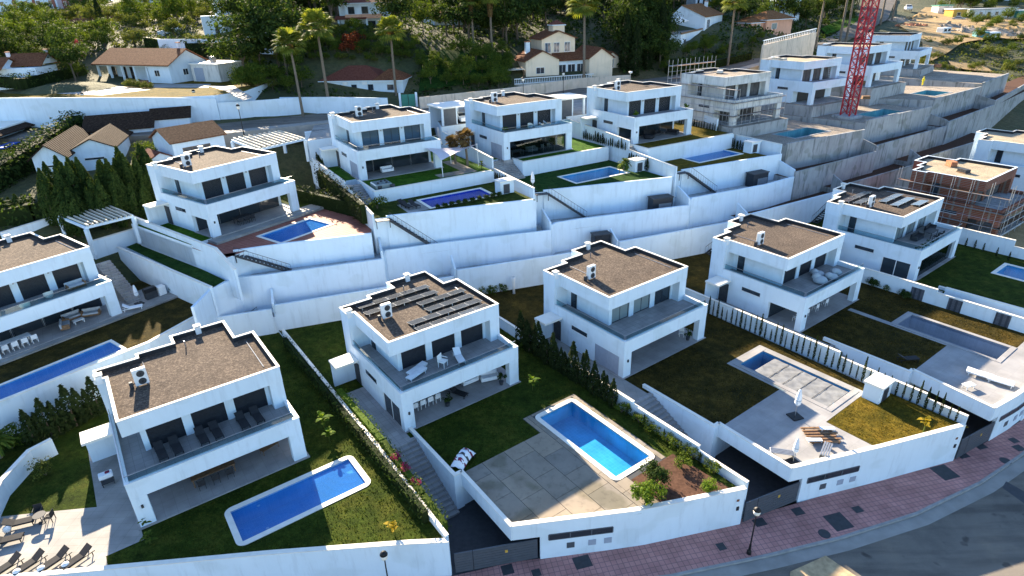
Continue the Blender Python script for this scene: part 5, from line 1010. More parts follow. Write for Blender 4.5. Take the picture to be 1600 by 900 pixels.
n = 46
for k in range(n): x = -3.4 + (L * .62 + 3.3) * k / n; MB().lathe((x, -3.05, .2), [(.05, 0), (.08, .2), (.04, .5), (.06, .65)], 6).build('baluster', 'white', t)
MB().box(-4.5, -.5, 2.1, -.3, 2.6, 2.2).build('pergola_roof', 'paletimber', t)
for x, y in ((-4.3, -.3), (-.6, -.3), (-4.3, 2.4)): MB().box(x, y, 0, x + .15, y + .15, 2.1).build('pergola_post', 'timber', t)
# white house right of wood
t, L = house_at('white house with big gable window and tan roof on the slope right of the wood', (1062, 76), (1122, 58), 22.8); MB().box(0, 0, -4, L * .55, 7, 3.2).build('wall', 'stucco', t); MB().box(L * .5, -.6, -4, L, 9, 6.4).build('wall', 'stucco', t); k = MB(); k.add([(L * .5 - .3, -.9, 6.2), (L + .3, -.9, 6.2), (L + .3, 6, 9.2), (L * .5 - .3, 6, 9.2), (L * .5 - .3, -.9, 6.4), (L + .3, -.9, 6.4), (L + .3, 6, 9.4), (L * .5 - .3, 6, 9.4)], [(3, 2, 1, 0), (4, 5, 6, 7), (0, 1, 5, 4), (1, 2, 6, 5), (3, 0, 4, 7), (2, 3, 7, 6)]); k.build('roof', 'rooftile_orange', t)
k = MB(); k.add([(L * .5, -.6, 6.4), (L * .5, 6, 9.2), (L * .5, 9, 6.4)], [(0, 1, 2)]); k.build('gable', 'stucco', t); k = MB(); k.add([(L, -.6, 6.4), (L, 6, 9.2), (L, 9, 6.4)], [(2, 1, 0)]); k.add([(L * .5, 6, 9.2), (L, 6, 9.2), (L, 9, 6.4), (L * .5, 9, 6.4)], [(0, 1, 2, 3)]); k.build('gable', 'stucco', t); MB().box(0, -.2, 3.2, L * .55, .05, 3.6).build('terrace_rail', 'timber', t); MB().box(0, 0, 3.2, L * .5, 7, 3.25).build('terrace_floor', 'stone_tile', t)
gable_roof(t, 'awning', -3, L * .4, 3, 7, 5.6, .8, 'whiteroof', .2, 'x', None, 'stucco'); hwin(t, L * .55, 3.4, 3.4, 2.2, -.62, 'pane_blue', 'white', 5); hwin(t, 3.0, .2, 2.2, 1.7, -.02, 'pane'); chimney(t, L * .95, 4, 7.6, 2.2, 'stucco', .9)
# orange house
t, L = house_at('salmon house with orange tiled roof above the white balustrade, upper right', (1196, 50), (1236, 47), 24.4); MB().box(0, 0, -3, L, 8, 3.2).build('wall', 'pinkwall', t); hip_roof(t, 'roof', 0, L, 0, 8, 3.2, 2.2, 'rooftile_orange', .8); MB().box(-5, 1, -3, 0, 7, 2.6).build('wall', 'pinkwall', t); hip_roof(t, 'roof', -5, 0.2, 1, 7, 2.6, 1.4, 'rooftile_orange', .6); hwin(t, 2.2, .6, 2.2, 1.6, -.02, 'pane_pale', 'white', 1); hwin(t, -2.6, .4, 1.3, 1.8, .98, 'pane_pale', 'white', 1)
# far blocks along the top edge
def block(label, pxl, pxr, py, y, h, d, mat, roof, wins, bands=None, dark='pane'):
    a = WY(pxl, py, y) if y else hit(pxl, py, 150); b = WY(pxr, py, a.y); L = b.x - a.x; t = thing('building', label, 'building', a, random.Random(int(pxl)).uniform(-.12, .12)); HL[t.name] = L
    MB().box(0, 0, -6, L, d, h).build('wall', mat, t); MB().box(-.3, -.3, h, L + .3, d + .3, h + .3).build('roof', roof, t)
    nx, nz = wins
    for i in range(nx):
        for j in range(nz): hwin(t, L * (i + .3) / nx, .9 + j * 3.0, min(1.5, L / nx * .45), 1.4, -.02, dark, 'white', 1)
    if bands:
        for k in range(bands): MB().box(L * (k + .9) / bands - .9, -.25, -1, L * (k + .9) / bands, 0, h).build('wall_strip', 'redwall', t)
    return t
block('long white block with red wall strips in the top left corner', -60, 98, 16, 235, 8, 12, 'stucco', 'terracotta', (8, 2), 5); block('red walled building right of the white block, top left', 100, 118, 14, 230, 7, 8, 'redwall', 'terracotta', (2, 2)); block('pale distant building at the top edge above the red wall', 200, 268, 4, 330, 9, 12, 'stucco', 'whiteroof', (6, 2)); block('pale house at the top edge left of the tall trees', 328, 362, 9, 290, 8, 9, 'stucco', 'whiteroof', (3, 2))
block('white long apartment house along the top right edge', 1506, 1640, 16, 330, 8, 14, 'stucco', 'whiteroof', (9, 2)); block('pale blue-white house on the ridge right of the wood', 1086, 1112, 12, 215, 5, 8, 'stucco', 'rooftile_red', (3, 1)); block('low house with brown roof on the ridge at the top edge', 1000, 1042, 10, 220, 3.6, 8, 'pinkwall', 'rooftile_red', (3, 1)); block('white house on the ridge near the top edge, centre right', 1150, 1176, 8, 240, 5, 8, 'stucco', 'whiteroof', (3, 1)); block('white house with orange roof behind the salmon house', 1215, 1250, 14, 230, 3.4, 8, 'stucco', 'rooftile_orange', (3, 1)); block('pale house at the top edge behind the dark wood', 868, 905, 4, 260, 4, 9, 'stucco', 'rooftile_red', (3, 1)); block('white house at the top edge above the skirted palms', 690, 715, 2, 240, 5, 8, 'stucco', 'rooftile_red', (2, 1))
block('small yellow shed with blue door on the dirt lot', 1487, 1509, 30, None, 3.4, 5, 'ochre', 'whiteroof', (1, 1)); block('ochre garden shed with pale front by the dirt lot entrance', 1464, 1485, 24, None, 3.4, 5, 'stucco_old', 'green_paint', (1, 1)); block('grey prefab row on the dirt lot near the top right', 1512, 1585, 29, None, 3.2, 4, 'stucco_old', 'greywall', (6, 1)); block('green roofed booth at the right edge of the dirt lot', 1588, 1612, 32, None, 3.4, 4, 'green_paint', 'whiteroof', (1, 1))
# white property with arches, upper left
t, L = house_at('white house with arched window and terraces behind the long hedge, upper left', (320, 53), (384, 50), WY(350, 52, 165).z); MB().box(0, 2, -3, L, 9, 4.0).build('wall', 'stucco', t); MB().box(L * .38, 4, 4.0, L * .98, 9, 6.6).build('upper_wall', 'stucco', t); MB().box(L * .36, 3.9, 6.6, L, 9.2, 6.9).build('roof', 'whiteroof', t); hwin(t, L * .55, .6, 3.0, 2.4, 1.98, 'pane_pale', 'white', 3); k = MB(); k.prism([(L * .55 + 1.5 + 1.6 * math.cos(R(a)), 2 + 0) for a in (0, 1)] + [(0, 3)], 0, .01) if False else None; MB().lathe((L * .75, 6, 6.9), [(1.2, 0), (1.1, .5), (.6, .9), (.1, 1.05)], 14).build('dome', 'white', t); hwin(t, L * .5, 4.6, 1.4, 1.2, 3.98)
for q, (x0, x1) in enumerate(((L * .38, L * .62), (L * .66, L * .98))): MB().box(x0, 3.8, 6.9, x1, 3.95, 7.5).build('roof_rail', 'white', t)
t, L = house_at('green and white glasshouse among the trees, upper left', (396, 68), (424, 69), WY(410, 68, 140).z); MB().box(0, 0, -2, L, 5, 1.6).build('wall', 'stucco', t); gable_roof(t, 'roof_slope', 0, L, 0, 5, 1.6, 1.4, 'pane_pale', .3, 'x', None, 'green_paint')
# walls up there
def wz(pts, h): return [Vector((*W(x, y, z)[:2], z)) for x, y, z in pts]
def pwall(name, label, pts, h, mat='stucco', th=.3, below=1.5, cap=None):
    q = [W(x, y, z) for x, y, z in pts]; return wall(name, label, q, [p.z for p in q], [p.z - h - below for p in q], th, mat, None, cap)
wall('road_wall', 'long white wall along the upper road below the single-storey villa', [(-120, 109.6), (-95, 107.9), (-75.5, 106.4), (-59.2, 106.6), (-49.3, 107.9)], [22.9, 22.7, 22.4, 21.95, 21.3], 16, .35, 'stucco'); wall('road_wall', 'lower white wall with step right of the drive to the single-storey villa', [(-49.3, 108.1), (-46, 109.0), (-41, 111.2), (-37, 113.0)], [20.6, 20.5, 20.4, 20.4], 16, .35, 'stucco'); pwall('road_wall', 'white wall in front of the hipped house under the palms', [(437, 152, 20.3), (520, 151.5, 20.2), (605, 153, 19.8)], 2.6)
pwall('road_wall', 'tan wall along the upper road before the cream villa', [(655, 152, 19.5), (790, 138, 19.6), (905, 122, 19.8), (985, 117, 20.4)], 2.2, 'tanwall'); pwall('field_wall', 'rust red retaining wall across the scrub, top left', [(60, 15, WY(60, 15, 215).z), (140, 17, WY(140, 17, 215).z), (260, 10, WY(260, 10, 255).z)], 5, 'redwall', .5); pwall('terrace_wall', 'white terrace wall above the long hedge, upper left', [(246, 61, WY(246, 61, 150).z), (345, 61, WY(345, 61, 150).z), (425, 53, WY(425, 53, 150).z)], 1.8); pwall('terrace_wall', 'short white terrace wall behind the long hedge, upper left', [(246, 49, WY(246, 49, 170).z), (282, 42, WY(282, 42, 180).z)], 1.5)
pwall('road_wall', 'brown stone wall with white balustrade above the climbing road', [(1192, 70, 24.2), (1240, 59, 24.6), (1275, 50, 25.0)], 4.0, 'tanwall', .4)
a, b = W(1192, 70, 24.2), W(1275, 50, 25.0); d = b - a; t = thing('balustrade', 'white balustrade on the brown wall by the salmon house', 'balustrade', a, math.atan2(d.y, d.x)); n = 30; L = Vector((d.x, d.y)).length
for k in range(n): MB().lathe((L * (k + .5) / n, 0, d.z * (k + .5) / n), [(.07, 0), (.11, .25), (.05, .55), (.08, .75)], 6).build('baluster', 'white', t)
k = MB(); k.add([(0, -.12, .75), (L, -.12, .75 + d.z), (L, .12, .75 + d.z), (0, .12, .75), (0, -.12, .92), (L, -.12, .92 + d.z), (L, .12, .92 + d.z), (0, .12, .92)], [(3, 2, 1, 0), (4, 5, 6, 7), (0, 1, 5, 4), (1, 2, 6, 5), (3, 0, 4, 7), (2, 3, 7, 6)]); k.build('balustrade_rail', 'white', t)
# gates on upper road
def panel_gate(label, pl, pr, z, h, mat): 
    a, b = W(*pl, z), W(*pr, z); d = b - a; t = thing('gate', label, 'gate', a, math.atan2(d.y, d.x)); L = d.length
    for k in range(2): MB().bbox(L * k / 2 + .05, -.05, 0, L * (k + 1) / 2 - .05, .05, h, .02).build('gate_leaf', mat, t)
    for x in (-.2, L + .2): MB().bbox(x - .2, -.2, -.5, x + .2, .2, h + .3, .03).build('gate_post', 'stucco', t)
panel_gate('dark double gate beside the hipped house on the upper road', (628, 167), (650, 166), 17.5, 2.2, 'green_paint')
# lawns and paving of the single-storey villa
def drape(name, pts, mat, dz=.12, n=10, label=None):
    """sheet laid on the hillside inside a photo-read outline"""
    q = [hit(x, y, 80) for x, y in pts]; loop = ccw([(p.x, p.y) for p in q]); mb = MB(); xs_ = [p[0] for p in loop]; ys_ = [p[1] for p in loop]
    bmm = bmesh.new(); vs = [bmm.verts.new((p[0], p[1], 0)) for p in loop]; f = bmm.faces.new(vs); bmesh.ops.triangulate(bmm, faces=[f]); bmesh.ops.subdivide_edges(bmm, edges=bmm.edges[:], cuts=4, use_grid_fill=True)
    me = bpy.data.meshes.new(name)
    for v_ in bmm.verts: v_.co.z = terr(v_.co.x, v_.co.y) + dz
    bmesh.ops.recalc_face_normals(bmm, faces=bmm.faces[:]); bmm.to_mesh(me); bmm.free(); me.materials.append(M[mat]); o = bpy.data.objects.new(name, me); C.objects.link(o); return struct(o, label)
def flat(name, pts, mat, z): return struct(MB().sheet([W(x, y, z) for x, y in pts], z).build(name, mat))
flat('drive', [(325, 134), (365, 134), (395, 152), (380, 157), (352, 142)], 'stone_tile', 21.77); flat('pool_deck', [(65, 145), (150, 131), (235, 140), (160, 149)], 'stone_tile', 21.77); flat('pool_water', [(118, 138), (150, 135), (178, 138), (150, 142)], 'pane_blue', 21.79); flat('paving', [(235, 131), (330, 131), (325, 137), (240, 137)], 'stone_tile', 21.775)
drape('lawn', [(380, 130), (405, 140), (408, 155), (392, 146)], 'lawn_gold', .3)
drape('lawn', [(655, 150), (660, 100), (700, 85), (800, 90), (790, 136)], 'turf', .5); drape('dirt_lot', [(1405, 44), (1445, 14), (1520, 18), (1620, 30), (1620, 66), (1560, 64), (1500, 75), (1445, 102), (1440, 70)], 'dirt', .7); drape('road', [(1290, 62), (1330, 40), (1365, 0), (1400, 0), (1385, 35), (1345, 62)], 'asphalt', .6); drape('lawn', [(1282, 48), (1330, 28), (1350, 30), (1330, 44), (1290, 58)], 'lawn_bright', .6); drape('dirt_track', [(1480, 100), (1540, 108), (1555, 118), (1490, 110)], 'dirt', .7)
# ------------------------------------------------------------------ roof plant and solar panels
def on(v, u, vv, w=0.0): return U(v, u, vv, w)
def ac_unit(label, v, u=2.85, vv=7.55):
    t = thing('air_conditioner', label, 'air conditioner', on(v, u, vv, 6.61), VIL[v][3])
    MB().bbox(-.47, -.18, .12, .47, .2, 1.45, .03).build('casing', 'white', t)
    for z in (.42, 1.06):
        k = MB()
        prof = [(.27, 0), (.27, .015), (.22, .02)]
        n = 16; vs = [(0.05 + .27 * math.cos(2 * math.pi * j / n), -.2, z + .27 * math.sin(2 * math.pi * j / n)) for j in range(n)]; vs2 = [(p[0], -.182, p[2]) for p in vs]
        k.add(vs + vs2, [tuple(range(n))] + [(j, n + j, n + (j + 1) % n, (j + 1) % n) for j in range(n)]); f = k.build('fan_grille', 'charcoal', t); MB().box(0.0, -.215, z - .04, .1, -.201, z + .04).build('fan_hub', 'black', f)
    MB().box(-.4, -.2, 0, -.3, .22, .12).build('foot', 'greymetal', t); MB().box(.3, -.2, 0, .4, .22, .12).build('foot', 'greymetal', t); MB().bar((-.47, .05, .3), (-.75, .1, .08), .04, 6).build('pipe', 'black', t); MB().bbox(-.86, -.1, 0, -.6, .15, .5, .02).build('valve_box', 'charcoal', t)
nmv = {'E': 'bottom left villa', 'D': 'solar panel villa', 'C': 'middle villa with bare roof', 'B': 'beanbag terrace villa', 'A': 'far right villa with solar strips', 'G': 'villa by the red pool court', 'H': 'shade sail villa', 'I': 'glazed porch villa', 'J': 'rightmost finished upper villa', 'F': 'villa at the left edge'}
for v in 'EDCBAGHIJ': ac_unit('white twin-fan cooling unit on the roof of the ' + nmv[v], v, 2.85 if v not in 'HI' else 3.6, 7.55 if v not in 'HI' else 8.6)
def solar_row(label, v, u, vv, n, pw=1.0, pl=1.7, tilt=18, group='solar panel rows on the solar villa', land=True, w=6.61):
    t = thing('solar_array', label, 'solar panels', on(v, u, vv, w), VIL[v][3], group); c, s = math.cos(R(tilt)), math.sin(R(tilt)); a, b = (pl, pw) if land else (pw, pl)
    for k in range(n):
        x0 = k * (a + .03); p = MB(); H0 = .12 + b * s; q = [(x0, 0, H0), (x0 + a, 0, H0), (x0 + a, b * c, .12), (x0, b * c, .12)]; dn = [(p_[0], p_[1], p_[2] - .04) for p_ in q]; p.add(q + dn, [(0, 1, 2, 3), (7, 6, 5, 4), (0, 4, 5, 1), (1, 5, 6, 2), (2, 6, 7, 3), (3, 7, 4, 0)]); o = p.build('panel', 'solar_cell', t)
        f = MB(); e = .018
        for (x, y0, y1) in ((x0, 0, b), (x0 + a - e, 0, b)): f.add([(x, y0 * c, .005 + H0 - y0 * s), (x + e, y0 * c, .005 + H0 - y0 * s), (x + e, y1 * c, .005 + H0 - y1 * s), (x, y1 * c, .005 + H0 - y1 * s)], [(0, 1, 2, 3)])
        for y0 in (0, b - e): f.add([(x0, y0 * c, .007 + H0 - y0 * s), (x0 + a, y0 * c, .007 + H0 - y0 * s), (x0 + a, (y0 + e) * c, .007 + H0 - (y0 + e) * s), (x0, (y0 + e) * c, .007 + H0 - (y0 + e) * s)], [(0, 1, 2, 3)])
        f.build('panel_frame', 'greywall', o)
    k = MB(); L = n * (a + .03)
    for x in (.2, L / 2, L - .3): k.box(x, .05, 0, x + .06, .12, .08 + b * s).box(x, b * c - .1, 0, x + .06, b * c - .03, .1)
    k.build('mounting', 'coping', t)
for i, (u, vv, n, lb) in enumerate(((1.5, 10.35, 5, 'rearmost long row of solar panels near the chimney vent'), (1.5, 8.75, 5, 'second long row of solar panels behind the roof unit'), (6.2, 7.35, 3, 'short rear right row of solar panels on the solar villa'), (6.2, 5.85, 3, 'second short row of solar panels at the right'), (3.75, 4.5, 5, 'row of solar panels just behind the front row'), (3.75, 3.15, 5, 'front row of solar panels along the roof edge'))): solar_row(lb, 'D', u, vv, n, 1.0, 1.45 if n == 5 else 1.62, 8)
for i, (u, vv, n, pw, lb) in enumerate(((2.4, 10.0, 4, 1.5, 'rearmost'), (2.6, 8.6, 2, 1.5, 'second from the back'), (5.5, 6.9, 3, 1.6, 'middle'), (5.0, 5.3, 3, 1.6, 'second from the front'), (7.0, 3.7, 2, 1.4, 'frontmost'))): solar_row('%s dark strip of solar panels on the far right villa' % lb, 'A', u, vv, n, 1.0, pw, 8, 'solar strips on the far right villa')

# ------------------------------------------------------------------ garden furniture
def lounger_proto(name, frame, cloth, back=35):
    t = thing(name, '-', 'lounger'); f = MB()
    for x in (-.3, .28): f.box(x, -.95, .26, x + .03, .95, .31)
    f.build('frame', frame, t)
    for x, y in ((-.3, -.85), (.25, -.85), (-.3, .75), (.25, .75)): MB().box(x, y, 0, x + .05, y + .05, .27).build('leg', frame, t)
    MB().bbox(-.3, -.95, .3, .3, .3, .38, .025).build('seat', cloth, t); c, s = math.cos(R(back)), math.sin(R(back)); k = MB(); q = [(-.3, .3, .31), (.3, .3, .31), (.3, .3 + .72 * c, .31 + .72 * s), (-.3, .3 + .72 * c, .31 + .72 * s)]; k.add(q + [(p[0], p[1] - .07 * s, p[2] + .07 * c) for p in q], [(3, 2, 1, 0), (4, 5, 6, 7), (0, 1, 5, 4), (1, 2, 6, 5), (2, 3, 7, 6), (3, 0, 4, 7)]); k.build('backrest', cloth, t); return remember(t)
def chair_proto(name, frame, cloth):
    t = thing(name, '-', 'chair')
    for x, y in ((-.24, -.24), (.2, -.24), (-.24, .2), (.2, .2)): MB().box(x, y, 0, x + .04, y + .04, .42).build('leg', frame, t)
    MB().bbox(-.26, -.26, .42, .26, .26, .47, .02).build('seat', cloth, t); MB().bbox(-.26, .22, .47, .26, .27, .9, .02).build('backrest', cloth, t); MB().box(-.27, -.24, .62, -.23, .24, .65).build('armrest', frame, t); MB().box(.23, -.24, .62, .27, .24, .65).build('armrest', frame, t); return remember(t)
def table_proto(name, top, leg, lx, ly, h):
    t = thing(name, '-', 'table'); MB().bbox(-lx / 2, -ly / 2, h - .05, lx / 2, ly / 2, h, .02).build('table_top', top, t)
    for x in (-lx / 2 + .06, lx / 2 - .12):
        for y in (-ly / 2 + .06, ly / 2 - .12): MB().box(x, y, 0, x + .06, y + .06, h - .05).build('leg', leg, t)
    return remember(t)
def sofa_proto(name, frame, cloth, L=1.7):
    t = thing(name, '-', 'sofa'); MB().bbox(-L / 2, -.4, .1, L / 2, .4, .28, .03).build('base', frame, t); MB().bbox(-L / 2 + .12, -.38, .28, L / 2 - .12, .25, .44, .04).build('seat_cushion', cloth, t); MB().bbox(-L / 2, .25, .28, L / 2, .42, .75, .04).build('backrest', cloth, t); MB().bbox(-L / 2, -.4, .28, -L / 2 + .12, .25, .6, .03).build('armrest', frame, t); MB().bbox(L / 2 - .12, -.4, .28, L / 2, .25, .6, .03).build('armrest', frame, t); return remember(t)
def tub_proto(name, mat):
    t = thing(name, '-', 'armchair'); k = MB(); n = 14; vs = []; prof = [(.3, .02), (.4, .2), (.44, .45), (.42, .75)]
    for (r, z) in prof:
        for j in range(n + 1): a = R(-20 + 220 * j / n); hh = z if z < .4 else z * (.72 + .28 * math.sin(R(180 * j / n))); vs.append((r * math.cos(a), r * math.sin(a), hh))
    k.add(vs, [(i * (n + 1) + j, i * (n + 1) + j + 1, (i + 1) * (n + 1) + j + 1, (i + 1) * (n + 1) + j) for i in range(3) for j in range(n)]); k.build('shell', mat, t, True); MB().lathe((0, 0, .0), [(.3, 0), (.36, .2), (.36, .36), (.3, .4)], 14).build('seat_cushion', 'fabric_grey', t, True); return remember(t)
def beanbag_proto(name, mat):
    t = thing(name, '-', 'beanbag'); MB().lathe((0, 0, 0), [(.35, 0), (.62, .12), (.66, .3), (.5, .5), (.2, .6), (.05, .62)], 18).build('bag', mat, t, True); k = MB().lathe((0, .42, .25), [(.3, 0), (.42, .15), (.36, .4), (.15, .55), (.03, .58)], 14).build('back_cushion', mat, t, True); return remember(t)
def parasol_proto(name, cloth, h=2.5, closed=True):
    t = thing(name, '-', 'parasol'); MB().bbox(-.45, -.45, 0, .45, .45, .09, .02).build('base', 'black', t); MB().bar((0, 0, .09), (0, 0, h), .03, 8).build('pole', 'greymetal', t)
    prof = [(.1, h * .42), (.2, h * .5), (.17, h * .75), (.08, h * .97), (.02, h)]; k = MB(); n = 14; vs = []
    for r, z in prof: vs += [(r * (1 + .22 * (j % 2)) * math.cos(2 * math.pi * j / n), r * (1 + .22 * (j % 2)) * math.sin(2 * math.pi * j / n), z) for j in range(n)]
    k.add(vs, [(i * n + j, i * n + (j + 1) % n, (i + 1) * n + (j + 1) % n, (i + 1) * n + j) for i in range(4) for j in range(n)]); k.build('folded_canopy', cloth, t); MB().lathe((0, 0, h * .6), [(.235, 0), (.235, .06)], 12).build('strap', 'fabric_grey', t); return remember(t)
Q = {'dl': lounger_proto('dark_lounger', 'black', 'fabric_dark', 30), 'wl': lounger_proto('white_lounger', 'white', 'fabric_white', 40), 'wf': lounger_proto('white_lounger', 'white', 'fabric_white', 4), 'bl': lounger_proto('blue_lounger', 'white', 'fabric_grey', 35), 'wc': chair_proto('white_chair', 'white', 'white'), 'dc': chair_proto('dark_chair', 'charcoal', 'fabric_dark'), 'tc': chair_proto('timber_chair', 'timber', 'timber'), 'wt': table_proto('white_table', 'white', 'white', 2.0, .95, .74), 'dt': table_proto('dark_table', 'charcoal', 'charcoal', 2.0, .95, .74), 'tt': table_proto('timber_table', 'timber', 'timber', 2.4, 1.0, .74), 'ws': sofa_proto('white_sofa', 'white', 'fabric_white'), 'ts': sofa_proto('timber_sofa', 'timber', 'fabric_grey'), 'ds': sofa_proto('dark_sofa', 'charcoal', 'fabric_dark', 2.0), 'tub': tub_proto('wicker_armchair', 'coping'), 'bag': beanbag_proto('beanbag', 'fabric_grey'), 'lowt': table_proto('low_table', 'white', 'white', 1.0, .6, .4), 'par': parasol_proto('closed_parasol', 'fabric_white')}
def put(k, v, u, vv, w, rz, label, group=None, sc=None):
    return place(Q[k], on(v, u, vv, w), VIL[v][3] + rz, label, group, sc)
T = 3.35
for i, u in enumerate((2.55, 3.55, 5.3, 6.3, 8.2, 9.3)): put('dl', 'E', u, 2.45, T, math.pi * 0 + .05, ['dark lounger at the left end of the bottom left terrace row', 'second dark lounger from the left on the bottom left terrace', 'third dark lounger from the left on the bottom left terrace', 'fourth dark lounger from the left on the bottom left terrace', 'fifth dark lounger from the left on the bottom left terrace', 'dark lounger at the right end of the bottom left terrace row'][i], 'dark loungers on the bottom left terrace')
put('wf', 'D', 2.5, 2.05, T, -1.25, 'nearer of two white loungers side by side on the solar villa terrace', None, 1.05); put('wf', 'D', 2.9, 2.7, T, -1.25, 'farther of two white loungers side by side on the solar villa terrace', None, 1.05); put('wc', 'D', 5.1, 2.0, T, .5, 'white slatted armchair on the solar villa terrace', None, 1.3); put('wl', 'D', 6.75, 2.0, T, -.25, 'white lounger with raised back on the solar villa terrace', None, 1.05)
for i, (u, vv, lb) in enumerate(((5.6, 1.6, 'beanbag at the left of the grey group on the terrace'), (7.0, 2.6, 'round beanbag at the back of the grey group'), (7.4, 1.3, 'beanbag at the front of the grey group'), (8.9, 1.7, 'beanbag at the right of the grey group'))): put('bag', 'B', u, vv, T, .6 * i, lb, None, 1.15 if i == 0 else 1.0)
put('ds', 'A', 5.0, 2.4, T, 0, 'dark sofa left on the planter terrace of the far right villa'); put('ds', 'A', 9.2, 2.6, T, .1, 'dark sofa right on the planter terrace of the far right villa'); put('dt', 'A', 7.2, 1.8, T, .0, 'dark dining table on the planter terrace of the far right villa'); put('dc', 'A', 6.4, .9, T, 3.1, 'dark chair at the front of the planter terrace table'); put('dc', 'A', 7.8, .9, T, 3.1, 'dark chair at the right of the planter terrace table')
for i, (u, vv, lb) in enumerate(((3.5, 1.4, 'left'), (5.8, 2.3, 'middle'))): put('tub', 'F', u + 1, vv, T, 3.1, '%s pale tub chair on the left edge villa terrace' % lb)
put('ts', 'F', 9.3, 2.4, T, 0, 'pale bench sofa at the right end of the left edge villa terrace'); put('tub', 'I', 6.0, 2.4, T, 0, 'blue-grey tub chair on the glazed porch villa terrace'); put('bl', 'I', 8.0, 1.6, T, .9, 'grey lounger at the middle of the glazed porch villa terrace'); put('bl', 'I', 9.2, 2.3, T, .9, 'grey lounger at the right of the glazed porch villa terrace'); put('lowt', 'I', 6.6, 1.2, T, 0, 'low white table on the glazed porch villa terrace')
# porches
for i in range(4): put('wc', 'D', 2.0 + i * .75, 2.1 + .0 * i, .01, 3.14, ['leftmost white chair at the porch table of the solar villa', 'second white chair at the porch table of the solar villa', 'third white chair at the porch table of the solar villa', 'rightmost white chair at the porch table of the solar villa'][i], 'white porch chairs of the solar villa')
put('wt', 'D', 3.1, 2.9, .01, 0, 'white dining table in the porch of the solar villa', None, (1.5, 1, 1)); put('dl', 'D', 6.2, 1.7, .01, .4, 'dark armchair lounger in the porch of the solar villa'); put('ws', 'D', 8.1, 2.8, .01, 0, 'white sofa left in the porch of the solar villa'); put('ws', 'D', 9.8, 2.0, .01, -.3, 'white sofa right in the porch of the solar villa')
put('wc', 'C', 1.5, 1.0, .01, 1.2, 'white chair at the left end of the middle villa porch'); put('wc', 'C', 10.2, 1.6, .01, -.8, 'white chair at the right end of the middle villa porch')
put('tt', 'E', 5.3, 2.2, .01, 0, 'timber dining table in the shaded porch of the bottom left villa', None, (1.3, 1, 1))
for i, (u, vv, rz) in enumerate(((4.3, 1.4, 3.14), (5.3, 1.4, 3.14), (6.3, 1.4, 3.14), (4.3, 3.0, 0), (5.3, 3.0, 0), (6.3, 3.0, 0))): put('dc', 'E', u, vv, .01, rz, ['dark chair at the near left of the timber porch table', 'dark chair at the near middle of the timber porch table', 'dark chair at the near right of the timber porch table', 'dark chair at the far left of the timber porch table', 'dark chair at the far middle of the timber porch table', 'dark chair at the far right of the timber porch table'][i], 'dark chairs at the timber porch table')
put('tt', 'E', 9.6, 2.6, .01, .3, 'second timber table at the right of the bottom left porch', None, .6)
for i in range(4): put('wc', 'B', 1.8 + i * 1.9, 1.5, .01, 3.1, ['leftmost', 'second', 'third', 'rightmost'][i] + ' white chair in the porch of the beanbag villa', 'white chairs in the beanbag villa porch')
put('wt', 'F', 2.4, 1.6, .01, 0, 'long white table in the left edge villa porch', None, (1.6, 1, 1))
for i in range(5): put('wc', 'F', .8 + i * .8, .8, .01, 3.14, ['first', 'second', 'third', 'fourth', 'fifth'][i] + ' white chair from the left at the long porch table', 'white chairs at the left edge porch table')
put('ts', 'F', 7.0, 1.6, .01, 1.2, 'timber sofa left of the low table in the left edge porch'); put('ts', 'F', 9.7, 2.2, .01, -.6, 'timber sofa right of the low table in the left edge porch'); put('ts', 'F', 8.2, 3.0, .01, 0, 'timber sofa behind the low table in the left edge porch'); put('lowt', 'F', 8.2, 1.5, .01, 0, 'low white table between timber sofas')
put('dt', 'G', 5.0, 2.0, .01, 0, 'dark dining table in the porch by the red pool court'); 
for i, u in enumerate((4.2, 5.0, 5.8)): put('dc', 'G', u, 1.2, .01, 3.14, ['left', 'middle', 'right'][i] + ' dark chair at the porch table by the red pool court')
put('wt', 'I', 3.0, 1.6, .01, 0, 'white table behind the glazed porch front'); put('ws', 'I', 6.0, 2.2, .01, 0, 'white striped sofa behind the glazed porch front'); put('wc', 'I', 7.8, 1.8, .01, 0, 'left white chair behind the glazed porch front'); put('wc', 'I', 8.9, 1.8, .01, 0, 'right white chair behind the glazed porch front')
put('ds', 'J', 6.5, 2.4, .01, 0, 'dark sofa in the porch of the rightmost finished upper villa'); put('ds', 'J', 9.3, 1.6, .01, -1.2, 'dark sofa at the right end of the same open porch'); put('ws', 'H', 4.5, 2.2, .01, 0, 'pale sofa in the porch under the shade sail villa')
# bottom left terrace
z0 = VIL['E'][2]; 
for i, (px, py) in enumerate(((8, 893), (45, 888), (84, 883), (120, 880))): p = W(px, py - 8, 3.2); place(Q['dl'], (p.x, p.y, PZ['E'] + .01), -.55, ['dark sling lounger first from the left by the bottom wall', 'dark sling lounger second from the left by the bottom wall', 'dark sling lounger third from the left by the bottom wall', 'dark sling lounger at the right end by the bottom wall'][i], 'loungers by the bottom wall')
for i, (px, py) in enumerate(((26, 893), (64, 888), (102, 882))): p = W(px, py, 3.2); o = thing('ball_lamp', ['white ball lamp left between the loungers by the bottom wall', 'white ball lamp in the middle between the loungers by the bottom wall', 'white ball lamp right between the loungers by the bottom wall'][i], 'lamp', (p.x, p.y, PZ['E'])); MB().lathe((0, 0, .02), [(.08, 0), (.2, .08), (.27, .25), (.2, .42), (.06, .5)], 14).build('globe', 'white', o, True); MB().lathe((0, 0, 0), [(.16, 0), (.16, .05)], 12).build('foot', 'greymetal', o)
for i, (px, py) in enumerate(((30, 815), (10, 842))): p = W(px, py, 3.2); place(Q['dl'], (p.x, p.y, PZ['E'] + .01), 1.9, ['dark curved lounger farther back at the left edge of the stone terrace', 'dark curved lounger nearer at the left edge of the stone terrace'][i])
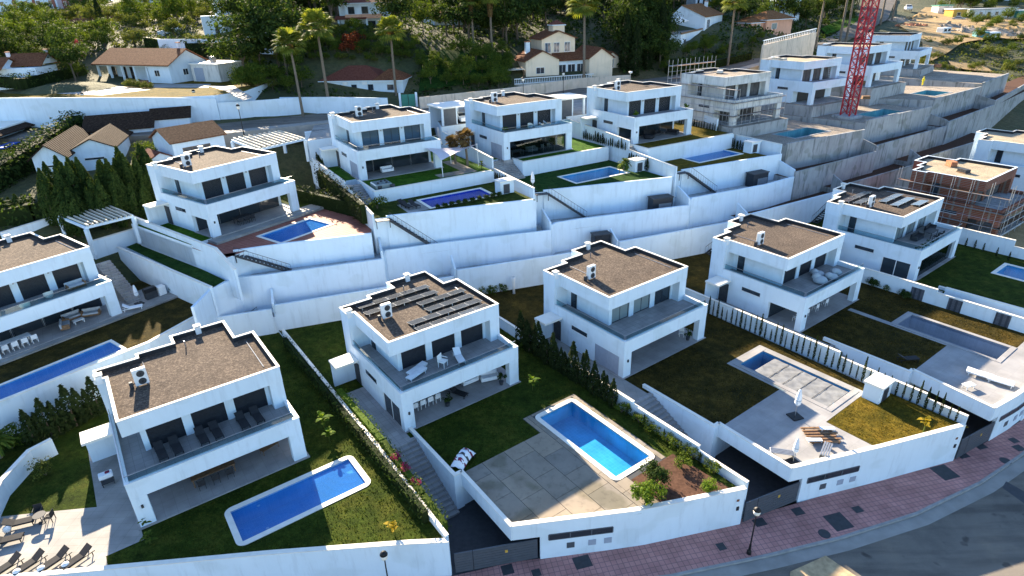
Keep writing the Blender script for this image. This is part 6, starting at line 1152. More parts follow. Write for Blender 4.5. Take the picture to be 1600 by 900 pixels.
p = W(11, 827, 3.1); o = thing('ball_lamp', 'white ball lamp between the two curved loungers at the left edge', 'lamp', (p.x, p.y, PZ['E'])); MB().lathe((0, 0, .02), [(.08, 0), (.2, .08), (.27, .25), (.2, .42), (.06, .5)], 14).build('globe', 'white', o, True); MB().lathe((0, 0, 0), [(.16, 0), (.16, .05)], 12).build('foot', 'greymetal', o)
p = W(66, 815, 2.9); o = thing('bistro_table', 'small round bistro table on the stone terrace edge', 'table', (p.x, p.y, PZ['E'])); MB().lathe((0, 0, .68), [(.4, 0), (.4, .04)], 16).build('table_top', 'charcoal', o); MB().bar((0, 0, 0), (0, 0, .68), .03, 6).build('pedestal', 'charcoal', o); MB().lathe((0, 0, 0), [(.25, 0), (.25, .03)], 12).build('foot', 'charcoal', o)
for i, (px, py, rz) in enumerate(((60, 800, 0.4), (77, 808, -1.4))): p = W(px, py, 3.2); place(Q['dc'], (p.x, p.y, PZ['E'] + .01), rz, ['left dark chair at the round bistro table', 'right dark chair at the round bistro table'][i])
p = W(170, 755, 2.9); t = thing('barbecue', 'white topped barbecue trolley on the side path of the bottom left villa', 'barbecue', (p.x, p.y, PZ['E']), VIL['E'][3]); MB().bbox(-.45, -.3, .75, .45, .3, 1.05, .04).build('hood', 'fabric_white', t)
for x, y in ((-.4, -.25), (.34, -.25), (-.4, .2), (.34, .2)): MB().box(x, y, 0, x + .06, y + .06, .75).build('leg', 'charcoal', t)
MB().box(-.42, -.27, .25, .42, .27, .29).build('shelf', 'charcoal', t); MB().bbox(.0, -.1, 1.05, .3, .15, 1.12, .02).build('tray', 'maroon', t)
# bicycle cover thing, closed parasols, decks
t = thing('covered_trailer', 'toy buggy under a white and maroon cover on the lawn by the steps', 'covered buggy', on('D', 1.9, -6.0, -.05), VIL['D'][3] + .5); k = MB(); n, m_ = 10, 8; vs = []
for i in range(n + 1):
    for j in range(m_ + 1): x = -1.05 + 2.1 * i / n; y = -.55 + 1.1 * j / m_; z = .12 + .85 * (1 - (abs(x) / 1.15) ** 3) * (1 - (abs(y) / .62) ** 3) + .05 * math.sin(i * 2.1 + j * 1.7); vs.append((x, y, z))
k.add(vs, [(i * (m_ + 1) + j, (i + 1) * (m_ + 1) + j, (i + 1) * (m_ + 1) + j + 1, i * (m_ + 1) + j + 1) for i in range(n) for j in range(m_)]); k.build('cover', 'fabric_white', t, True)
for x in (-.75, -.25, .35): k = MB(); vs = [(x + dx, -.57 + 1.14 * j / 8, .145 + .85 * (1 - (abs(x + dx) / 1.15) ** 3) * (1 - (abs(-.57 + 1.14 * j / 8) / .62) ** 3) + .05 * math.sin((x + 1.05) / .21 * 2.1 + j * 1.7)) for j in range(9) for dx in (0, .22)]; k.add(vs, [(2 * j, 2 * j + 1, 2 * j + 3, 2 * j + 2) for j in range(8)]); k.build('stripe', 'maroon' if x != -.25 else 'charcoal', t)
for x, y in ((-.8, -.45), (.8, -.45), (-.8, .45), (.8, .45)): MB().lathe((x, y, 0), [(.1, 0), (.13, .08), (.1, .16)], 10).build('wheel', 'black', t)
def pz(px, py, z): p = W(px, py, z); return (p.x, p.y, z)
zc = PZ['C'] + .01
place(Q['par'], pz(1242, 651, zc), .3, 'tall closed white parasol on a black base beside the covered pool', None, 1.1); place(Q['par'], pz(1239, 722, zc), .4, 'closed white parasol at the corner of the street wall', None, .9)
t = thing('slatted_bed', 'brown slatted daybed frames on the sunlit stone deck', 'daybed', pz(1283, 681, zc), VIL['C'][3] + 2.5)
for i in range(6): MB().bbox(-1.3 + .25 * (i % 2), -.9 + i * .34, .12, 1.3, -.72 + i * .34, .2, .01).build('slat', 'timber', t)
for x in (-1.0, 1.0): MB().box(x, -.9, 0, x + .08, 1.0, .12).build('bearer', 'timber', t)
place(Q['wf'], pz(1292, 672, zc + .15), VIL['C'][3] + .9, 'farther white pad lying on the slatted daybed', None, .6); place(Q['wf'], pz(1272, 690, zc + .15), VIL['C'][3] + .9, 'nearer white pad lying on the slatted daybed', None, .6)
for k_, (px, py, rz, lb) in enumerate(((1222, 712, -.3, 'grey slatted bench along the left edge of the stone deck'), (1290, 708, .9, 'grey slatted bench before the street wall on the stone deck'))):
    t = thing('slatted_bench', lb, 'bench', pz(px, py, zc), VIL['C'][3] + rz - .6)
    for i in range(4): MB().bbox(-.9, -.3 + i * .16, .38, .9, -.18 + i * .16, .42, .01).build('slat', 'greymetal', t)
    for x in (-.8, .7): MB().box(x, -.28, 0, x + .08, .3, .38).build('leg', 'charcoal', t)
for i, (px, py) in enumerate(((1530, 588), (1562, 599))): place(Q['wf'], pz(px, py, PZ['B'] + .01), VIL['B'][3] + .2, ['left white daybed on the sunlit deck at the right edge', 'right white daybed on the sunlit deck at the right edge'][i], 'white daybeds on the right edge deck', (1.5, 1.0, 1.0))
place(Q['lowt'], pz(1512, 606, PZ['B'] + .01), .3, 'low white table beside the right edge loungers')
for i, (u, vv) in enumerate(((2.0, -11.1), (2.9, -11.2), (1.9, -10.2))): put('dl', 'H', u + .3, vv + 1.2, -1.54, .2, ['dark lounger in front of the deep blue pool, left', 'dark lounger in front of the deep blue pool, right', 'dark lounger at the back of the deep blue pool deck'][i], 'dark loungers by the deep blue pool')
put('par', 'I', -1.4, -9.5, -1.98, 0, 'closed white parasol at the left corner of the pale blue pool garden', None, 1.05); put('dl', 'B', 2.7, -9.2, -.04, 1.0, 'grey covered object lying on the lawn behind the low white wall')
for lb, v, u, vv in (('dark stone ball pot at the left corner of the sail villa lawn', 'H', .8, -5.0), ('dark stone ball pot by the hot tub edge of the sail villa', 'H', 2.4, -5.3)): o = thing('stone_pot', lb, 'pot', on(v, u, vv, -.08)); MB().lathe((0, 0, 0), [(.2, 0), (.32, .15), (.3, .4), (.2, .45)], 12).build('bowl', 'charcoal', o, True)
# planter boxes on the far right terrace
for i, u in enumerate((.9, 2.4, 3.9)):
    t = thing('planter_box', ['white planter box at the left corner of the far right terrace', 'white planter box second from the corner of the far right terrace', 'white planter box third from the corner of the far right terrace'][i], 'planter', on('A', u, .55, T), VIL['A'][3]); MB().bbox(-.5, -.18, 0, .5, .18, .4, .02).build('box', 'white', t); crown_mesh(300 + i, .42, .2, 8, 22, .18, .12, .5).build('foliage', 'leaf_dark', t)
for i, (v, u, vv, lb) in enumerate((('J', 1.0, .8, 'round shrub in a pot at the left corner of the upper right terrace'), ('J', 11.2, .9, 'round shrub in a pot at the right end of the upper right terrace'), ('I', .9, .9, 'leafy plant in a pot at the corner of the glazed porch villa terrace'), ('C', 10.1, .7, 'dark plant in a pot at the right end of the middle villa porch'), ('D', 10.2, .6, 'dark plant in a pot at the right end of the solar villa porch'), ('D', 4.6, .9, 'small plant in a pot near the porch chairs of the solar villa'))):
    t = thing('potted_plant', lb, 'potted plant', on(v, u, vv, T if i < 3 else .01)); MB().lathe((0, 0, 0), [(.16, 0), (.22, .35), (.24, .38)], 10).build('pot', 'charcoal', t); crown_mesh(320 + i, .38, .42, 10, 30, .24, .16, .85).build('foliage', 'leaf_bright' if i < 3 else 'leaf_dark', t)
# pump houses by the pools
def pump_house(label, v, u, vv, w, rz=0, s=1.0):
    t = thing('pump_house', label, 'pump house', on(v, u, vv, w), VIL[v][3] + rz); MB().box(-1.0 * s, -.7 * s, -.2, 1.0 * s, .7 * s, 1.55 * s).build('wall', 'stucco', t); MB().bbox(-1.1 * s, -.85 * s, 1.55 * s, 1.1 * s, .8 * s, 1.7 * s, .02).build('roof', 'whiteroof', t); MB().box(-.55 * s, -.75 * s, .05, .35 * s, -.7 * s, 1.25 * s).build('louvre_door', 'greygate', t)
    for k in range(7): MB().box(-.5 * s, -.775 * s, .12 + k * .155 * s, .3 * s, -.751 * s, .22 * s + k * .155 * s).build('louvre', 'charcoal', t)
pump_house('white pump house with grey louvre door beside the golden lawn', 'C', 14.9, -15.6, -.04); pump_house('white pump house behind the deep blue pool', 'H', 15.2, -11.2, -1.55); pump_house('white pump house behind the pale blue pool', 'I', 16.2, -9.6, -2.0); pump_house('white pump house in the rightmost finished garden', 'J', 17.2, -7.4, -2.2)
for lb, v, k in (('black storage box on the ledge under the pale blue pool', 'I', .86), ('black storage box on the ledge under the rightmost finished garden', 'J', .74)):
    a, b = W2[v][0], W2[v][-1]; p = a + (b - a) * k; d = (b - a); t = thing('storage_box', lb, 'storage box', (p.x - .9, p.y + 2.2, S2[v]), math.atan2(d.y, d.x)); MB().bbox(-1.5, -.6, 0, 1.5, .8, 1.9, .03).build('body', 'dark', t); MB().bbox(-1.6, -.7, 1.9, 1.6, .9, 2.0, .03).build('lid', 'charcoal', t); MB().box(-.6, -.64, .1, 1.3, -.61, 1.2).build('front_panel', 'greymetal', t)
for lb, a, b, k, zz in (('black box on the lower strip behind the middle villa', bnd[2][1], bnd[2][2], .93, 5.9), ):
    p = a + (b - a) * k; t = thing('storage_box', lb, 'storage box', (p.x - .6, p.y + 1.6, zz), .28); MB().bbox(-1.1, -.6, 0, 1.1, .6, 2.2, .03).build('body', 'dark', t); MB().bbox(-1.2, -.7, 2.2, 1.2, .7, 2.3, .03).build('lid', 'charcoal', t)
# metal stairs down the tall walls
def metal_stair(label, a, b, width=.9, n=14):
    """steel flight from a (top) to b (foot) with rails; a,b world points"""
    d = Vector((b.x - a.x, b.y - a.y, 0)); L = d.length; t = thing('metal_stair', label, 'stair', a, math.atan2(d.y, d.x)); dz = b.z - a.z; w = width
    for k in range(n): x = L * (k + .5) / n; z = dz * (k + .5) / n; MB().box(x - L / n * .45, -w / 2, z - .02, x + L / n * .45, w / 2, z + .02).build('tread', 'charcoal', t)
    for y in (-w / 2, w / 2):
        MB().add([(0, y - .02, -.2), (L, y - .02, dz - .2), (L, y + .02, dz - .2), (0, y + .02, -.2), (0, y - .02, .05), (L, y - .02, dz + .05), (L, y + .02, dz + .05), (0, y + .02, .05)], [(0, 3, 2, 1), (4, 5, 6, 7), (0, 1, 5, 4), (1, 2, 6, 5), (2, 3, 7, 6), (3, 0, 4, 7)]).build('stringer', 'charcoal', t)
    y = -w / 2; MB().bar((0, y, .95), (L, y, dz + .95), .025, 6).build('handrail', 'charcoal', t)
    for k in range(13): x = L * k / 12; MB().bar((x, y, dz * k / 12), (x, y, dz * k / 12 + .95), .012, 4).build('baluster', 'charcoal', t)
    MB().box(-1.6, -w / 2, -.06, 0, w / 2, 0).build('landing', 'charcoal', t)
    for x in (-1.55, -.05): MB().box(x, -w / 2, -.9, x + .08, -w / 2 + .08, 0).build('bracket', 'charcoal', t)
for v, lb in (('H', 'dark metal stair against the tall wall under the deep blue pool'), ('I', 'dark metal stair against the tall wall under the pale blue pool'), ('J', 'dark metal stair against the tall wall under the rightmost finished garden'), ('G', 'dark metal stair at the left end of the wall under the red pool court')):
    w = W3[v]; d = (w[-1] - w[0]).normalized(); d.z = 0; n_ = Vector((-d.y, d.x, 0)); a = w[0] - n_ * .75 + d * .3; a.z = PZ[v]; b = a + d * 5.3; b.z = S2[v]
    metal_stair(lb, a, b)
for v, nx in (('C', 'B'), ('B', 'A'), ('A', 'O')):
    a, b = [(p, q) for k_, p, q in bnd if k_ == v][0]; d = (b - a).normalized(); n_ = Vector((-d.y, d.x, 0)); top = b - d * 1.6 - n_ * .65; top.z = W1TOP[v] - 1.0; ft = b - d * 6.6 - n_ * .65; ft.z = PZ[v]; metal_stair('dark metal stair up the lowest wall ' + nm1[v], top, ft)
    p = b - d * 1.2 - n_ * .8; t = thing('cellar_door', 'white store with dark door under the stair head ' + nm1[v], 'store room', (p.x, p.y, PZ[v]), math.atan2(d.y, d.x)); MB().box(-1.3, -.45, -.2, 1.0, .65, W1TOP[v] - PZ[v] - 1.15).build('wall', 'stucco', t); MB().box(-.6, -.5, 0, .3, -.45, 1.9).build('door', 'greygate', t)
a = W(425, 478, 4.95); metal_stair('dark metal stair behind the bottom left villa', Vector((a.x, a.y, 4.9)), Vector((a.x - 3.6, a.y - 2.9, 2.85))); t = thing('cellar_door', 'white store with dark door behind the bottom left villa', 'store room', (a.x + .2, a.y - .9, 2.85), .3); MB().box(-1.4, -.5, -.2, 1.3, .9, 2.0).build('wall', 'stucco', t); MB().box(-.7, -.55, 0, .3, -.5, 1.75).build('door', 'greygate', t)
steps('side_steps', 'grey side steps between the left edge villa and the turf strip', 'F', 13.2, 14.7, 7.5, 1.8, 9.6, 6.0, 14)
for lb, px, py in (('white floor lamp by the foot of the metal stair behind the middle villa', 803, 458), ('white floor lamp behind the middle villa near the store', 1037, 392)): p = W(px, py, 3.3); t = thing('floor_lamp', lb, 'lamp', (p.x, p.y, 3.25)); MB().lathe((0, 0, 0), [(.14, 0), (.16, 1.2), (.22, 1.9), (.24, 2.1)], 12).build('shade', 'white', t, True); MB().lathe((0, 0, -.02), [(.2, 0), (.2, .05)], 12).build('foot', 'greymetal', t)
# shade sail
c1, c2, c3, c4 = on('H', 9.3, -.2, 3.0), on('H', 9.6, -4.6, 2.1), on('H', 16.2, -2.2, 2.9), on('H', 13.6, 1.2, 2.2); t = thing('shade_sail', 'grey shade sail on poles over the garden of the sail villa', 'shade sail', c1); k = MB(); n = 12; vs = []
for i in range(n + 1):
    for j in range(n + 1):
        a, b = i / n, j / n; p = c1 * (1 - a) * (1 - b) + c2 * a * (1 - b) + c3 * a * b + c4 * (1 - a) * b; sag = 4 * a * (1 - a) + 4 * b * (1 - b); ctr = (c1 + c2 + c3 + c4) / 4; p = p + (ctr - p) * (.14 * max(4 * a * (1 - a) * (1 - 4 * b * (1 - b)), 4 * b * (1 - b) * (1 - 4 * a * (1 - a)))); p.z -= .12 * 4 * a * (1 - a) * 4 * b * (1 - b); vs.append(p - c1)
k.add(vs, [(i * (n + 1) + j, (i + 1) * (n + 1) + j, (i + 1) * (n + 1) + j + 1, i * (n + 1) + j + 1) for i in range(n) for j in range(n)]); k.build('sail_cloth', 'sail', t, True)
for p in (c2, c3, c4): q = p - c1; MB().bar((q.x, q.y, q.z + .1), (q.x + .1, q.y - .1, on('H', 0, 0).z - .08 - c1.z), .05, 8).build('pole', 'white', t)
# pergolas and carports
def pergola(label, pts, z, zf, n, mat='paletimber', post=True):
    q = [W(x, y, z) for x, y in pts]; o = q[0]; t = thing('pergola', label, 'pergola', (o.x, o.y, zf)); a, b, c, d = [p - Vector((o.x, o.y, zf)) for p in q]; k = MB()
    for p1, p2 in ((a, b), (b, c), (c, d), (d, a)): MB().obox(p1 - Vector((0, 0, .3)), p2 - Vector((0, 0, .3)), .18, .3).build('beam', 'stucco', t)
    for i in range(n): s = (i + .5) / n; p1 = a + (b - a) * s; p2 = d + (c - d) * s; e = (p2 - p1).normalized() * .3; MB().obox(p1 - e, p2 + e, .14, .22).build('slat', mat, t)
    for p in (a, b, c, d): MB().bbox(p.x - .2, p.y - .2, -.2, p.x + .2, p.y + .2, p.z - .3, .02).build('post', 'stucco', t)
    return t
pergola('white slatted pergola carport behind the left edge villa', [(92, 337), (167, 319), (207, 336), (133, 354)], 13.0, 9.7, 10); pergola('cream slatted pergola roof behind the villa by the red pool court', [(362, 218), (440, 205), (476, 216), (402, 233)], 17.6, 14.4, 10)
def carport(label, v, u0, u1, v0, v1, z0, z1, car=None):
    t = thing('carport', label, 'carport', on(v, u0, v0, 0), VIL[v][3]); t.location.z = z0; a, b = u1 - u0, v1 - v0; h = z1 - z0; MB().bbox(-.2, -.2, h, a + .2, b + .2, h + .25, .03).build('roof', 'whiteroof', t); MB().box(0, b - .2, -1, a, b, h).build('back_wall', 'stucco', t)
    for x in (0, a - .3): MB().box(x, 0, -1, x + .3, .3, h).build('post', 'stucco', t)
    MB().box(a * .5 - .1, .05, 0, a * .5 + .1, b, h).build('divider', 'stucco', t); MB().box(.3, .1, -.4, a * .5 - .1, .16, h - .1).build('garage_door', 'greygate', t)
carport('flat white carport between the sail villa and the glazed porch villa', 'I', -2.0, 3.2, 15.6, 20.5, 17.3, 19.9); carport('flat white carport behind the rightmost finished upper villa', 'J', -2.4, 2.6, 15.4, 20, 17.3, 20.0)
def car_proto(name, mat):
    t = thing(name, '-', 'car'); prof = [(-2.1, .35), (-2.12, .75), (-1.95, .9), (-1.2, .98), (-.6, 1.42), (.85, 1.45), (1.55, 1.0), (2.05, .88), (2.1, .4)]; k = MB(); n = len(prof); vs = []
    for y, in ((-.86,), (.86,)):
        for x, z in prof: vs.append((x, y * (.84 if z > 1.2 else 1), z))
    k.add(vs, [(i, i + 1, n + i + 1, n + i) for i in range(n - 1)] + [tuple(range(n - 1, -1, -1)), tuple(range(n, 2 * n)), (0, n, 2 * n - 1, n - 1)]); k.build('body', mat, t)
    g = MB(); g.add([(-1.12, -.7, 1.02), (-.62, -.68, 1.39), (-.62, .68, 1.39), (-1.12, .7, 1.02)], [(0, 1, 2, 3)]); g.v = [(p[0] - .03, p[1], p[2] + .03) for p in g.v]; g.build('windscreen', 'pane', t); g = MB(); g.add([(.88, -.68, 1.42), (1.5, -.7, 1.04), (1.5, .7, 1.04), (.88, .68, 1.42)], [(0, 1, 2, 3)]); g.v = [(p[0] + .03, p[1], p[2] + .03) for p in g.v]; g.build('rear_window', 'pane', t)
    for s in (-1, 1): g = MB(); g.add([(-.95, s * .87, 1.02), (-.5, s * .76, 1.36), (.75, s * .76, 1.36), (1.2, s * .87, 1.02)], [(0, 1, 2, 3)] if s < 0 else [(3, 2, 1, 0)]); g.build('side_window', 'pane', t)
    for x in (-1.3, 1.3):
        for s in (-.8, .8): MB().bar((x, s - .1, .32), (x, s + .1, .32), .32, 14).build('wheel', 'black', t)
    for s in (-.6, .6): MB().box(-2.14, s - .15, .6, -2.09, s + .15, .75).build('headlight', 'white', t)
    return remember(t)
cw, cs, cr = car_proto('parked_car', 'carwhite'), car_proto('parked_car', 'carsilver'), car_proto('parked_car', 'carred')
p = hit(312, 125, 90); place(cs, (p.x, p.y, p.z + .1), .3, 'silver car parked by the garage of the single-storey villa'); place(cw, on('I', 2.0, 17.4, 2.75), VIL['I'][3] + 1.57, 'white car under the carport beside the glazed porch villa'); p = hit(254, 19, 150); place(cw, (p.x, p.y, p.z + .15), .2, 'distant white car on the street at the upper left'); p = hit(170, 4, 150); place(cs, (p.x, p.y, p.z + .15), .1, 'distant silver car near the top edge at left'); p = hit(1418, 18, 150); place(cw, (p.x, p.y, p.z + .3), 1.2, 'white van-like car beside the climbing road, top right', None, (1.3, 1.3, 1.6)); p = hit(1497, 33, 150); place(cs, (p.x, p.y, p.z + .2), 2.4, 'grey trailer car on the dirt lot below the yellow shed'); p = hit(698, 5, 150)
# street lamps
def lamp_proto(name, h, globe=True):
    t = thing(name, '-', 'street lamp'); MB().lathe((0, 0, 0), [(.16, 0), (.16, .25), (.09, .4), (.07, .9)], 10).build('base', 'black', t); MB().bar((0, 0, .8), (0, 0, h), .055, 8, .04).build('pole', 'black', t); MB().lathe((0, 0, h), [(.05, 0), (.2, .12), (.24, .3), (.18, .45)], 12).build('lantern', 'coping', t, True); MB().lathe((0, 0, h + .45), [(.26, 0), (.2, .14), (.03, .26)], 12).build('lantern_cap', 'black', t, True); return remember(t)
sl, sh_ = lamp_proto('street_lamp', 3.6), lamp_proto('street_lamp', 6.0)
p = W(1170, 865, 0); place(sl, (p.x, p.y, 0), 0, 'black street lamp on the pavement at the kerb, bottom right of centre'); p = W(611, 935, 0); place(sl, (p.x, p.y, 0), 0, 'black street lamp cut by the bottom edge before the white wall')
for px, py, lb in ((141, 187, 'street lamp on the upper road before the tiled villa'), (312, 183, 'street lamp on the upper road below the drive'), (382, 214, 'street lamp above the cream pergola'), (818, 163, 'street lamp between the glazed porch villa and the cream villa'), (818 + 62, 152, 'street lamp in front of the balustraded terrace')): p = W(px, py, 17.4); place(sl, (p.x, p.y, 17.3), 0, lb, None, 1.15)
# crane mast
a = W(1325, 178, 15.2); t = thing('tower_crane', 'red lattice crane mast standing on the building site', 'crane', (a.x, a.y, 15.0), .5); Hc = 34.0; w = .85
for x in (-w, w):
    for y in (-w, w): MB().box(x - .1, y - .1, 0, x + .1, y + .1, Hc).build('mast_leg', 'redpaint', t)
n = 22
for k in range(n):
    z0_, z1_ = Hc * k / n, Hc * (k + 1) / n
    for (p1, p2) in (((-w, -w), (w, -w)), ((w, -w), (w, w)), ((w, w), (-w, w)), ((-w, w), (-w, -w))):
        MB().bar((*p1, z0_), (*p2, z1_), .05, 5).build('brace', 'redpaint', t); MB().bar((*p2, z0_), (*p1, z1_), .05, 5).build('brace', 'redpaint', t); MB().bar((*p1, z1_), (*p2, z1_), .06, 4).build('strut', 'redpaint', t)
MB().bbox(-1.8, -1.8, -.8, 1.8, 1.8, 0.0, .05).build('footing', 'concrete', t)
# scaffolding
def scaffold(label, v, runs, mat='steel'):
    t = thing('scaffold', label, 'scaffold', on(v, 0, 0), VIL[v][3])
    for (u0, v0, u1, v1, z0, z1, n) in runs:
        for k in range(n + 1):
            x, y = u0 + (u1 - u0) * k / n, v0 + (v1 - v0) * k / n; d = Vector((v0 - v1, u1 - u0)).normalized() * .9
            MB().bar((x, y, z0), (x, y, z1), .035, 5).build('standard', mat, t); MB().bar((x + d.x, y + d.y, z0), (x + d.x, y + d.y, z1), .035, 5).build('standard', mat, t)
            z = z0 + 2
            while z < z1 + .1: MB().bar((x, y, z), (x + d.x, y + d.y, z), .035, 4).build('transom', mat, t); z += 2
        z = z0 + 2
        while z < z1 + .1:
            MB().bar((u0, v0, z), (u1, v1, z), .035, 4).build('ledger', mat, t); MB().bar((u0, v0, z - 1), (u1, v1, z - 1), .03, 4).build('guard_rail', mat, t)
            d = Vector((v0 - v1, u1 - u0)).normalized() * .45; MB().obox((u0 + d.x, v0 + d.y, z - .1), (u1 + d.x, v1 + d.y, z - .1), .7, .05).build('deck_board', 'timber', t); z += 2
scaffold('steel scaffold round the left and front of the unfinished pale villa', 'K', [(-.3, 12, -.3, -.4, -.5, 5.6, 6), (-.3, -.4, 12.2, -.4, -.5, 4.0, 6)]); scaffold('tall scaffold frames behind the unfinished pale villa', 'K', [(10.5, 14.6, 0, 14.6, 2.0, 9.0, 5)])
scaffold('steel scaffold round the brick villa shell', 'O', [(-.5, 13, -.5, -.5, -.5, 7.2, 6), (-.5, -.5, 12.4, -.5, -.5, 5.2, 6)])
for i, (v, u, vv, w, lb) in enumerate((('L', 3.0, 9.0, 6.6, 'wooden crate frame on the roof left of the crane'), ('L', 1.8, 9.6, 6.6, 'second wooden crate frame on the roof left of the crane'), ('K', 7.0, 9.5, 6.6, 'pale brick pallet on the scaffolded villa roof'), ('O', 7.5, 9.5, 6.6, 'red brick pallet on the brick villa roof'), ('O', 5.0, 7.0, 6.6, 'pallet of dark blocks on the brick villa roof'), ('M', 3.0, 3.0, -.08, 'stack of timber before the villa behind the crane'), ('K', 14.5, 1.5, -1.8, 'stack of pale boards beside the scaffolded villa'), ('N', 6.0, -3.0, -.1, 'stack of bricks below the farthest unfinished villa'), ('L', 13.8, -2.0, -.1, 'pile of timber under the crane'))):
    t = thing('pallet', lb, 'pallet', on(v, u, vv, w + .01), VIL[v][3] + .3 * i); MB().box(-.7, -.5, 0, .7, .5, .12).build('pallet_base', 'timber', t); r = random.Random(i)
    for a in range(4):
        for b in range(3):
            for c in range(2 + (i % 2)): MB().bbox(-.65 + a * .33, -.45 + b * .31, .12 + c * .22, -.65 + a * .33 + .3, -.45 + b * .31 + .28, .12 + c * .22 + .2, .01).build('block', ['paletimber', 'paletimber', 'coping', 'terracotta', 'charcoal', 'timber', 'paletimber', 'terracotta', 'timber'][i], t)
for i, (v, u, lb) in enumerate((('L', 8.6, 'metal ladder leaning on the upper floor left of the crane'),)):
    t = thing('ladder', lb, 'ladder', on(v, u, 3.6, 3.35), VIL[v][3])
    for x in (-.22, .22): MB().bar((x, -.9, 0), (x, -.8 + .4, 3.6), .03, 5).build('rail', 'steel', t)
    for k in range(10): f = (k + .5) / 10; MB().bar((-.22, -.9 + .5 * f, 3.6 * f), (.22, -.9 + .5 * f, 3.6 * f), .02, 4).build('rung', 'steel', t)
t = thing('rooftop_aerial', 'small aerial mast on the roof of the rightmost finished upper villa', 'aerial', on('J', 9.4, 12.2, 6.6)); MB().bar((0, 0, 0), (0, 0, 2.0), .03, 6).build('mast', 'steel', t); MB().lathe((0, 0, 1.6), [(.05, 0), (.28, .15), (.3, .35)], 12).build('dish', 'white', t, True)
t = thing('hot_tub', 'pale hot tub with dark rim at the left corner of the sail villa lawn', 'hot tub', on('H', 1.4, -4.0, -.08), VIL['H'][3]); MB().bbox(-1.1, -1.1, 0, 1.1, 1.1, .55, .1).build('shell', 'pane_pale', t)
for i, (x, y) in enumerate(((-.6, -.5), (.5, -.6), (.1, .3), (.7, .5))): MB().lathe((x, y, .55), [(.14, 0), (.16, .12), (.1, .2)], 10).build('headrest', 'charcoal', t)
t = thing('dark_daybed', 'black round daybed in the open porch of the rightmost finished upper villa', 'daybed', on('J', 4.5, 1.6, .01)); MB().lathe((0, 0, 0), [(.7, 0), (.85, .2), (.85, .45), (.6, .55)], 18).build('base', 'fabric_dark', t); k = MB(); n = 10
k.add([(.85 * math.cos(R(200 * j / n - 10)), .85 * math.sin(R(200 * j / n - 10)), z) for z in (.4, 1.2) for j in range(n + 1)], [(j, j + 1, n + 2 + j, n + 1 + j) for j in range(n)]); k.build('hood', 'fabric_dark', t)
t = thing('barbecue', 'black barbecue with side shelf against the sloping wall by the side steps', 'barbecue', on('F', 15.6, 1.2, -.05), VIL['F'][3]); MB().bbox(-.8, -.35, .8, .5, .35, 1.25, .08).build('hood', 'black', t); MB().box(-.75, -.3, 0, .45, .3, .8).build('cabinet', 'charcoal', t); MB().bbox(.6, -.4, 0, 1.4, .4, 1.0, .02).build('side_cupboard', 'white', t)
put('par', 'F', 13.9, .8, -.02, 0, 'thin closed parasol on a dark base beside the left edge villa', None, .9); put('wl', 'F', 12.8, -.2, -.02, 1.1, 'white curved lounger beside the left edge villa pillar')
t = thing('garage_hut', 'pale garage front with grey doors behind the left edge villa', 'garage', W(178, 328, 11.0), VIL['G'][3] - .62); MB().box(0, 0, -2, 5.6, 3, 1.9).build('wall', 'stucco', t); MB().box(.5, -.06, .4, 2.2, 0, 1.6).build('window', 'greygate', t); MB().box(3.0, -.06, -1.0, 4.4, 0, 1.6).build('door', 'shutter_grey', t); MB().bbox(-.1, -.1, 1.9, 5.7, 3.1, 2.0, .02).build('roof', 'whiteroof', t)
# ------------------------------------------------------------------ planting near the villas
def row(keys, v, u, va, vb, n, w, label, group, sc=(.8, 1.15), jit=.06, thin=1.0):
    r = random.Random(hash((v, n)) % 1000 if False else int(abs(u * 100) + n))
    for k in range(n):
        q = va + (vb - va) * (k + .5) / n; s = r.uniform(*sc); place(P_[keys[k % len(keys)]], on(v, u + r.uniform(-jit, jit), q + r.uniform(-jit, jit), w), r.uniform(0, 6), label, group, (s * thin * r.uniform(.8, 1.15), s * thin * r.uniform(.8, 1.15), s * r.uniform(.85, 1.15)))
mini = ['mini0', 'mini1']
row(mini, 'B', -3.35, 9.5, -15.8, 44, -.3, 'young slender cypress in the row along the white wall behind the covered pool', 'cypress row behind the covered pool', (.7, 1.15), .06, .5); row(['mid_cyp', 'mini0', 'mid_cyp'], 'C', -3.5, 11, -2.5, 30, -.3, 'bushy cypress in the hedge row left of the middle villa', 'cypress row left of the middle villa', (.75, 1.15), .15)
row(['shrub0', 'mini1', 'shrub1'], 'C', -3.45, -3, -13, 16, -.3, 'low shrub in the border right of the turquoise pool', 'shrubs right of the turquoise pool', (.45, .75), .1); row(mini, 'I', -2.85, -.5, -7.0, 12, -2.0, 'spiky young plant along the wall behind the deep blue pool', 'spiky plants behind the deep blue pool', (.5, .75)); row(mini, 'J', -1.75, 10, -.5, 22, -.6, 'thin young cypress on the wall side of the glazed porch villa lawn', 'cypresses beside the glazed porch villa', (.4, .75)); row(mini, 'J', -1.8, -1, -5.5, 9, -2.6, 'thin young cypress behind the pale blue pool', 'cypresses behind the pale blue pool', (.6, 1.05)); row(mini, 'J', 16.9, 8, -1.0, 16, -.1, 'thin young cypress along the far wall of the rightmost finished garden', 'cypresses of the rightmost finished garden', (.4, .7)); row(mini, 'J', 17.0, -1.6, -6.6, 14, -2.2, 'thin young cypress behind the blue pool of the rightmost garden', 'cypresses behind the rightmost garden pool', (.5, .8))
row(mini, 'H', -2.2, 13, 9, 8, .0, 'bare young plant at the back end of the bright lawn strip', 'young plants behind the bright lawn strip', (.5, .8))
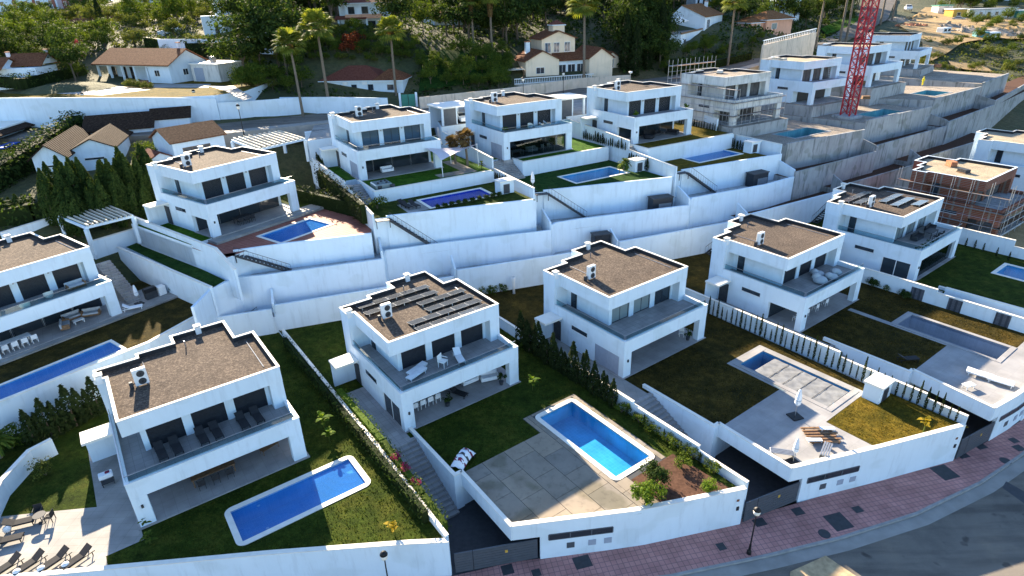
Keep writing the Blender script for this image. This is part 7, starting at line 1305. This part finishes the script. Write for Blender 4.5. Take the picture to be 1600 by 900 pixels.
hedge('clipped_hedge', 'leafy green hedge along the low wall left of the path by the solar villa', [U('D', -2.45, 8.0, .0), U('D', -2.4, -1.0, 0)], 1.35, .85, 'leaf_bright', None, 130, .17, 3); hedge('bougainvillea_hedge', 'leafy hedge with pink bougainvillea beside the long garden steps', [U('D', -2.45, -1.2, -.1), U('D', -2.4, -7.5, -.9), U('D', -2.4, -10.5, -1.4)], 1.7, .8, 'leaf_mid', None, 120, .17, 4)
hedge('ivy_hedge', 'dark ivy hanging over the garden side of the low wall beside the blue pool lawn', [U('D', -3.25, 21, -.25), U('D', -3.25, 8, -.25), U('D', -3.25, -9.5, -.25)], 1.3, .7, 'leaf_dark', None, 110, .2, 5)
for i, (q, dz) in enumerate(((-3.3, .3), (-4.6, .1), (-6.2, -.2))): place(P_['flowerbush'], U('D', -2.35, q, dz + .4), i, ['pink bougainvillea bush highest along the garden steps', 'pink bougainvillea bush in the middle of the garden steps', 'pink bougainvillea bush lowest along the garden steps'][i], None, .26)
for k in range(9): s = [1.1, .9, 1.2, 1.0, .95, 1.25, 1.05, .9, 1.15][k]; p = W(58 + k * 12.5, 697 - k * 6.4, 2.85); place(P_['mid_cyp'], (p.x, p.y, 2.8), k, 'dense dark cypress in the row below the long narrow pool wall', 'cypress row below the long narrow pool', (s * 1.1, s * 1.1, s))
pl = lambda k, px, py, z, lab, sc=1.0, rz=0.0, g=None: (lambda p: place(P_[k], (p.x, p.y, z), rz, lab, g, sc))(W(px, py, z))
pl('olivebush', 72, 742, 2.83, 'pale olive bush on the dark lawn in the bottom left corner', .8); pl('shrub0', 38, 690, 2.83, 'loose leafy shrub in front of the retaining wall at the left edge', 1.3); pl('shrub1', 20, 700, 2.83, 'second shrub beside the bent garden wall at the left edge', 1.0); pl('feather', 2, 715, 2.83, 'feathery palm at the left edge by the bent wall', .6); pl('banana', 508, 672, 2.83, 'bright green banana plant taller one at the head of the blue pool', .85); pl('banana', 516, 692, 2.83, 'bright green banana plant lower one at the head of the blue pool', .7, 2); pl('yellowplant', 617, 838, 2.83, 'yellow leaved plant on the sunlit lawn by the bottom wall', .75); pl('potpalm', 235, 850, 2.83, 'dark low palm in the shade below the bottom left villa', 1.0); pl('potpalm', 228, 822, 2.83, 'small dark palm at the foot of the bottom left villa pillar', .8)
pl('brightbush', 1010, 785, 3.1, 'round bright green citrus bush in the planting bed', 1.35, 0); pl('darkbush', 1020, 752, 3.1, 'dark green bush behind the citrus bush in the planting bed', 1.1); pl('brightbush', 1108, 768, 3.1, 'bright bush at the far end of the planting bed', .75, 1); pl('shrub1', 1062, 728, 3.1, 'leafy shrub at the back corner of the planting bed', .8); pl('banana', 832, 610, 3.05, 'slim young banana plant at the corner of the turquoise pool lawn', .75); pl('shrub0', 820, 545, 3.05, 'green shrub beside the cypress wall behind the pool lawn', .6); pl('yellowplant', 1442, 676, 3.3, 'yellow leaved palm plant in the corner of the golden lawn', .85)
for i, (px, py) in enumerate(((1362, 448), (1386, 455), (1411, 466))): pl(['darkbush', 'shrub0', 'darkbush'][i], px, py, 3.5, ['leftmost shrub against the white wall right of the beanbag villa', 'middle small shrub against the white wall right of the beanbag villa', 'right shrub against the white wall before the louvred panels'][i], [.75, .55, .7][i])
for i, (px, py) in enumerate(((1508, 385), (1522, 388), (1535, 393), (1556, 400), (1575, 407))): pl('mini%d' % (i % 2), px, py, 4.2, 'small trained plant along the wall of the far right garden', .55, i, 'plants along the far right garden wall')
pl('darkbush', 1565, 505, 3.55, 'dark shrub below the right end of the louvred wall', .5); pl('darkbush', 1020, 528, 3.3, 'low dark shrub on the dry lawn near the middle villa', .25)
for i, (px, py) in enumerate(((757, 462), (770, 460), (783, 457))): pl('shrub0', px, py, 3.1, ['left', 'middle', 'right'][i] + ' shrub with pale blooms against the wall behind the solar villa', .9, i)
for i, (px, py) in enumerate(((740, 455), (746, 457), (751, 459))): pl('mini0', px, py, 3.1, 'thin cypress behind the right corner of the solar villa roof', 1.1, i, 'thin cypresses behind the solar villa')
for i in range(10): place(P_['darkbush'], on('H', 5.2 + i * .95, -12.35 + .0 * i, -1.55), i, 'low round dark shrub along the near rim of the deep blue pool', 'round shrubs along the deep blue pool', .42)
pl('shrub1', 590, 325, 12.8, 'grey-green bush at the left corner of the deep blue pool lawn', 1.2); 
for i, (u, vv, s) in enumerate(((14.2, .8, 1.0), (15.1, -1.2, 1.25), (14.6, 1.8, .85))): place(P_['palmS'], on('H', u, vv, -.08), i, ['brown fan palm left in the small palm group beside the sail', 'tallest brown fan palm of the group beside the sail', 'rear brown fan palm of the group beside the sail'][i], None, s)
place(P_['potpalm'], on('H', 15.6, -4.4, -.08), 0, 'leafy green plant at the right corner of the sail villa lawn', None, 1.2); place(P_['feather'], on('I', 14.6, -8.6, -2.0), 0, 'small palm beside the pump house of the pale blue pool', None, .45); place(P_['potpalm'], on('I', 13.6, -8.9, -2.0), 0, 'leafy pot plant at the far corner of the pale blue pool', None, .9)
hedge('tall_hedge', 'tall dark hedge between the red pool court and the sail villa', [U('H', -2.95, 10, -2.6), U('H', -2.95, -9.6, -2.6)], 3.0, 1.0, 'leaf_cypress', None, 60, .3, 8); hedge('tall_hedge', 'dark hedge row behind the red pool court', [U('G', 14.4, -8.6, -.4), U('G', 14.6, 6, -.4)], 2.2, .9, 'leaf_cypress', None, 60, .3, 9)
hedge('clipped_hedge', 'low flowering hedge at the foot of the sloping wall by the barbecue', [U('F', 17.4, 1.0, -.1), U('F', 18.4, -2.2, -.1)], .8, .5, 'leaf_dark', None, 90, .16, 10)
# tall conifers and hedges round the tiled villa
def run(lab, pts, h, w, mat, seed, dens=26, ls=.5, cat='hedge', nm='tall_hedge'): return hedge(nm, lab, [W(x, y, z) for x, y, z in pts], h, w, mat, None, dens, ls, seed, cat)
run('tall dark hedge along the lane left of the tiled villa', [(-40, 318, 13.4), (60, 258, 15.0), (140, 200, 16.8)], 3.6, 2.6, 'leaf_dark', 21, 60, .5)
r = random.Random(11)
for k in range(64):
    f = k / 63; px = 85 + 150 * f + r.uniform(-12, 12); py = 338 - 26 * f + r.uniform(-18, 8); p = W(px, py - 6, 13.0); s = r.uniform(.5, .78); place(P_['screen'], (p.x, p.y, min(12.6, terr(p.x, p.y))), r.uniform(0, 6), 'dense dark conifer in the screen before the tiled villa', 'conifer screen before the tiled villa', (s, s, s * 1.05))
run('dark dense hedge at the foot of the conifer screen above the slatted pergola', [(-30, 372, 10.6), (60, 352, 11.2), (140, 332, 11.8), (215, 305, 12.4)], 3.6, 2.4, 'leaf_dark', 22, 40, .42)
for k in range(10): px = 5 + k * 11; p = W(px, 352 - k * 2, 11.5); s = r.uniform(.35, .5); place(P_['conifer'], (p.x, p.y, 10.8), r.uniform(0, 6), 'low conifer in the hedge at the left edge above the slatted pergola', 'low conifers at the left edge', s)
pl('mid0', 236, 262, 13.5, 'bright broadleaf tree at the right end of the conifer screen', .55); 
# palms along the upper road
for i, (px, py, z, k, s, lb) in enumerate(((474, 183, 17.3, 'palm0', .95, 'tall fan palm left of the pair before the hipped house'), (516, 176, 17.3, 'palm0', 1.12, 'tall fan palm right of the pair before the hipped house'), (620, 157, 17.5, 'palm0', 1.0, 'tall fan palm beside the dark gate and hipped house'), (742, 108, 21.0, 'palm1', .88, 'tall palm with brown skirt left of the pair in the wood'), (770, 108, 21.0, 'palm1', .92, 'tall palm with brown skirt right of the pair in the wood'), (912, 138, 17.7, 'palm0', 1.25, 'tall palm on the road in front of the cream villa'), (1137, 103, 19.0, 'palm0', 1.1, 'tall palm right of the white gabled house'), (1273, 82, 19.6, 'palm0', 1.15, 'tall palm beside the brown wall on the climbing road'), (1312, 64, 21.0, 'palm0', 1.35, 'tall palm trunk left of the crane by the climbing road'), (1322, 63, 21.0, 'palm0', 1.45, 'second tall palm trunk left of the crane'), (1375, 40, 22.5, 'palm0', 1.4, 'tall palm trunk right of the crane'), (1393, 34, 23.0, 'palm0', 1.4, 'farther tall palm trunk right of the crane'))): p = W(px, py, z); place(P_[k], (p.x, p.y, z - .2), i * 1.3, lb, None, s)
# the wood behind the road: every tree its own
boxes = [(o.location.x, o.location.y, o.rotation_euler.z, HL[o.name]) for o in ALL_THINGS if o.name in HL]
def blocked(x, y, m=1.0, D=10):
    for bx, by, a, L in boxes:
        c, s = math.cos(a), math.sin(a); u = (x - bx) * c + (y - by) * s; v_ = -(x - bx) * s + (y - by) * c
        if -1.5 - m < u < L + 1.0 + m and -2.5 - m < v_ < D + m: return True
    return False
def inside(p, poly):
    c = False; n = len(poly)
    for i in range(n):
        a, b = poly[i], poly[i - 1]
        if (a[1] > p[1]) != (b[1] > p[1]) and p[0] < (b[0] - a[0]) * (p[1] - a[1]) / (b[1] - a[1]) + a[0]: c = not c
    return c
def scatter(n, pxr, pyr, keys, lab, grp, sc, seed, near=80, mind=2.6, L=19, D=10, force=False):
    """trees spread evenly over the patch of hillside seen inside a photo window"""
    r = random.Random(seed); got = []; tries = 0
    poly = [hit(x, y, near) for x, y in ((pxr[0], pyr[1]), (pxr[1], pyr[1]), (pxr[1], pyr[0]), (pxr[0], pyr[0]))]; poly = [(p.x, min(p.y, 430)) for p in poly]
    x0, x1, y0, y1 = min(p[0] for p in poly), max(p[0] for p in poly), min(p[1] for p in poly), max(p[1] for p in poly)
    while len(got) < n and tries < n * 40:
        tries += 1; x, y = r.uniform(x0, x1), r.uniform(y0, y1)
        if not inside((x, y), poly) or (x < 75 and y < road_y(x) + 7) or (not force and blocked(x, y)) or any((x - q[0]) ** 2 + (y - q[1]) ** 2 < mind * mind for q in got): continue
        got.append((x, y)); s = r.uniform(*sc); place(P_[r.choice(keys)], (x, y, terr(x, y) - .2), r.uniform(0, 6), lab, grp, (s, s, s * r.uniform(.85, 1.2)))
    print(grp, len(got), [round(q) for q in (x0, x1, y0, y1)])
dk = ['dark0', 'dark1', 'dark2']; md = ['mid0', 'mid1', 'mid2']; ol = ['olive0', 'olive1', 'olive2']
Z = [(60, (375, 535), (5, 146), dk, 'tall dark tree in the wood left of the arched porch house', 'dark trees left of the arched porch house', (.75, 1.3), 31, 80, 2.8), (40, (590, 800), (5, 88), dk + ['mid0'], 'tall dark tree in the wood between the arched porch house and the cream villa', 'dark trees right of the arched porch house', (.65, 1.1), 32, 80, 3.0), (30, (640, 795), (92, 146), md, 'green broadleaf tree on the slope behind the upper road', 'green trees on the slope behind the road', (.3, .6), 35, 80, 2.4), (36, (480, 640), (60, 135), md + ol, 'low garden tree on the slope below the arched porch house', 'garden trees below the arched porch house', (.22, .45), 47, 80, 1.8),
     (70, (790, 1065), (0, 66), dk, 'tall dark tree in the wood behind the cream villa', 'dark trees behind the cream villa', (.8, 1.35), 33, 80, 3.4), (20, (972, 1038), (60, 116), dk + ['cyp'], 'tall dark tree right of the cream villa', 'dark trees right of the cream villa', (.6, 1.1), 34, 80, 2.6), (36, (1035, 1195), (62, 120), md, 'green tree on the slope below the white gabled house', 'green trees below the gabled house', (.22, .48), 37, 80, 2.4),
     (60, (1000, 1300), (0, 48), dk + md, 'tree on the ridge round the salmon and gabled houses', 'trees on the ridge, top right', (.55, 1.0), 38, 140, 4), (30, (500, 800), (-2, 20), dk, 'dark tree along the top edge behind the arched porch house', 'dark trees at the top edge, left of centre', (.8, 1.2), 39, 150, 5), (150, (-60, 400), (16, 86), ol + md, 'rounded olive-green tree in the scrub of the upper left hillside', 'olive trees on the upper left hillside', (.55, 1.1), 40, 110, 2.8), (60, (-80, 430), (-4, 20), ol + md, 'small tree on the far slope at the top left', 'small trees on the far slope, top left', (.6, 1.1), 41, 200, 5),
     (36, (1440, 1660), (62, 122), ['olive0', 'mid0', 'olive1'], 'green bush on the bank below the dirt lot', 'bushes below the dirt lot', (.3, .7), 42, 140, 2.2), (16, (1505, 1610), (34, 48), ['olive0', 'mid0'], 'low green bush between the sheds and the rubble of the dirt lot', 'bushes on the dirt lot', (.4, .75), 48, 150, 2.5), (20, (1450, 1640), (-4, 22), dk + md, 'tree behind the sheds of the dirt lot', 'trees behind the dirt lot', (.6, .95), 43, 240, 5), (16, (1230, 1350), (0, 46), dk, 'dark tree beside the climbing road', 'dark trees by the climbing road', (.6, .9), 44, 160, 4), (34, (-60, 135), (92, 130), ['mid1', 'olive2', 'dark1'], 'tree around the far left house behind the upper road', 'trees around the far left house', (.4, .75), 45, 105, 2.4), (22, (375, 475), (96, 150), md + ol, 'garden tree beside the drive of the single-storey villa', 'garden trees beside the drive', (.35, .7), 46, 85, 2.2)]
for z_ in Z: scatter(*z_)
def undergrowth(name, label, n, pxr, pyr, mat, seed, near, size, h, rep=7):
    """uncountable low growth: one mass of leaf clumps on the slope"""
    r = random.Random(seed); mb = MB(); poly = [hit(x, y, near) for x, y in ((pxr[0], pyr[1]), (pxr[1], pyr[1]), (pxr[1], pyr[0]), (pxr[0], pyr[0]))]; poly = [(p.x, min(p.y, 330)) for p in poly]
    x0, x1, y0, y1 = min(p[0] for p in poly), max(p[0] for p in poly), min(p[1] for p in poly), max(p[1] for p in poly); got = 0; tr = 0
    while got < n and tr < n * 8:
        tr += 1; x, y = r.uniform(x0, x1), r.uniform(y0, y1)
        if not inside((x, y), poly) or (x < 75 and y < road_y(x) + 5.5) or blocked(x, y, 0, 9): continue
        got += 1; z = terr(x, y); hh = h * r.uniform(.3, 1.2)
        for k in range(rep): nn = rnd_unit(r); p = Vector((x + nn.x * size, y + nn.y * size, z + abs(nn.z) * hh + .1)); leaf(mb, p, (nn + Vector((0, 0, .8))).normalized(), size * r.uniform(.6, 1.2), r)
    o = mb.build(name, mat); o['kind'] = 'stuff'; o['label'] = label; return o
undergrowth('undergrowth', 'dark undergrowth covering the wooded slope behind the upper road', 4200, (370, 800), (5, 150), 'leaf_dark', 61, 80, .75, 1.1); undergrowth('undergrowth', 'dark undergrowth in the wood behind the cream villa', 4200, (790, 1310), (0, 118), 'leaf_dark', 62, 80, .85, 1.2); undergrowth('scrub', 'olive green scrub between the trees of the upper left hillside', 5000, (-80, 420), (0, 88), 'leaf_olive', 63, 112, .75, 1.0); undergrowth('scrub', 'green scrub on the bank below the dirt lot', 900, (1440, 1680), (62, 124), 'leaf_olive', 64, 140, .6, .8)
def pl2(k, px, py, lab, sc=1.0, near=80, rz=0.0): p = hit(px, py, near); return place(P_[k], (p.x, p.y, p.z), rz, lab, None, sc)
pl2('dark1', 400, 58, 'large rounded pine at the left end of the dark wood', 1.1); pl2('cyp', 165, 58, 'tall cypress standing in the olive scrub at upper left', .75); pl2('cyp', 992, 122, 'slender cypress right of the cream villa', .9); pl2('cyp', 1010, 116, 'second cypress right of the cream villa', .75, 80, 2); pl2('flowerbush', 121, 94, 'bright pink bougainvillea left of the single-storey villa', 1.6); pl2('yellowplant', 50, 132, 'yellow leaved palm in the garden left of the long lawn', 1.9); pl2('redbush', 552, 78, 'red leaved bush below the arched porch house', 1.6); pl2('redbush', 545, 90, 'second red leaved bush below the arched porch house', 1.3, 80, 1); pl2('mid1', 545, 12, 'yellowish tree beside the arched porch house roof', .9)
for i, (px, py) in enumerate(((203, 141), (216, 143), (232, 146))): pl2('olive0', px, py, ['left', 'middle', 'right'][i] + ' cloud-pruned tree on the lawn before the single-storey villa', .38, 80, i)
for i, px in enumerate((344, 374)): pl2('cyp', px, 66 - i * 1, ['left', 'right'][i] + ' clipped cypress before the white arched house, upper left', .36, 110)
t = thing('golden_tree', 'golden yellow tree canopy behind the scaffolded villa', 'tree', W(1200, 93, 18.6)); trunk_mesh(5, 2.0, .15, 5, 1.2, 1.2).build('trunk', 'bark', t); crown_mesh(400, 2.6, 1.4, 26, 40, .9, .4, 2.6).build('crown', 'leaf_yellow', t)
h_ = [hit(x, y, 90) for x, y in ((232, 80), (300, 88), (380, 90), (425, 84))]; hedge('long_hedge', 'long dark hedge behind the single-storey villa', h_, 3.4, 2.2, 'leaf_dark', None, 24, .5, 51); h_ = [hit(x, y, 90) for x, y in ((-30, 136), (40, 140), (100, 126), (135, 118))]; hedge('long_hedge', 'dark hedge left of the single-storey villa lawn', h_, 2.4, 2.0, 'leaf_dark', None, 26, .45, 52)
h_ = [hit(x, y, 90) for x, y in ((1040, 118), (1110, 112), (1170, 102))]; hedge('long_hedge', 'dark hedge between the scaffolded villa and the road', h_, 2.6, 2.2, 'leaf_dark', None, 26, .45, 53)
# rubble heaps on the dirt lot
for i, (px, py, s, mt, lb) in enumerate(((1480, 45, 3.2, 'rubble', 'grey rubble heap on the left of the dirt lot'), (1510, 52, 4.0, 'rubble', 'large rubble heap in the middle of the dirt lot'), (1550, 55, 4.2, 'rubble', 'rubble heap right of the middle of the dirt lot'), (1580, 50, 3.5, 'dirt', 'earth heap at the right of the dirt lot'), (1422, 42, 2.4, 'terracotta', 'reddish brick heap beside the climbing road'), (1400, 34, 3.0, 'rubble', 'grey heap beside the climbing road'), (1440, 30, 3.0, 'dirt', 'pale earth heap at the entrance of the dirt lot'))):
    s *= 1.5
    p = hit(px, py, 150); t = thing('rubble_heap', lb, 'rubble heap', p); r = random.Random(i + 70); mb = MB()
    for k in range(60):
        a = r.uniform(0, 6.28); d = s * math.sqrt(r.random()); q = Vector((math.cos(a) * d * 1.5, math.sin(a) * d, max(0, (1 - d / s)) * s * .35 * r.uniform(.5, 1.1))); e = r.uniform(.2, .7); x = rnd_unit(r) * e; y = x.cross(rnd_unit(r)).normalized() * e * .8; z = x.cross(y).normalized() * e * .6; vs = [q + sx * x + sy * y + sz * z for sz in (-1, 1) for sy in (-1, 1) for sx in (-1, 1)]; mb.add(vs, [(0, 2, 3, 1), (4, 5, 7, 6), (0, 1, 5, 4), (1, 3, 7, 5), (3, 2, 6, 7), (2, 0, 4, 6)])
    o = mb.build('rubble', mt, t); o['kind'] = 'stuff'; MB().lathe((0, 0, -.5), [(s * 1.3, 0), (s * 1.0, .6), (s * .5, .6 + s * .22), (.1, .7 + s * .3)], 14).build('heap_core', mt, t, True)
for i, (px, py, mt) in enumerate(((1530, 62, 'teal'), (1548, 62, 'carwhite'), (1473, 54, 'carwhite'))): p = hit(px, py, 150); t = thing('scrap_cabin', ['blue-grey scrap cabin among the rubble', 'white scrap cabin among the rubble', 'small white tank on the dirt lot'][i], 'cabin', p, .2 * i); MB().bbox(-2, -1.2, 0, 2, 1.2, 2.2, .15).build('body', mt, t); MB().box(-1.6, -1.24, 1.0, -.3, -1.2, 1.8).build('window', 'pane', t); MB().box(.3, -1.24, 1.0, 1.6, -1.2, 1.8).build('window', 'pane', t)
t = thing('worker', 'person in a yellow vest standing on the concrete of the building site', 'person', W(1441, 133, 15.9))
k = MB(); 
for (r_, z_), (r2_, z2_) in (((.09, 0), (.11, .8)),): pass
k.bar((-.1, 0, 0), (-.09, 0, .85), .07, 7, .1).bar((.1, 0, 0), (.09, 0, .85), .07, 7, .1); k.lathe((0, 0, .8), [(.17, 0), (.2, .25), (.22, .55), (.1, .66), (.06, .7), (.1, .78), (.1, .92), (.04, .98)], 10); k.bar((-.22, 0, 1.35), (-.3, -.05, .85), .06, 6, .04).bar((.22, 0, 1.35), (.3, -.05, .85), .06, 6, .04); k.build('body', 'yellow', t)
r = random.Random(77)
for k in range(46):
    px, py = r.uniform(485, 650), r.uniform(62, 100); p = hit(px, py, 100); sc_ = r.uniform(.22, .42); place(P_[r.choice(['mid0', 'mid1', 'olive1', 'mid2'])], (p.x, p.y, p.z - .3), r.uniform(0, 6), 'low leafy garden bush on the slope between the hipped house and the arched porch house', 'garden bushes on the slope above the hipped house', sc_)
# grass: uncountable blades standing out of the lawns near the camera
def grass(label, v, areas, skip, z, mat, seed, per=34, lim=(-99, 0)):
    r = random.Random(seed); mb = MB()
    for (u0, v0, u1, v1) in areas:
        for k in range(int((u1 - u0) * (v1 - v0) * per)):
            u, w_ = r.uniform(u0, u1), r.uniform(v0, v1)
            if w_ < lim[0] + lim[1] * u or any(a < u < c and b < w_ < d for a, b, c, d in skip): continue
            p = U(v, u, w_); h = r.uniform(.04, .13); a = r.uniform(0, 6.28); d = Vector((math.cos(a), math.sin(a), 0)); s_ = Vector((-d.y, d.x, 0)) * r.uniform(.02, .05); q = Vector((p.x, p.y, z))
            mb.add([q - s_, q + s_, q + d * r.uniform(.02, .1) + Vector((0, 0, h))], [(0, 1, 2)])
    o = mb.build('grass', mat); o['kind'] = 'stuff'; o['label'] = label
grass('green grass of the lawn around the front left pool', 'E', [(1.0, -7.4, 16.3, -.3), (12.0, -.3, 16.3, 16), (5, -13.5, 16.2, -7.4)], [(4.8, -6.2, 14.8, -1.7)], PZ['E'], 'grass_blade', 1, 34, (-3.5, -.645)); grass('green grass of the lawn before the solar villa', 'D', [(.8, -6.9, 8.6, -.3), (12.0, -4.5, 16.6, 16), (14.6, -15, 16.5, -4.5)], [], PZ['D'], 'grass_blade', 2); grass('dry brown grass of the lawn before the middle villa', 'C', [(.8, -9.8, 9.4, -.3), (12, -4.3, 16.6, 14), (15.0, -14, 16.4, -4.3)], [], PZ['C'], 'grass_dry', 3); grass('golden grass of the small corner lawn by the street wall', 'C', [(8.5, -21.5, 16.3, -14.95)], [(13.8, -16.4, 16, -14.9)], PZ['C'] + .01, 'grass_gold', 4, 34, (-15.7, -.385)); grass('dry brown grass of the lawn before the beanbag villa', 'B', [(.9, -10.2, 8.4, -.3), (9.4, -4.5, 16.4, -.3), (13.2, -14, 16.2, -4.5)], [], PZ['B'], 'grass_dry', 5)
# prototypes have served
for d in (P_, Q):
    for o in d.values(): retire(o)
for o in (cw, cs, cr, sl, sh_): retire(o)
seen = {}
for o in ALL_THINGS:
    try: k_ = o.get('label')
    except ReferenceError: continue
    if k_ in seen and not (o.get('group') and o.get('group') == seen[k_].get('group')): print('DUPLICATE LABEL', k_)
    seen[k_] = o
